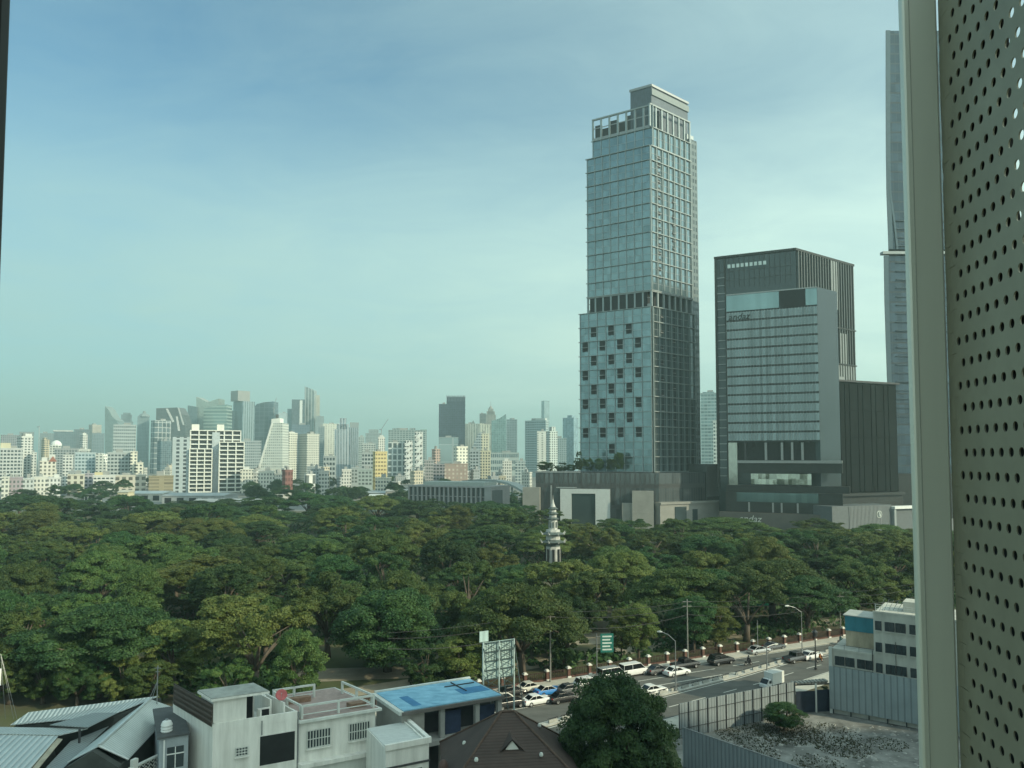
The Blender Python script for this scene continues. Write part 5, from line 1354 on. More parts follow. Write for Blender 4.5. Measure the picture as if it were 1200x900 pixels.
# ================================================================ the dark hotel block
H0 = gp(937, 370.0); HL = gp(842, 387.0); HR = gp(1004, 402.0)
hl = Frame(HL, H0); hl = hl if hl.n[1] < 0 else Frame(HL, H0, flip=True)
hr = Frame(H0, HR); hr = hr if hr.n[1] < 0 else Frame(H0, HR, flip=True)
ht = thing('hotel_block', 'dark cube-topped hotel block with ribbon glazing and pale fins on one side', 'hotel', (H0[0], H0[1], 0))
G_HOT = glass('hotel_glass', (.15, .19, .205), .75, .1, var=.5, sc=.5, stretch=(1, 1, .2))
G_HOT_L = glass('hotel_glass_pale', (.20, .30, .32), .7, .12)
G_BLK = glass('hotel_glass_black', (.05, .068, .076), .45, .1)
M_FRAME_DK = mat('bronze_dark_frame', (.04, .043, .042), .45, .4, var=.15, scale=.3)
zT = 140.0
back = (HL[0]+HR[0]-H0[0], HL[1]+HR[1]-H0[1])
m = MB(); m.prism([HL, H0, HR, back], 0, zT-1.2); m.build('main_block', G_BLK, ht)
m = MB(); m.prism([hl(-.8, .8, 0)[:2], hl(hl.len+.2, .8, 0)[:2], hr(hr.len+.8, .8, 0)[:2], back], zT-1.15, zT); m.build('roof_rim', M_FRAME_DK, ht)
m = MB(); m.box(-.6, .6, .05, .8, 20, zT-1.2, fr=hl); m.box(4.4, 5.0, .05, .6, 20, zT-1.2, fr=hl); m.build('corner_frame', M_FRAME_DK, ht)
m = MB()
for j in range(26): m.box(.6, 4.4, .05, .35, 26+j*4.1, 26.35+j*4.1, fr=hl)
m.build('corner_louvre', M_METAL_GREY, ht)
m = MB()
for i in range(15): m.box(1.5+i*2.5, 1.75+i*2.5, .05, .3, 123, zT-1.3, fr=hl)
for z in (127, 131.5): m.box(1, hl.len-.5, .06, .2, z, z+.2, fr=hl)
m.build('top_lattice', M_METAL_DARK, ht)
m = MB()
for i in range(9): m.box(6+i*2.2, 7.5+i*2.2, .31, .36, 133.3, 135.2, fr=hl)
m.build('top_light_strip', mat('strip_glass', (.55, .62, .60), .25, .4, var=.2, scale=.4), ht)
# right face: upper pale fins then lower
m = MB()
nf = 22
for i in range(nf):
    u_ = 1+(hr.len-2)*i/(nf-1); z0 = 100 if i < 9 else (78 if i < 17 else 62)
    if i < 9: z0 = 112
    m.box(u_-.28, u_+.28, .05, 1.1, z0, zT-1.4, fr=hr)
m.build('fin_lattice', mat('pale_fin', (.13, .145, .145), .5, .3, var=.08), ht)
m = MB(); m.box(hr.len*.58, hr.len*.69, .1, .8, 113, zT-1.5, fr=hr); m.box(hr.len*.72, hr.len*.86, .1, .7, 85, 101, fr=hr); m.box(hr.len*.66, hr.len*.98, .1, .7, 74, 84, fr=hr); m.build('pale_panel', mat('pale_panel', (.24, .27, .27), .5, .2, var=.1, scale=.3), ht)
for z in (103.5, 84.5, 73.5):
    m = MB(); m.box(hr.len*.45, hr.len+.3, .05, 1.2, z-.3, z+.3, fr=hr); m.build('floor_ledge', M_FRAME_DK, ht)
# projecting front volume with twelve ribbon floors
def hx(x, z=60, n=5.0):
    best = min((abs(project(hl(q, n, z))[0]-x), q) for q in [k*.1 for k in range(-100, 800)]); return best[1]
uA, uB, uC = hx(853), hx(960), hx(983)
zF1, zF0 = 118.0, 43.5
m = MB(); m.box(uA, uB, .05, 4.9, zF0, zF1, fr=hl); m.build('front_volume', M_DARK, ht)
bk0, bk1 = hl(uB+.05, 4.9, 0)[:2], None
sd0 = hl(uB+.1, 4.9, 0)[:2]
m = MB()
sdx = (sd0[0]+hr.u[0]*18, sd0[1]+hr.u[1]*18)
m.prism([sd0, sdx, (sdx[0]-14, sdx[1]+2), hl(uB-5, 1, 0)[:2]], 20, zF1+.4); m.build('front_volume_side', G_BLK, ht)
nfl = 14; hgt = (zF1-8.5-zF0)/nfl
for j in range(nfl):
    z = zF0+j*hgt
    pm_ = panes(hl, uA, uB, z+.5, z+hgt-.45, 30, 1, 5.0, .003); o = pm_.build('window_band', G_HOT, ht)
    m = MB(); m.box(uA-.2, uB+.15, 4.95, 5.12, z-.22, z+.3, fr=hl); m.build('spandrel', M_FRAME_DK, ht)
pale = panes(hl, uA, hx(913, 112), zF1-8.2, zF1, 9, 1, 5.05, .004); pale.build('window_band', G_HOT_L, ht)
pale = panes(hl, hx(944, 112), uB, zF1-8.2, zF1, 4, 1, 5.05, .004); pale.build('window_band', G_HOT_L, ht)
m = MB(); m.box(hx(914, 112), hx(943, 112), 4.6, 5.0, zF1-8.0, zF1+.4, fr=hl); m.build('roof_terrace_opening', M_DARK, ht)
m = MB(); m.box(uA, uB+.2, 4.6, 5.4, zF1+.02, zF1+.6, fr=hl); m.build('top_ledge', M_METAL_GREY, ht)
m = MB()
for i in range(31):
    u_ = uA+(uB-uA)*i/30; m.box(u_-.06, u_+.06, 5.05, 5.16, zF0+.5, zF1-8.6, fr=hl)
m.build('mullion_lattice', M_METAL_GREY, ht)
def letters(txt, fr, u0, z0, size, n, par, matl):
    cu = bpy.data.curves.new('sign_lettering', 'FONT'); cu.body = txt; cu.size = size; cu.extrude = .12; cu.shear = .25
    tmp = bpy.data.objects.new('text_shape', cu); COL.objects.link(tmp)
    bpy.context.view_layer.update()
    me = bpy.data.meshes.new_from_object(tmp.evaluated_get(bpy.context.evaluated_depsgraph_get()))
    bpy.data.objects.remove(tmp); me.name = 'sign_lettering'; me.materials.clear(); me.materials.append(matl)
    o = bpy.data.objects.new('sign_lettering', me); COL.objects.link(o); o.parent = par
    p = fr(u0, n, z0); o.location = (p[0]-par.location[0], p[1]-par.location[1], z0-par.location[2])
    o.rotation_euler = (math.pi/2, 0, math.atan2(fr.u[1], fr.u[0]))
    return o
M_SIGN = mat('sign_letters_dark', (.02, .022, .022), .5); M_SIGN_L = mat('sign_letters_pale', (.55, .58, .54), .4, .3)
letters('andaz', hl, hx(853.5, 107), zat(373.5, 375), 4.6, 5.3, ht, M_SIGN)
# lower open floors and hotel podium
m = MB(); m.box(uA, hx(864, 40), .1, 5.2, 21.5, zF0-.45, fr=hl); m.build('end_pier', glass('reflecting_pier', (.34, .36, .33), .8, .1, var=.5, sc=1.2), ht)
m = MB(); m.box(hx(865, 40), uB+.2, .1, 3.0, 34.2, zF0-.5, fr=hl); m.build('open_floor', M_DARK, ht)
for x in (873, 897, 916, 928, 940): 
    m = MB(); q_ = hx(x, 40); m.box(q_-.5, q_+.6, 3.02, 4.6, 34.3, zF0-.55, fr=hl); m.build('column', M_METAL_GREY if x > 890 else M_METAL_DARK, ht)
m = MB(); m.box(hx(864.5, 40), uC+1, .1, 6.0, 32.8, 34.1, fr=hl); m.build('floor_ledge', M_METAL_GREY, ht)
m = MB(); m.box(hx(864.5, 40), uC+1, .1, 5.2, 28.0, 32.7, fr=hl); m.build('dark_band', M_FRAME_DK, ht)
pale = panes(hl, hx(880, 25), hx(951, 25), 22.3, 27.6, 16, 2, 5.25, .02); pale.build('window_band', glass('mirror_band', (.34, .37, .33), .85, .08, var=.5, sc=1.2), ht)
m = MB(); m.box(uA-1, uC+4, .1, 7.0, 18.6, 21.8, fr=hl); m.build('floor_ledge', M_FRAME_DK, ht)
pale = panes(hl, hx(863, 20, 9), hx(959, 20, 9), 13.8, 18.4, 15, 1, 9.0, .01); pale.build('window_band', G_HOT_L, ht)
m = MB(); m.box(uA-1, uC+1, 6.0, 8.9, 8.8, 18.5, fr=hl); m.build('lower_hall', M_FRAME_DK, ht)
for x in (878, 906, 916, 935):
    q_ = hx(x, 10, 9); m = MB(); m.box(q_-.4, q_+.4, 8.95, 9.3, 8.9, 13.6, fr=hl); m.build('column', M_METAL_GREY, ht)
m = MB(); m.box(uA-4, uC-1, 6.0, 12.0, 0, 8.6, fr=hl); m.build('base_wall', mat('dark_brown_stone', (.10, .095, .085), .7, var=.15, scale=.15), ht)
letters('andaz', hl, hx(866, 6, 12), 4.2, 4.6, 12.05, ht, M_SIGN_L)
# dark annex to the right
X0, X1 = gp(985, 384), gp(1052, 402)
fx = Frame(X0, X1); fx = fx if fx.n[1] < 0 else Frame(X0, X1, flip=True)
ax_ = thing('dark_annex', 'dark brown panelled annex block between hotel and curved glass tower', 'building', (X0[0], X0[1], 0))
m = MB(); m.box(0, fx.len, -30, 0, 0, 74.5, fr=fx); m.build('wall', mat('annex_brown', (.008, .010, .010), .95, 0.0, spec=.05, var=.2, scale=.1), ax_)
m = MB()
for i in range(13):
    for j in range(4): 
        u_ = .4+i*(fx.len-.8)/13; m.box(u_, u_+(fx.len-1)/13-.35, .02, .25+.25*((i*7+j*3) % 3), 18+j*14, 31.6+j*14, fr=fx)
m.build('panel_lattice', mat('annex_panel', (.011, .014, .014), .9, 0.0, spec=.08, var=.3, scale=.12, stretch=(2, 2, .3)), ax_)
m = MB(); m.box(-1, fx.len+2, -.5, .9, 74.6, 75.5, fr=fx); m.build('roof_edge', M_METAL_DARK, ax_)
m = MB(); m.box(-6, fx.len, .1, 4, 16, 17.4, fr=fx); m.box(-2, fx.len, .1, 2.5, 8, 15.9, fr=fx); m.build('terrace', M_FRAME_DK, ax_)
# grey ribbed wall with round emblem
Y0, Y1 = gp(993, 352), gp(1043, 362)
fy = Frame(Y0, Y1); fy = fy if fy.n[1] < 0 else Frame(Y0, Y1, flip=True)
cf = thing('emblem_pavilion', 'grey ribbed wall carrying a round pale emblem beside a white edged canopy', 'pavilion', (Y0[0], Y0[1], 0))
m = MB(); m.box(-10, fy.len, -12, 0, 0, 13.0, fr=fy); m.build('hall', mat('grey_panel_wall', (.13, .145, .15), .6, .2, var=.1), cf)
m = MB()
for i in range(24): m.box(.2+i*.84, .75+i*.84, .01, .28, .2, 12.8, fr=fy)
m.build('rib_lattice', mat('grey_rib', (.20, .215, .22), .55, .2, var=.08), cf)
def disc(fr, u_, z, r, n0, n1, name, matl, par):
    m = MB(); m.tube([fr(u_, n0, z), fr(u_, n1, z)], r, 24); return m.build(name, matl, par)
ue = px_u(fy, 1029); ze = zat(603, 357)
em = disc(fy, ue, ze, 1.7, .3, .45, 'emblem', M_SIGN_L, cf)
disc(fy, ue, ze, 1.35, .451, .5, 'emblem_field', mat('emblem_grey', (.13, .15, .15), .6), cf)
m = MB(); m.tube([fy(ue, .5, ze-.9), fy(ue, .55, ze-.1), fy(ue, .5, ze+.5)], [.55, .35, .25], 10); m.tube([fy(ue, .5, ze+.55), fy(ue, .5, ze+1.0)], [.3, .2], 8); m.build('emblem_figure', M_SIGN_L, cf)
m = MB(); m.box(fy.len+.1, fy.len+18, -2, 2.0, 11.0, 12.2, fr=fy); m.build('canopy', M_WHITE, cf)
m = MB(); m.box(fy.len+1.5, fy.len+18, -3, .5, 0, 10.9, fr=fy); m.build('grey_wall', mat('grey_panel_wall', (.24, .25, .255), .6), cf)
m = MB(); m.box(fy.len+.1, fy.len+1.3, -2, 1.6, 0, 10.95, fr=fy); m.build('pier', M_LEDGE, cf)

# curved dark blue tower at the right, mostly behind the screen
ct_ = thing('curved_tower', 'very tall blue glass tower with curved edge rising behind the perforated screen', 'tower', (xat(1040, 400, 450), 450, 0))
edge = [(1045.5, 640), (1045, 600), (1043, 560), (1040.5, 480), (1037.8, 400), (1036.2, 350), (1035.5, 300)]
edge2 = [(1041, 292), (1040, 262), (1038.6, 225), (1038, 180), (1037.8, 120), (1037.8, 36)]
def outline(E, xr, Y): return [at_y(x, y, Y) for x, y in E]+[at_y(xr, E[-1][1], Y), at_y(xr, E[0][1], Y)]
G_CUR = facade('curved_tower_glass', (.03, .045, .055), (.03, .055, .075), 3.1, 6.2, .93, .86, .3, .35)
m = MB(); m.extrude(outline(edge, 1150, 452), (23.5, 45, 0)); m.build('lower_shaft', G_CUR, ct_)
m = MB(); m.extrude(outline(edge2, 1150, 452), (23.5, 45, 0)); m.build('upper_shaft', G_CUR, ct_)
for E, nm in ((edge, 'edge_band'), (edge2, 'edge_band')):
    m = MB(); P = [add(at_y(x, y, 452), (0, -.6, 0)) for x, y in E]; P2 = [add(p, (2.6, 0, 0)) for p in P]
    m.extrude(P+P2[::-1], (0, .5, 0)); m.build(nm, mat('edge_band_glass', (.08, .11, .125), .3, .5, var=.1), ct_)
m = MB(); P = [add(at_y(x, y, 452), (0, -.7, 0)) for x, y in ((1050, 292), (1047, 265), (1041.5, 225), (1040, 190))]; m.extrude(P+[add(p, (1.2, 0, 0)) for p in P][::-1], (0, .5, 0)); m.build('curved_rib', MATS[('edge_band_glass',)], ct_)
p = at_y(1034, 297, 451); m = MB(); m.box(p[0], p[0]+60, 450.2, 454, p[2]-.5, p[2]+1.2); m.build('setback_ledge', M_LEDGE, ct_)
m = MB()
for j in range(24):
    z = 60+j*5.2
    x0_ = at_y(1044, 535-(z-36)/452*880, 452)[0]; m.box(x0_+3, x0_+50, 451.2, 451.9, z, z+.5)
m.build('spandrel_lattice', mat('spandrel_dark', (.05, .07, .085), .4, .4), ct_)
m = MB(); p = at_y(1045, 600, 449); m.box(p[0], p[0]+60, 440, 450, 0, 26); m.build('base', M_FRAME_DK, ct_)

# ================================================================ pagoda tower in the park
pg = thing('pagoda_tower', 'pale stone pagoda tower with stacked upturned roofs rising from the trees', 'pagoda', (PAG[0], PAG[1], 0))
M_PAG = mat('pagoda_stone', (.50, .50, .47), .85, var=.2, scale=1.2, detail=8); M_PAGR = mat('pagoda_roof', (.10, .125, .12), .7, var=.25, scale=2)
pz = lambda y: zat(y, 236)
pc = (PAG[0], PAG[1], 0); m8 = 8
mm_ = 236/880.0
def tier(r, y0, y1, name='storey', mt=None):
    m = MB(); m.lathe([(r*mm_, pz(y0)), (r*.97*mm_, pz(y1))], pc, m8); return m.build(name, mt or M_PAG, pg)
def eave(r0, r1, y0, y1, corner=True):
    m = MB(); m.lathe([(r0*.9*mm_, pz(y0)-.1), (r1*mm_, pz(y0)), (r1*1.02*mm_, pz(y0)+.18), (r0*1.15*mm_, pz((y0+y1)/2)), (r0*.9*mm_, pz(y1))], pc, m8)
    if corner:
        roof_m = m; m = MB()
        for k in range(8):
            a = 2*math.pi*(k+.5)/8; d = (math.cos(a), math.sin(a), 0)
            c = (pc[0]+d[0]*r1*mm_, pc[1]+d[1]*r1*mm_, pz(y0)+.1); m.tube([add(c, d, -.9), add(c, d, .1), add(add(c, d, .7), (0, 0, .9))], [.2, .24, .05], 5)
        rr_ = roof_m.build('tier_roof', M_PAGR, pg); m.build('corner_edge_trim', M_PAG, rr_); return rr_
    return m.build('tier_roof', M_PAGR, pg)
m = MB(); m.lathe([(14*mm_, 0), (14*mm_, pz(668)), (9.6*mm_, pz(668)+.2)], pc, 8); m.build('platform', M_PAG, pg)
tier(9.0, 672, 640)
for k in range(8):
    a = 2*math.pi*k/8; m = MB(); d = (math.cos(a), math.sin(a)); c = (pc[0]+d[0]*8.6*mm_, pc[1]+d[1]*8.6*mm_)
    m.lathe([(.5, pz(660)), (.5, pz(643))], (c[0], c[1], 0), 4); m.build('window', M_DARK, pg)
eave(8.6, 13.8, 635.5, 631.5); tier(8.6, 640, 634.5, 'storey', M_PAGR); tier(8.8, 632, 626.5); eave(8.8, 13.2, 626, 622.5); tier(8.6, 623, 620.6); tier(5.4, 621, 608.5)
for k in range(8):
    a = 2*math.pi*k/8; d = (math.cos(a), math.sin(a)); c = (pc[0]+d[0]*5.05*mm_, pc[1]+d[1]*5.05*mm_)
    m = MB(); m.lathe([(.32, pz(618)), (.32, pz(611.5))], (c[0], c[1], 0), 4); m.build('window', M_PAGR, pg)
eave(5.2, 7.4, 608.5, 606, False); tier(4.6, 606.5, 602.2); eave(4.8, 6.8, 602.2, 599.8, False); tier(4.2, 600.3, 596.6); eave(4.4, 6.0, 596.6, 594.2, False)
m = MB(); m.lathe([(3.2*mm_, pz(594)), (2.0*mm_, pz(591)), (1.1*mm_, pz(588)), (.45*mm_, pz(585)), (.1*mm_, pz(580))], pc, 10); m.build('finial', M_PAG, pg)

# ================================================================ slatted concrete hall behind the park
S0, S1 = gp(480, 486), gp(590, 452)
S0, Sm = gp(479, 480), gp(575, 455); S1 = gp(589, 462)
fsl = Frame(S0, Sm); fsl = fsl if fsl.n[1] < 0 else Frame(S0, Sm, flip=True)
sh_ = thing('slatted_hall', 'grey concrete hall with tall vertical fins and flat roof behind the park trees', 'hall', (S0[0], S0[1], 0))
m = MB(); m.box(0, fsl.len, -26, -.9, 0, 16.9, fr=fsl); m.build('wall', mat('hall_inner', (.07, .08, .085), .6, .2, var=.2, scale=.2), sh_)
m = MB(); m.box(-.3, fsl.len+.5, -26, .5, 16.95, 18.0, fr=fsl); m.build('roof_edge', mat('hall_concrete', (.33, .33, .33), .85, var=.12, scale=.2), sh_)
m = MB(); m.box(9, fsl.len-6, -20, -3, 18.0, 20.2, fr=fsl); m.build('roof_storey', mat('hall_roof', (.36, .40, .37), .7, var=.1), sh_)
for i in range(18):
    u_ = i*(fsl.len-4)/17.0
    m = MB(); m.box(u_-.1, u_+.85, -.85, .35, 0, 16.9, fr=fsl); m.build('fin', MATS[('hall_concrete',)], sh_)
for z in (5.4, 11.2):
    m = MB(); m.box(0, fsl.len-3.2, -.88, -.3, z, z+.5, fr=fsl); m.build('floor_band', MATS[('hall_concrete',)], sh_)
m = MB(); m.box(fsl.len-3.9, fsl.len+.4, -26, .4, 0, 16.92, fr=fsl); m.build('end_wall', MATS[('hall_concrete',)], sh_)
fse = Frame(Sm, S1); fse = fse if fse.n[1] < 0 else Frame(Sm, S1, flip=True)
m = MB(); m.box(.5, fse.len, -14, 0, 0, 15.6, fr=fse); m.build('side_wing', mat('hall_side', (.13, .15, .15), .7, .1, var=.1), sh_)
m = MB(); m.box(fsl.len*.35, fsl.len+3, .5, 7, 0, 4.6, fr=fsl); m.build('porch', MATS[('hall_concrete',)], sh_)
# ================================================================ the skyline: every building a thing
rs_ = random.Random(77)
def bldg(name, label, x0, x1, yt, D, wall, gl, s=0.0, bands=0, bay=3.6, floor=3.6, wf=.68, hf=.55, metal=.4, roofs=(), depth=None, ang=30, parapet=True, cols=0, grp=None, yb=None, cat=None):
    phi = math.atan(((x0+x1)/2-600)/F); W = (x1-x0)/F*D*math.cos(phi)
    ae = R(ang if s > 0 else -ang if s < 0 else 0); a_s = abs(s)
    if s: w = (1-a_s)*W/math.cos(ae); d = a_s*W/abs(math.sin(ae))
    else: w = W; d = depth or max(14, .7*W)
    cx = x0+a_s*(x1-x0) if s > 0 else x1-a_s*(x1-x0) if s < 0 else x0
    px = xat(cx, 535, D); H = zat(yt, D)
    o = thing(name, label, cat or name.split('_')[-1], (px, D, 0), ae-phi, grp); o['_local'] = 1
    xa, xb = (0, w) if s >= 0 else (-w, 0)
    key = 'facade_'+'_'.join('%03d' % int(q*200) for q in wall+gl)+'_%d_%d_%d_%d' % (bay*10, floor*10, wf*100, hf*100)
    if bands:
        wm = mat('city_wall_'+'_'.join('%03d' % int(q*200) for q in wall), wall, .8, var=.1, scale=.08, detail=6)
        bm = facade(key+'_band', wall, gl, bay, 1000, wf, 2.0, metal)
    else: wm = facade(key, wall, gl, bay, floor, wf, hf, metal)
    m = MB(); m.box(xa, xb, 0, d, 0, H); m.build('wall', wm, o)
    if bands:
        zlo = 6; fh = (H-1.5-zlo)/bands
        for j in range(bands):
            z = zlo+j*fh
            m = MB(); m.box(xa+.5, xb-.5, -.08, .05, z+fh*(1-hf), z+fh); 
            if s > 0: m.box(xa-.08, xa+.05, .5, d-.5, z+fh*(1-hf), z+fh)
            if s < 0: m.box(xb-.05, xb+.08, .5, d-.5, z+fh*(1-hf), z+fh)
            m.build('window_band', bm, o)
    if cols:
        m = MB()
        for i in range(cols+1):
            u = xa+(xb-xa)*i/cols; m.box(u-.5, u+.5, -.9, -.1, 0, H)
        m.build('pier_lattice', mat('city_wall_'+'_'.join('%03d' % int(q*200) for q in wall), wall, .8, var=.1, scale=.08), o)
    rm = mat('roof_plant_grey', (.30, .31, .30), .85, var=.2, scale=.1)
    if parapet:
        m = MB(); m.box(xa-.25, xb+.25, -.3, d+.3, H+.02, H+1.0); m.build('parapet', mat('city_wall_'+'_'.join('%03d' % int(q*200) for q in wall), wall, .8, var=.1, scale=.08, detail=6), o)
        m = MB(); u = xa+(xb-xa)*rs_.uniform(.2, .5); m.box(u, u+(xb-xa)*.3, d*.3, d*.7, H+1.02, H+rs_.uniform(3, 5)); m.build('plant_room', rm, o)
    for (f0, f1, ytop, col) in roofs:
        m = MB(); z1 = zat(ytop, D+2); m.box(xa+(xb-xa)*f0, xa+(xb-xa)*f1, 1, max(5, d*.8), H+.05, z1)
        m.build('upper_block', (facade(key, wall, gl, bay, floor, wf, hf, metal) if col is None else mat('upper_'+'_'.join('%03d' % int(q*200) for q in col), col, .8, var=.1, scale=.1)), o)
    return o
def poly(name, label, pts, D, depth, wall, gl, bay=3.6, floor=3.6, wf=.8, hf=.7, metal=.5, extra=(), cat=None):
    P0 = at_y(pts[0][0], pts[0][1], D)
    o = thing(name, label, cat or name.split('_')[-1], (P0[0], D, 0)); 
    key = 'facade_'+'_'.join('%03d' % int(q*200) for q in wall+gl)+'_%d_%d_%d_%d' % (bay*10, floor*10, wf*100, hf*100)
    m = MB(); m.extrude([at_y(x, y, D) for x, y in pts], (0, depth, 0)); m.build('wall', facade(key, wall, gl, bay, floor, wf, hf, metal), o)
    for (nm, q, dn, dd, col) in extra:
        m = MB(); m.extrude([at_y(x, y, D-dn) for x, y in q], (0, dd, 0)); m.build(nm, mat('city_'+'_'.join('%03d' % int(c*200) for c in col), col, .75, var=.1, scale=.1), o)
    return o
HGL = (.15, .17, .165); WH = (.60, .61, .58); CRM = (.55, .53, .44); GRY = (.36, .38, .38); LGR = (.50, .52, .51); DK = (.06, .075, .085); DGL = (.05, .065, .075); BGL = (.10, .15, .18); TEAL = (.12, .20, .20); YEL = (.56, .47, .24)
# ---- far left
bldg('office_block', 'wide grey and white banded office block at the far left end of the skyline', 0, 27, 526, 900, LGR, DGL, bands=9, hf=.55, roofs=((0, .45, 519, (.60, .56, .40)),))
bldg('apartment_block', 'stepped white apartment tower beside the grey banded office at the far left', 19, 38, 512, 950, WH, DGL, s=.3, bands=0, bay=4.2, floor=3.4, wf=.55, hf=.5, roofs=((.35, .95, 508, WH),))
bldg('apartment_block', 'low white annex block stepping down right of the far-left apartment tower', 37, 43, 531, 945, WH, DGL, bay=3.2, wf=.5)
bldg('office_tower', 'dim mauve grey block behind the far-left banded office', 0, 22, 510, 1600, (.30, .31, .34), DGL)
bldg('office_tower', 'broad dim grey block on the far left horizon', 22, 39, 506, 2100, (.30, .33, .34), DGL, parapet=False)
bldg('exhibition_hall', 'broad dark blue-grey hall on the horizon with pale canopy roof', 62, 89, 506, 1700, (.13, .17, .19), BGL, roofs=((-.02, .85, 504, (.5, .52, .5)),), cat='hall')
bldg('office_block', 'dark blue-grey block with flat cornice right of the horizon hall', 86, 104, 503.5, 1750, (.15, .18, .2), BGL)
bldg('office_block', 'dim grey-blue block between far-left towers and the horizon hall', 46, 63, 508, 1900, (.24, .28, .29), BGL)
bldg('apartment_tower', 'ochre and cream stepped tower left of the white round-topped one', 48, 58, 516, 1250, (.58, .50, .36), DGL, s=.3, bay=4, roofs=((.1, .6, 513, None),))
o = bldg('apartment_tower', 'white tower with rounded top and grey shoulders', 58, 71, 522, 1150, (.62, .63, .58), DGL, cols=4, wf=.6, bay=4, parapet=False)
m = MB(); w_ = (71-58)/F*1150; m.lathe([(w_*.46, 0), (w_*.44, 3), (w_*.3, 6), (w_*.1, 8)], (w_*.5, 7, zat(522, 1150)), 12); m.build('dome', M_WHITE, o)
bldg('apartment_tower', 'slender white apartment tower with stepped shoulders near the teal block', 93, 102, 510, 1200, WH, DGL, s=.35, bay=3, wf=.5, roofs=((.1, .8, 507.5, WH),))
bldg('apartment_block', 'pale shoulder block at the foot of the slender white tower', 90, 106, 527, 1190, (.6, .62, .58), DGL, bay=3.4)
bldg('office_tower', 'tall plain grey slab with beige right half left of the sail-shaped tower', 103, 118, 498, 2050, (.50, .46, .40), (.30, .30, .28), s=.28)
bldg('office_block', 'dim blue block in front of the grey and beige slab', 107, 122, 508, 1800, (.22, .28, .31), BGL)
bldg('office_block', 'teal-blue banded block with low flat roof and many ribbon floors', 88, 113, 531, 900, (.42, .50, .53), (.10, .17, .2), bands=8, hf=.5)
poly('apartment_block', 'bright white balcony block with slanted right shoulder joined to the teal banded block', [(112, 560), (112, 531), (120, 532), (124.5, 544), (124, 560)], 898, 14, (.74, .73, .66), DGL, bay=4.5, floor=3.5, wf=.5, hf=.45, metal=.1)
bldg('apartment_block', 'small white grid-fronted block left of the teal banded block', 74, 86, 534, 950, WH, DGL, bay=3.6, floor=4, wf=.6, hf=.5)
bldg('warehouse_block', 'grey flat-fronted block behind the small white grid block', 64, 92, 526, 1080, (.30, .33, .34), DGL)
o = bldg('civic_building', 'ornate cream and white building with red pitched roofs and stepped wings', 47, 66, 541, 820, (.66, .63, .55), (.16, .15, .13), bay=4, floor=4, wf=.5, roofs=((.1, .45, 536, WH), (.6, .95, 533, WH)), cat='building')
m = MB(); zz = zat(541, 820); m.extrude([(8, -.5, zz), (16, -.5, zz), (12, -.5, zz+6)], (0, 8, 0)); m.build('gable_roof', mat('dull_red_roof', (.32, .13, .09), .8, var=.2), o)
bldg('apartment_block', 'cream arcaded low block at the edge of the park trees', 80, 100, 557, 700, CRM, (.12, .11, .09), bay=5, floor=5, wf=.5, hf=.6)
bldg('apartment_block', 'low white balcony block with yellow roof box', 110, 136, 558, 720, WH, DGL, bands=3, hf=.45, roofs=((.05, .42, 553.5, (.56, .49, .3)),))
bldg('apartment_block', 'mauve grey low block next to the yellow roof box', 100, 111, 556, 735, (.40, .38, .42), DGL)
bldg('shop_house', 'pale striped walk-up block at the very left above the park trees', 3, 12, 560, 610, (.6, .6, .54), HGL, bay=2.7, wf=.6)
bldg('shop_house', 'mauve walk-up block at the left above the park trees', 12, 28, 561, 615, (.35, .30, .33), HGL, bay=2.7, wf=.5)
bldg('shop_house', 'pale grey walk-up block right of the mauve one', 28, 41, 562, 620, (.5, .53, .52), HGL, bay=2.7, wf=.5)
bldg('shop_house', 'white walk-up block with awnings below the ornate cream building', 41, 56, 560, 640, (.64, .64, .58), HGL, bay=2.7, wf=.5)
bldg('shop_house', 'white stepped walk-up block left of the cream arcaded block', 56, 72, 561, 650, (.6, .62, .6), HGL, bay=2.7, wf=.5, roofs=((.5, .9, 556, WH),))
# ---- left of the lattice block
poly('office_tower', 'sail-shaped teal glass tower with pointed left edge', [(123, 575), (123, 476), (127, 480), (132, 489), (137, 493), (139, 500), (139, 575)], 2200, 40, (.24, .30, .30), (.15, .21, .22))
bldg('office_tower', 'grey-blue tower with narrower rounded cap right of the sail-shaped tower', 139, 155, 494, 2350, (.20, .25, .27), BGL, roofs=((.1, .9, 485.5, None), (.25, .8, 483.5, None)), parapet=False)
bldg('office_block', 'wide office block with close horizontal bands and pale top fascia', 132, 159, 498, 1450, (.42, .46, .46), (.08, .11, .13), bands=14, hf=.55, s=-.0)
o = bldg('office_tower', 'slim blue tower with pointed cap right of the banded office', 160, 174, 488, 1950, (.22, .28, .30), BGL, parapet=False)
m = MB(); w_ = 14/F*1950; m.lathe([(w_*.5, 0), (w_*.35, 6), (w_*.14, 9), (w_*.12, 14), (.4, 16)], (w_/2, 10, zat(488, 1950)), 8); m.build('cap', mat('tower_cap', (.25, .30, .31), .6, .2), o)
bldg('office_block', 'pale framed office block with grey glass in front of the braced tower', 176, 200, 493, 1600, (.46, .49, .48), (.12, .15, .17), bay=9, floor=11, wf=.86, hf=.88, s=.18)
poly('office_tower', 'dark tower with curved right flank and white diagonal braces', [(183, 575), (183, 478.5), (208, 477.5), (213, 486), (217, 500), (217, 575)], 1900, 45, (.12, .13, .14), (.09, .10, .11),
     extra=(('brace', [(194, 479), (196.5, 479), (204, 494), (202, 495)], 1.5, 1.2, (.62, .62, .6)), ('brace', [(206, 488), (208, 488), (211, 505), (208.5, 505)], 1.5, 1.2, (.66, .66, .64)), ('brace', [(208, 477.5), (209.5, 478), (216, 498), (214, 498)], 1.5, 1.2, (.55, .56, .55))))
bldg('office_block', 'plain slate blue slab left of the white lattice block', 184, 201, 517, 1280, (.24, .28, .30), BGL, s=.25, hf=.9, wf=.9)
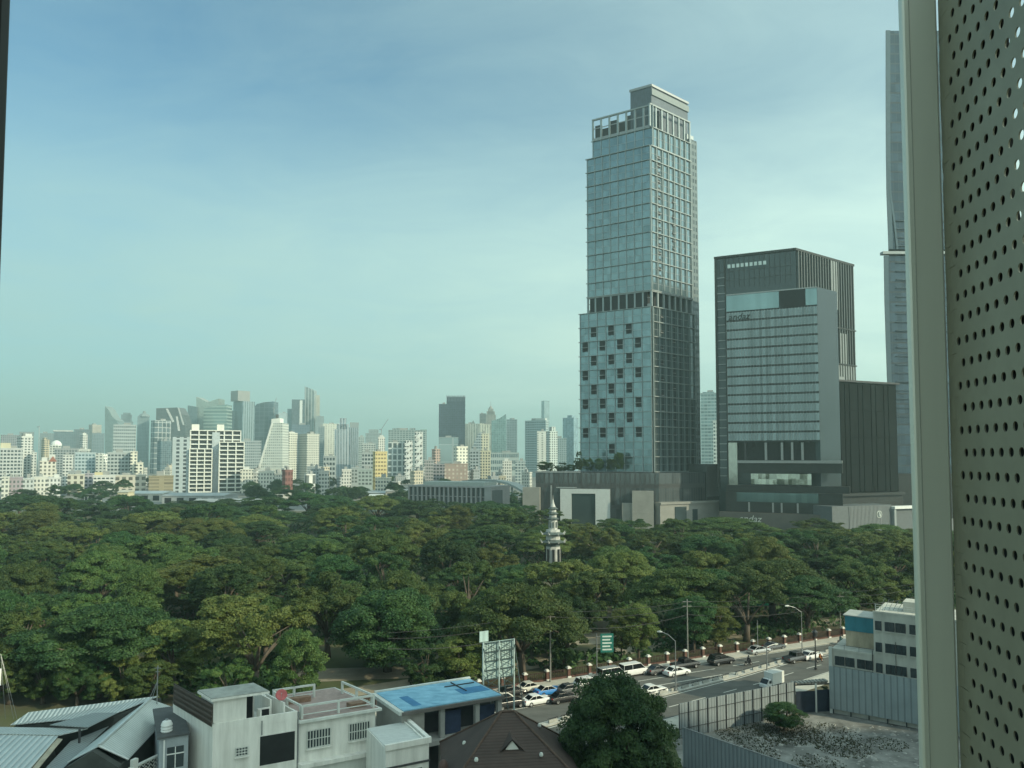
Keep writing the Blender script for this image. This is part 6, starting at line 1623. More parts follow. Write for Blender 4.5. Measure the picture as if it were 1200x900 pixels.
bldg('apartment_block', 'banded grey office with dark ribbon windows left of the yellowish stepped flats', 126, 154, 531, 850, (.40, .44, .44), DGL, bands=8, hf=.5)
o = bldg('apartment_block', 'cream white flats stepping down to the right beside the banded grey office', 153, 161, 530, 846, (.72, .69, .58), DGL, bay=4, floor=3.6, wf=.5, hf=.5)
bldg('apartment_block', 'lower cream white flats at the right end of the stepped row', 159.5, 168, 543, 842, (.72, .69, .58), DGL, bay=4, floor=3.6, wf=.5, hf=.5)
bldg('warehouse_block', 'low pale hall with arched canopy below the stepped cream flats', 128, 172, 558, 760, (.55, .52, .44), (.14, .13, .11), bay=6, floor=6, wf=.6)
bldg('warehouse_block', 'low tan hoarding-like hall left of the white lattice block', 175, 204, 559, 650, (.30, .26, .17), (.26, .22, .15), floor=3, bay=12, cat='hall')
# ---- the white lattice block: its grid is built, every opening a window
Dl = 745.0
lt = thing('lattice_block', 'white apartment block with open square lattice front standing before the skyline', 'apartment block', (xat(222, 535, Dl), Dl, 0), R(20)); lt['_local'] = 1
m_ = Dl/F
lz = lambda y: zat(y, Dl)
M_LW = mat('lattice_white', (.78, .77, .70), .75, var=.06, scale=.2); M_LV = mat('lattice_recess', (.035, .04, .042), .5, .2, var=.4, scale=.2); M_LS = mat('lattice_side', (.45, .50, .52), .75, var=.1, scale=.2)
def lattice(x0, x1, y0, y1, nx, ny, n, nm):
    """front faces -y (local); x in px from 222"""
    a, b = (x0-222)*m_*1.02, (x1-222)*m_*1.02; zb, zt = lz(y1), lz(y0)
    m = MB(); m.box(a, b, n, n+18, zb, zt-.2); m.build('wall', M_LS, lt)
    m = MB()
    for i in range(nx+1):
        u = a+(b-a)*i/nx; m.box(u-.45, u+.45, n-1.3, n-.1, zb, zt)
    for j in range(ny+1):
        z = zb+(zt-zb)*j/ny; m.box(a-.45, b+.45, n-1.5, n-.12, z-.4, z+.4)
    m.build('frame_lattice', M_LW, lt)
    for i in range(nx):
        for j in range(ny):
            u0, u1 = a+(b-a)*(i+.1)/nx, a+(b-a)*(i+.9)/nx; z0, z1 = zb+(zt-zb)*(j+.22)/ny, zb+(zt-zb)*(j+.92)/ny
            m = MB(); m.box(u0, u1, n-.09, n-.03, z0, z1); m.build('window', M_LV, lt)
lattice(222, 277, 504, 526, 6, 4, 10, 'back')
lattice(222, 246, 526, 577, 3, 11, 4, 'front'); lattice(254, 281, 518, 577, 3, 12, 0, 'front')
m = MB(); m.box((246-222)*m_, (254-222)*m_*1.02, 8, 26, 0, lz(506)); m.build('wall', M_LS, lt)
m = MB(); m.box(-16, -.2, 6, 30, 0, lz(512)); m.build('side_wall', facade('lattice_side_facade', (.42, .48, .50), (.06, .07, .08), 6.5, 3.9, .45, .6, .3), lt)
for (x0, x1) in ((223, 231), (251, 259)):
    m = MB(); m.box((x0-222)*m_, (x1-222)*m_, 12, 20, lz(504)+.5, lz(496.5)); m.build('roof_box', M_LW, lt)
# ---- centre-left towers
poly('office_tower', 'dark left pylon of the notched twin-peak tower', [(220, 580), (220, 475), (230.5, 477), (230.5, 580)], 2050, 40, (.16, .20, .22), BGL)
poly('office_tower', 'twin-peak tower with V-shaped notch in its roofline', [(230, 580), (230, 465), (243, 471.5), (256, 467), (256, 580)], 2060, 45, (.34, .38, .36), (.26, .32, .30), hf=.85)
poly('office_tower', 'pale green banded tower with curved slanting roof before the twin-peak tower', [(238.5, 580), (238.5, 479), (252, 475.5), (265.5, 474), (265.5, 580)], 2000, 40, (.30, .38, .35), (.16, .24, .24), bay=60, floor=9, wf=1.0, hf=.6)
bldg('office_tower', 'tall grey-blue tower crowned by a brownish box', 272, 298, 470, 2100, (.30, .37, .39), (.12, .17, .20), s=.42, bay=7, floor=4, wf=.55, hf=2, roofs=((-.35, .6, 458, (.30, .30, .29)),), parapet=False)
bldg('office_tower', 'low left shoulder of the box-crowned tower', 265, 274, 481, 2120, (.26, .32, .34), BGL, parapet=False)
poly('office_tower', 'dark blue tower with rounded left shoulder right of the box-crowned one', [(297, 580), (297, 478), (301, 473.5), (309, 471.5), (320.5, 470.5), (320.5, 580)], 2200, 45, (.12, .16, .19), (.09, .13, .17), bay=14, floor=12, wf=.9, hf=.9)
bldg('office_block', 'grey banded block below the box-crowned tower', 279, 306, 517, 1350, (.36, .40, .41), (.14, .17, .19), bands=11, hf=.5)
poly('hotel_tower', 'white sloping tower shaped like half a pyramid with bright slanted edge', [(303, 565), (303, 549), (306, 541), (319, 495), (331, 495.5), (331, 565)], 1000, 28, (.60, .62, .57), (.26, .30, .30), bay=2.6, floor=3.6, wf=.6, hf=.5, metal=.2,
     extra=(('slanted_edge', [(302.3, 549), (304.6, 549), (320, 496), (317.8, 496)], .6, 20, (.78, .78, .72)), ('roof_box', [(318, 496), (318, 491), (328, 490), (328, 496)], .3, 16, (.74, .75, .7)), ('podium', [(302, 566), (302, 550), (332, 550), (332, 566)], 1.5, 25, (.66, .64, .56)), ('sign_box', [(323, 491), (323, 485.5), (326, 485.5), (326, 491)], 0, 3, (.12, .13, .13))))
bldg('office_tower', 'pale blue tower half hidden behind the sloping white tower', 325, 336.5, 484, 2400, (.46, .55, .57), (.36, .46, .5))
bldg('apartment_tower', 'white slab of flats with tight windows right of the sloping tower', 336, 348.5, 508, 1100, (.66, .66, .58), DGL, s=.2, bay=3, floor=3.4, wf=.5, hf=.45, roofs=((.0, .7, 506, WH),))
bldg('apartment_block', 'low left wing of the white slab of flats', 330.5, 336.5, 528, 1095, (.64, .64, .56), DGL, bay=3, wf=.5)
bldg('office_tower', 'very dark tower split by a bright white stripe', 341, 356.5, 468, 2150, (.09, .11, .13), (.08, .10, .12), hf=.95, wf=.9, roofs=((.58, .78, 469, (.66, .68, .66)),), parapet=False)
o = [q for q in bpy.data.objects if q.get('label') == 'very dark tower split by a bright white stripe'][0]
m = MB(); w_ = 15.5/F*2150; m.box(w_*.58, w_*.78, -1.2, -.1, 60, zat(469, 2150)); m.build('white_stripe', mat('stripe_white', (.68, .70, .68), .7, var=.05), o)
bldg('office_tower', 'blue-grey slab just left of the striped dark tower', 336, 342, 479, 2250, (.24, .32, .34), BGL, parapet=False)
poly('office_tower', 'tallest pointed tower of the left skyline with slanting crown', [(357, 580), (357, 453), (360, 454), (367.5, 457), (368.5, 466), (368.5, 580)], 2200, 35, (.42, .45, .44), (.18, .22, .24), bay=9, floor=4, wf=.6, hf=2)
bldg('office_tower', 'beige upper step on the right of the tallest pointed tower', 368, 374, 463, 2220, (.46, .44, .38), (.3, .3, .27), parapet=False)
bldg('office_tower', 'lower grey step at the right foot of the tallest pointed tower', 369, 379, 488, 2180, (.30, .34, .35), BGL)
bldg('office_block', 'dark blue block across the feet of the striped and pointed towers', 341, 363, 498, 1650, (.14, .19, .23), (.10, .15, .2))
bldg('apartment_tower', 'cream grey tower of small windows below the tallest pointed tower', 349, 374, 509, 1100, (.54, .54, .48), (.16, .18, .18), s=.42, bay=3, floor=3.4, wf=.5, hf=.45)
bldg('apartment_block', 'wide pale cream slab behind the cream grey tower', 378, 397, 497, 1500, (.66, .66, .58), (.42, .44, .4), bay=5, floor=4, wf=.5, hf=.5)
bldg('apartment_block', 'narrow dark slab beside the cream grey tower', 373, 380, 500, 1450, (.26, .31, .32), BGL)
bldg('office_tower', 'stepped art deco tower with blue-grey vertical ribs', 392, 410.5, 503, 1400, (.40, .45, .48), (.16, .21, .25), bay=5.2, floor=4, wf=.5, hf=2, cols=5, roofs=((.12, .88, 497, None), (.3, .72, 490, None)), parapet=False)
bldg('office_tower', 'dark-capped tower attached to the right of the stepped art deco tower', 408.5, 420, 501, 1420, (.34, .40, .43), (.12, .16, .19), hf=2, wf=.5, roofs=((.1, 1.0, 495, (.28, .32, .33)),), parapet=False)
bldg('apartment_block', 'small grey block below the stepped art deco tower', 379, 394, 535, 900, (.36, .40, .40), DGL, bands=5)
bldg('office_block', 'grey tower with pyramid cap and cranes behind the white angular blocks', 428, 447, 508, 1850, (.34, .39, .39), BGL, roofs=((.2, .8, 503, None),))
bldg('apartment_block', 'pale grey flats left of the narrow white tower', 424, 440, 520, 1300, (.52, .56, .54), DGL, bay=4)
bldg('apartment_tower', 'narrow white ornate tower behind the yellow block', 443, 451, 513, 1150, (.76, .74, .68), DGL, bay=3, wf=.4, roofs=((.2, .8, 510, WH),))
bldg('apartment_block', 'slim grey slab left of the narrow white tower', 418, 427, 512, 1500, (.44, .50, .48), BGL)
bldg('apartment_block', 'grey terraced flats left of the yellow block', 424, 438, 531, 900, (.40, .44, .44), DGL, bands=7)
bldg('apartment_block', 'yellow block of flats with brown ribbon windows', 437, 454, 530, 820, YEL, (.26, .20, .11), s=.16, bands=8, hf=.45)
bldg('office_block', 'dark teal mass rising behind the angular white blocks', 455, 500, 504.5, 1300, (.30, .36, .36), (.10, .14, .15), bay=5, roofs=((.1, .3, 502, None), (.55, .7, 501.5, None), (.83, 1., 503, (.24, .36, .34))))
def zigzag(label, x0, x1, yt, D):
    o = bldg('apartment_block', label, x0, x1, yt, D, (.72, .73, .70), DGL, bay=3.5, floor=5.4, wf=.6, hf=.6, parapet=False)
    w = (x1-x0)/F*D; H = zat(yt, D); n = 7; m = MB()
    for j in range(n):
        z0 = 4+(H-4)*j/n; z1 = 4+(H-4)*(j+.75)/n
        m.extrude([(0, -1.4, z0), (w*.5, -1.4, z0), (w*.95, -1.4, z1), (w*.5, -1.4, z1)], (0, 1.2, 0))
    m.build('zigzag_balcony', M_WHITE, o)
bldg('apartment_block', 'pale block with white square grid left of the zigzag balcony blocks', 455, 474, 519, 1010, (.62, .65, .63), (.10, .13, .14), bay=6.5, floor=8, wf=.7, hf=.75)
zigzag('white block with zigzag balconies, left and lower of the pair', 474, 484, 516, 1000); zigzag('white block with zigzag balconies, right and taller of the pair', 486, 495.5, 506, 1000)
# ---- centre
bldg('apartment_block', 'salmon and pink block of flats left of the dark navy tower', 506, 516, 527, 1000, (.48, .36, .31), DGL, s=.35, bay=3.5, wf=.5)
bldg('office_tower', 'lower left half of the dark navy tower pair', 514, 524.5, 474, 1500, (.045, .062, .085), (.045, .06, .085), hf=.8, wf=.85, metal=.5)
o = bldg('office_tower', 'dark navy tower with finned crown, tallest of the middle skyline', 523, 545, 466, 1510, (.04, .056, .08), (.04, .055, .08), hf=.8, wf=.85, s=-.0, metal=.5, parapet=False)
m = MB(); w_ = 22/F*1510
for i in range(13): m.box(w_*i/12.5, w_*i/12.5+.9, -.6, 3, zat(470, 1510), zat(463, 1510))
m.box(0, w_, 2, 20, zat(466, 1510)+.1, zat(464.5, 1510)); m.build('crown_fin', mat('navy_fin', (.16, .19, .22), .5, .3), o)
bldg('office_block', 'grey glass block with arched outline frame in front of the dark navy tower', 514, 537, 513, 1200, (.30, .36, .37), (.20, .26, .27), bay=24, floor=28, wf=.88, hf=.95)
bldg('apartment_block', 'bright white flats stepping down right in front of the navy tower', 531, 548, 524, 900, (.76, .74, .64), (.20, .22, .2), s=.25, bay=4.4, floor=4, wf=.5, hf=.5)
bldg('apartment_block', 'terracotta and cream low block under the bright white flats', 521, 548, 544.5, 800, (.40, .30, .25), (.46, .41, .35), bay=4.2, floor=4.2, wf=.45, hf=.5, metal=0)
bldg('warehouse_block', 'dim purple low block left of the terracotta block', 508, 522, 545, 830, (.30, .29, .31), DGL)
o = bldg('office_tower', 'grey classical tower with ribbed front and small pyramid roof', 544, 563, 497, 1600, (.42, .46, .43), (.26, .30, .29), bay=5, floor=4, wf=.45, hf=2, cols=6, s=0)
m = MB(); w_ = 19/F*1600; m.lathe([(6, 0), (.3, 7)], (w_*.55, 8, zat(497, 1600)+1.2), 4); m.build('pyramid_roof', mat('dark_cap', (.14, .17, .17), .6), o)
o = bldg('office_tower', 'brownish stepped tower ending in a spire', 569, 581, 486, 1950, (.30, .29, .27), (.20, .21, .2), hf=2, wf=.5, parapet=False, roofs=((.1, .9, 482, None), (.22, .78, 479, None)))
m = MB(); w_ = 12/F*1950; m.lathe([(w_*.24, 0), (w_*.12, 6), (.7, 8), (.2, 20)], (w_*.5, 10, zat(479, 1950)), 8); m.build('spire', mat('spire_stone', (.28, .28, .26), .6), o)
bldg('office_tower', 'dark short tower left of the spired tower', 562, 569.5, 485, 1900, (.16, .18, .19), DGL)
bldg('apartment_tower', 'cream ribbed tower below the spired tower', 562, 576.5, 498, 1500, (.56, .56, .47), (.34, .35, .31), hf=2, wf=.45, bay=5, roofs=((.0, .3, 496, None),))
poly('office_tower', 'teal glass tower whose roof slants up to the right', [(576, 560), (576, 493), (585, 490.5), (593, 485), (593, 560)], 1500, 40, (.20, .29, .29), (.15, .24, .25), hf=.8)
bldg('office_tower', 'grey-blue twin right of the slanted teal tower', 593.5, 606, 492, 1600, (.22, .29, .32), BGL, roofs=((.3, .5, 490, None),))
bldg('warehouse_block', 'long pale podium across the feet of the slanted teal tower', 575, 608, 531, 1380, (.42, .48, .47), BGL, bands=3)
poly('apartment_tower', 'triangular terraced glass building tapering to a point', [(550, 560), (550, 532), (553, 524), (557, 516), (560, 508), (564, 506), (564, 560)], 1000, 25, (.36, .42, .44), (.14, .18, .2), bay=3, floor=3.6, wf=.8, hf=.55)
bldg('apartment_tower', 'bright cream and yellow tower joined to the triangular glass building', 564, 573, 509, 1005, (.66, .63, .50), DGL, bay=3.4, wf=.45)
bldg('apartment_block', 'yellow and cream low flats below the triangular glass building', 563, 575, 529, 960, (.60, .55, .40), DGL, bay=3.4, floor=3.6, wf=.5)
bldg('apartment_block', 'grey round-cornered flats in front of the triangular glass building', 551, 562, 528, 920, (.36, .41, .43), DGL, bands=9)
bldg('shop_house', 'white gabled house cluster below the slanted teal tower', 589, 600, 541, 900, (.70, .68, .62), HGL, bay=2.7, wf=.5, roofs=((.2, .6, 537, WH),))
bldg('shop_house', 'pale grey block left of the bright striped flats', 604, 616, 541, 900, (.46, .52, .51), BGL)
bldg('apartment_tower', 'grey tower with tight floors and white right edge left of the tallest tower', 615, 643, 493, 1300, (.36, .44, .45), (.14, .19, .21), s=-.12, bands=22, hf=.5, roofs=((.5, .95, 490, (.5, .54, .52)),))
bldg('apartment_tower', 'pair of bright white balcony stripes on flats before the grey tower', 629.5, 640, 506, 1200, (.74, .74, .68), (.25, .28, .27), bay=7, floor=3.6, wf=.35, hf=.5)
bldg('apartment_block', 'white flats with stepped top next to the roof garden', 640, 653.5, 506, 1150, (.58, .64, .61), DGL, s=.3, bay=4, wf=.5, roofs=((.3, .8, 500, None),))
bldg('office_tower', 'faint slender box tower rising behind the grey tower', 634.5, 644, 469.5, 2500, (.30, .37, .38), (.24, .32, .34), s=.35, hf=.9, wf=.9, parapet=False)
bldg('office_tower', 'smooth blue-grey tower nearest the left edge of the tallest tower', 659.5, 678, 490, 1500, (.26, .36, .40), (.22, .32, .37), s=-.3, hf=.9, wf=.85, roofs=((.4, .8, 486.5, None),))
bldg('warehouse_block', 'dim low block at the foot of the smooth blue-grey tower', 643, 664, 514, 1450, (.34, .42, .43), BGL)
bldg('office_tower', 'pale cyan tower in the gap between tallest tower and hotel', 822, 845, 461.5, 900, (.34, .44, .45), (.20, .31, .33), s=-.0, bay=4, floor=4, wf=.9, hf=.6, roofs=((.1, .7, 459.5, None),))
bldg('apartment_tower', 'white balcony stack in front of the pale cyan tower', 836, 845, 494, 860, (.66, .70, .66), (.12, .17, .18), bands=16, hf=.5)
# ---- nearer low buildings beyond the park
bldg('shop_house', 'narrow brown-red house with white left edge above the park trees', 331, 343.5, 552, 640, (.22, .10, .09), (.15, .07, .06), s=.3, floor=5, bay=2.7)
bldg('shop_house', 'white house of two bright vertical fronts right of the brown-red one', 357, 370, 557, 660, (.72, .72, .68), HGL, s=.2, bay=6, floor=12, wf=.4, hf=.8)
bldg('shop_house', 'white terrace left of the narrow brown-red house', 303, 322, 553, 720, (.62, .62, .56), HGL, bay=2.7, wf=.5)
bldg('shop_house', 'cream low flats right of the white lattice block', 282, 297, 551, 740, (.66, .64, .56), HGL, bay=2.7, wf=.5, roofs=((.3, .7, 547, WH),))
bldg('shop_house', 'pale flats between the lattice block and the sloping tower', 295, 306, 555, 760, (.5, .52, .5), HGL, bay=2.7)
bldg('shop_house', 'white gabled shop house left of the yellow block', 401, 412, 551, 800, (.70, .68, .62), HGL, bay=2.7, wf=.5)
bldg('shop_house', 'grey flats right of the white gabled shop house', 412, 424, 549, 820, (.36, .40, .40), HGL, bands=4)
bldg('shop_house', 'greenish flats beside the yellow block', 420, 437, 551, 760, (.36, .42, .40), HGL, bands=4)
bldg('shop_house', 'cream corner house below the yellow block', 440, 459, 561, 720, (.62, .60, .5), HGL, bay=2.7)
bldg('shop_house', 'small pale house left of the stepped art deco tower', 374, 386, 553, 700, (.52, .52, .48), HGL, bay=2.7)
bldg('shop_house', 'pink-grey flats below the pink and salmon block', 497, 509, 540, 860, (.42, .40, .40), HGL, bay=2.7)
# depot sheds behind the left park trees
def low_shed(label, x0, x1, y, h, d, wall, roof):
    Y = (CAM_H-h)*F/(y-535.1); a = xat(x0, y, Y); b = xat(x1, y, Y)
    o = thing('depot_shed', label, 'shed', (a, Y, 0))
    m = MB(); m.box(a, b, Y, Y+d, 0, h-.5); m.build('wall', mat('depot_wall_%d' % int(wall[0]*100), wall, .8, var=.15, scale=.2), o)
    m = MB(); m.extrude([(a-.5, Y-.6, h-.45), (a-.5, Y+d/2, h+1.2), (a-.5, Y+d+.6, h-.45)], (b-a+1, 0, 0)); m.build('roof', mat('depot_roof_%d' % int(roof[0]*100), roof, .55, .25, var=.15, scale=.1, stretch=(1, .2, 1)), o)
    m = MB()
    n = max(3, int((b-a)/9))
    for i in range(n): u = a+(b-a)*(i+.2)/n; m.box(u, u+(b-a)*.55/n, Y-.06, Y-.01, 1.0, h-2)
    m.build('opening_lattice', M_DARK, o)
low_shed('long white-roofed depot shed behind the left park trees', 150, 190, 577.5, 7, 26, (.5, .5, .46), (.62, .63, .60))
low_shed('long grey depot shed right of the white-roofed one', 190, 262, 580, 7, 30, (.34, .36, .36), (.40, .42, .41))
low_shed('wide grey depot shed below the white lattice block', 225, 300, 587, 6, 22, (.20, .22, .22), (.36, .38, .37))
low_shed('pale long shed right of the depot sheds', 296, 331, 579, 6.5, 24, (.5, .5, .46), (.58, .58, .54))
low_shed('cream square plant house left of the white-roofed depot', 138, 150, 576, 9, 10, (.62, .56, .38), (.55, .52, .42))
low_shed('small white plant house among the left park trees', 99, 112, 577, 8, 9, (.66, .66, .6), (.66, .66, .62))
low_shed('grey long roof left of the slatted hall', 415, 452, 577, 6, 18, (.30, .30, .28), (.36, .35, .33))
low_shed('white low roof left of the slatted hall', 432, 447, 581, 6, 12, (.6, .6, .56), (.62, .62, .58))
low_shed('pale roof row between the slatted hall and its neighbour', 452, 480, 575, 8, 16, (.42, .40, .36), (.46, .44, .40))
low_shed('yellow fronted market house left of the slatted hall', 461, 470, 583, 6, 10, (.62, .50, .22), (.45, .44, .40))
low_shed('tan low roof right of the slatted hall', 588, 607, 580, 6.5, 14, (.46, .38, .28), (.40, .36, .32))
low_shed('white low roof at the edge of the trees right of the slatted hall', 589, 598, 597, 4.5, 8, (.6, .6, .56), (.66, .66, .62))
# small lookalike houses filling the blocks between
PALS = [((.56, .56, .51), 'pale'), ((.40, .43, .43), 'grey'), ((.58, .52, .40), 'cream'), ((.30, .33, .34), 'dark grey'), ((.66, .66, .62), 'white')]
houses = []
for k in range(70):
    D = rs_.uniform(720, 1150); x = rs_.uniform(2, 612)
    if 200 < x < 285 and D < 800: continue
    y = 535+(CAM_H-rs_.uniform(8, 24))/D*F
    w = rs_.uniform(7, 17); c, cn = rs_.choice(PALS); houses.append((x, w, y, D, c, cn))
cell = {}
for hsp in houses:
    cc = next(n for m_2, n in COLS if hsp[0] < m_2); cell.setdefault((hsp[5], cc), []).append(hsp)
for (cn, cc), L in cell.items():
    L.sort(key=lambda q: q[0])
    for i, (x, w, y, D, c, _) in enumerate(L):
        lab = f"small {cn} city house, {cc.replace('under the', 'of the').replace('below the', 'column of the')}"+('' if len(L) == 1 else ', '+(ORD[i] if len(L) > 2 else ('left one', 'right one')[i]))
        bldg('low_house', lab, x, x+w, y, D, c, HGL, s=rs_.choice((0, .3, .3, -.25)), bay=2.7, floor=3.2, wf=.5, hf=.5, grp='small houses at the foot of the skyline', cat='house')
# trees of the city
ci = {}
for k in range(64):
    D = rs_.uniform(520, 900); x = rs_.uniform(0, 620)
    if 196 < x < 285 and D < 760: continue
    X = xat(x, 560, D)
    if k > 26: x = rs_.choice([rs_.uniform(378, 425), rs_.uniform(140, 200), rs_.uniform(0, 130), rs_.uniform(290, 340), rs_.uniform(505, 560), rs_.uniform(300, 350), rs_.uniform(455, 500)]); D = rs_.uniform(560, 720); X = xat(x, 560, D)
    cc = next(n for m_2, n in COLS if x < m_2); ci.setdefault(cc, []).append((x, X, D))
for cc, L in ci.items():
    L.sort()
    for i, (x, X, D) in enumerate(L):
        tree(rs_.choice(('round', 'rain')), 'dark', X, D, rs_.uniform(9, 15), rs_.uniform(14, 24), f"dark city tree beyond the park, {cc}"+('' if len(L) == 1 else ', '+ORD[min(i, 14)]), 'city trees beyond the park', trunk=False, name='city_tree')
# curved flyover right of the slatted hall
fv = thing('flyover', 'curved concrete flyover ramp sweeping down right of the slatted hall', 'flyover', (xat(580, 565, 640), 640, 0))
pts = [(545, 563.0, 700), (565, 561.5, 680), (585, 562.5, 650), (600, 565.5, 620), (612, 571, 590), (622, 577, 560), (632, 583, 540)]
P = [at_y(x, y, D) for x, y, D in pts]; L_ = offset_line([p[:2] for p in P], 4.0); Rr_ = offset_line([p[:2] for p in P], -4.0)
m = MB()
for i in range(len(P)-1):
    z0, z1 = P[i][2], P[i+1][2]
    m.hexa([(*L_[i], z0-1.8), (*L_[i+1], z1-1.8), (*Rr_[i+1], z1-1.8), (*Rr_[i], z0-1.8), (*L_[i], z0), (*L_[i+1], z1), (*Rr_[i+1], z1), (*Rr_[i], z0)])
m.build('deck', mat('flyover_concrete', (.36, .38, .36), .85, var=.12, scale=.2), fv)
for p in P[:-1]:
    m = MB(); m.box(p[0]-.9, p[0]+.9, p[1]-.9, p[1]+.9, 0, p[2]-1.85); m.build('pier', MATS[('flyover_concrete',)], fv)
# cranes and masts on the skyline
def crane(label, x, y0, y1, xj, yj, D):
    a, b, c = at_y(x, y0, D), at_y(x, y1, D), at_y(xj, yj, D)
    o = thing('tower_crane', label, 'crane', (a[0], D, 0))
    m = MB(); m.tube([(a[0], D, 0), b], .9, 4); m.build('mast', M_METAL_GREY, o)
    m = MB(); m.tube([b, c], .7, 4); m.tube([b, (b[0]-6, D, b[2]-1)], .9, 4); m.build('jib', M_METAL_GREY, o)
crane('thin crane with raised jib behind the cream slabs of the middle skyline', 447, 520, 503, 455, 491, 1900)
crane('thin crane on the rounded dark blue tower', 321, 500, 478, 324, 466, 2200)
crane('thin mast crane at the far left horizon', 46, 520, 500, 46.5, 499, 1900)
# ================================================================ air, sky, sun, camera
EL, AZ = R(27), R(118)          # sun height; bearing clockwise from the view direction (+Y)
hz = MB(); hz.box(-5000, 5000, -60, 6500, -1, 345)
hm = bpy.data.materials.new('haze'); hm.use_nodes = True; nt = hm.node_tree
for n in list(nt.nodes):
    if n.type != 'OUTPUT_MATERIAL': nt.nodes.remove(n)
pv_ = nt.nodes.new('ShaderNodeVolumePrincipled'); pv_.inputs['Color'].default_value = (.66, .92, .89, 1); pv_.inputs['Density'].default_value = HAZE; pv_.inputs['Anisotropy'].default_value = .15
nt.links.new(pv_.outputs[0], nt.nodes['Material Output'].inputs['Volume'])
if HAZE > 0:
    h = hz.build('haze', hm); h['kind'] = 'stuff'; tag(h, 'pale greenish haze filling the air over the city', 'haze')
w = bpy.data.worlds.new('World'); scene.world = w; w.use_nodes = True; nt = w.node_tree
bg = nt.nodes['Background']
sky = nt.nodes.new('ShaderNodeTexSky'); sky.sky_type = 'NISHITA'; sky.sun_disc = False; sky.sun_elevation = EL; sky.sun_rotation = AZ
sky.air_density = 1.0; sky.dust_density = 2.2; sky.ozone_density = 1.5; sky.altitude = 0
tint = nt.nodes.new('ShaderNodeMix'); tint.data_type = 'RGBA'; tint.blend_type = 'MULTIPLY'; tint.inputs[0].default_value = 1.0; tint.inputs[7].default_value = SKYTINT
nt.links.new(sky.outputs[0], tint.inputs[6])
tc = nt.nodes.new('ShaderNodeTexCoord'); sx = nt.nodes.new('ShaderNodeSeparateXYZ'); nt.links.new(tc.outputs['Generated'], sx.inputs[0])
zz = _math(nt, 'ADD', _math(nt, 'MAXIMUM', sx.outputs[2], 0.0), .16)
cv = nt.nodes.new('ShaderNodeCombineXYZ'); nt.links.new(_math(nt, 'DIVIDE', sx.outputs[0], zz), cv.inputs[0]); nt.links.new(_math(nt, 'DIVIDE', sx.outputs[1], zz), cv.inputs[1])
mp = nt.nodes.new('ShaderNodeMapping'); mp.inputs['Scale'].default_value = (.6, .95, 1); mp.inputs['Rotation'].default_value = (0, 0, R(-14)); mp.inputs['Location'].default_value = (3.1, .7, 0)
nt.links.new(cv.outputs[0], mp.inputs[0])
nz = nt.nodes.new('ShaderNodeTexNoise'); nz.inputs['Scale'].default_value = .9; nz.inputs['Detail'].default_value = 7; nz.inputs['Roughness'].default_value = .55; nz.inputs['Distortion'].default_value = .35
nt.links.new(mp.outputs[0], nz.inputs['Vector'])
cm = nt.nodes.new('ShaderNodeMapRange'); cm.inputs[1].default_value = .36; cm.inputs[2].default_value = .78; cm.inputs[3].default_value = 0; cm.inputs[4].default_value = CLOUD; nt.links.new(nz.outputs['Fac'], cm.inputs[0])
cl_ = nt.nodes.new('ShaderNodeMix'); cl_.data_type = 'RGBA'; 
# thin veil: stronger in a low band and towards the sun, as high haze is
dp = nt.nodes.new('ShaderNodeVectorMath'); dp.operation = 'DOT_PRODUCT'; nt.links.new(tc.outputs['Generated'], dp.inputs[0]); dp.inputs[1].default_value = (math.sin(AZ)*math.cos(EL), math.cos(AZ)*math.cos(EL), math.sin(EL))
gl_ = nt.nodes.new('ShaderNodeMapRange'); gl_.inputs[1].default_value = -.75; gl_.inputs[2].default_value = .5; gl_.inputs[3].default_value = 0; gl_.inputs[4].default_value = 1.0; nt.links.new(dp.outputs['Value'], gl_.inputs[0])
bd = nt.nodes.new('ShaderNodeMapRange'); bd.interpolation_type = 'SMOOTHSTEP'; bd.inputs[1].default_value = .44; bd.inputs[2].default_value = .16; bd.inputs[3].default_value = 0; bd.inputs[4].default_value = .62; nt.links.new(sx.outputs[2], bd.inputs[0])
veil = nt.nodes.new('ShaderNodeMath'); veil.operation = 'ADD'; veil.use_clamp = True
nz3 = nt.nodes.new('ShaderNodeTexNoise'); nz3.inputs['Scale'].default_value = 3.6; nz3.inputs['Detail'].default_value = 9; nz3.inputs['Roughness'].default_value = .62; nz3.inputs['Distortion'].default_value = .8; nt.links.new(mp.outputs[0], nz3.inputs['Vector'])
wisp = _math(nt, 'MULTIPLY', _math(nt, 'SUBTRACT', nz3.outputs['Fac'], .42), .34)
nt.links.new(_math(nt, 'ADD', _math(nt, 'MULTIPLY', cm.outputs[0], .75), wisp), veil.inputs[0]); nt.links.new(_math(nt, 'ADD', bd.outputs[0], _math(nt, 'MULTIPLY', gl_.outputs[0], .35)), veil.inputs[1])
cc_ = nt.nodes.new('ShaderNodeMix'); cc_.data_type = 'RGBA'; nt.links.new(gl_.outputs[0], cc_.inputs[0]); cc_.inputs[6].default_value = CLOUDCOL; cc_.inputs[7].default_value = (CLOUDCOL[0]*2.2, CLOUDCOL[1]*1.85, CLOUDCOL[2]*1.75, 1)
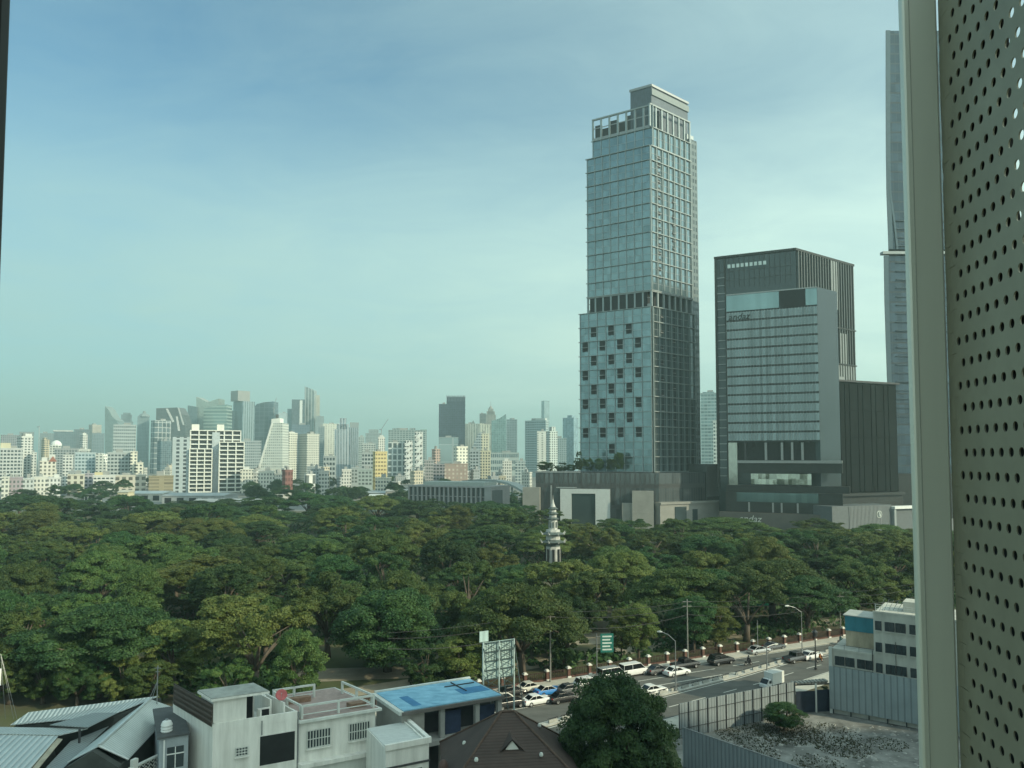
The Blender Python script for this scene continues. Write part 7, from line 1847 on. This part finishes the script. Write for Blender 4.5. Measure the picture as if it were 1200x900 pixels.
nt.links.new(veil.outputs[0], cl_.inputs[0]); nt.links.new(tint.outputs[2], cl_.inputs[6]); nt.links.new(cc_.outputs[2], cl_.inputs[7])
# the hazy glare around the sun itself, behind the viewer's right shoulder
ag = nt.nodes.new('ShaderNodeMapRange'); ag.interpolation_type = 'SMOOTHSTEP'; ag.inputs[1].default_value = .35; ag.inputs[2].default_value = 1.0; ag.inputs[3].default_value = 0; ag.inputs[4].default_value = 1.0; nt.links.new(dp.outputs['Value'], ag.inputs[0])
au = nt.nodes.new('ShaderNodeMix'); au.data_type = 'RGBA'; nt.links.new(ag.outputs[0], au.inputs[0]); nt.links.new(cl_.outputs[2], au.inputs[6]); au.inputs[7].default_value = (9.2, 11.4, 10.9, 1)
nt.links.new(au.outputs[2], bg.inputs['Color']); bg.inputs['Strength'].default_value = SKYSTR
sl_ = bpy.data.lights.new('sun', 'SUN'); sl_.energy = SUNSTR; sl_.angle = R(.6); sl_.color = (1.0, .93, .66)
so = bpy.data.objects.new('sun', sl_); COL.objects.link(so)
sd3 = (math.sin(AZ)*math.cos(EL), math.cos(AZ)*math.cos(EL), math.sin(EL))
import mathutils
so.rotation_euler = mathutils.Vector(sd3).to_track_quat('Z', 'Y').to_euler()
cam = bpy.data.cameras.new('camera'); co = bpy.data.objects.new('camera', cam); COL.objects.link(co); scene.camera = co
co.location = (0, 0, CAM_H); co.rotation_euler = (R(90)+PITCH, 0, 0)
cam.sensor_width = 36; cam.lens = F/1200*36; cam.shift_y = 39/1200.0; cam.clip_start = .05; cam.clip_end = 20000
vs = scene.view_settings; vs.view_transform = 'Standard'; vs.look = 'None'; vs.exposure = EXPO; vs.gamma = 1.0; vs.use_curve_mapping = False
scene.render.engine = 'CYCLES'
cy = scene.cycles
cy.use_denoising = True
try: cy.denoiser = 'OPENIMAGEDENOISE'
except Exception: pass
cy.max_bounces = 6; cy.diffuse_bounces = 2; cy.glossy_bounces = 3; cy.transmission_bounces = 2; cy.volume_bounces = 0; cy.transparent_max_bounces = 6
cy.caustics_reflective = False; cy.caustics_refractive = False; cy.sample_clamp_indirect = 4.0
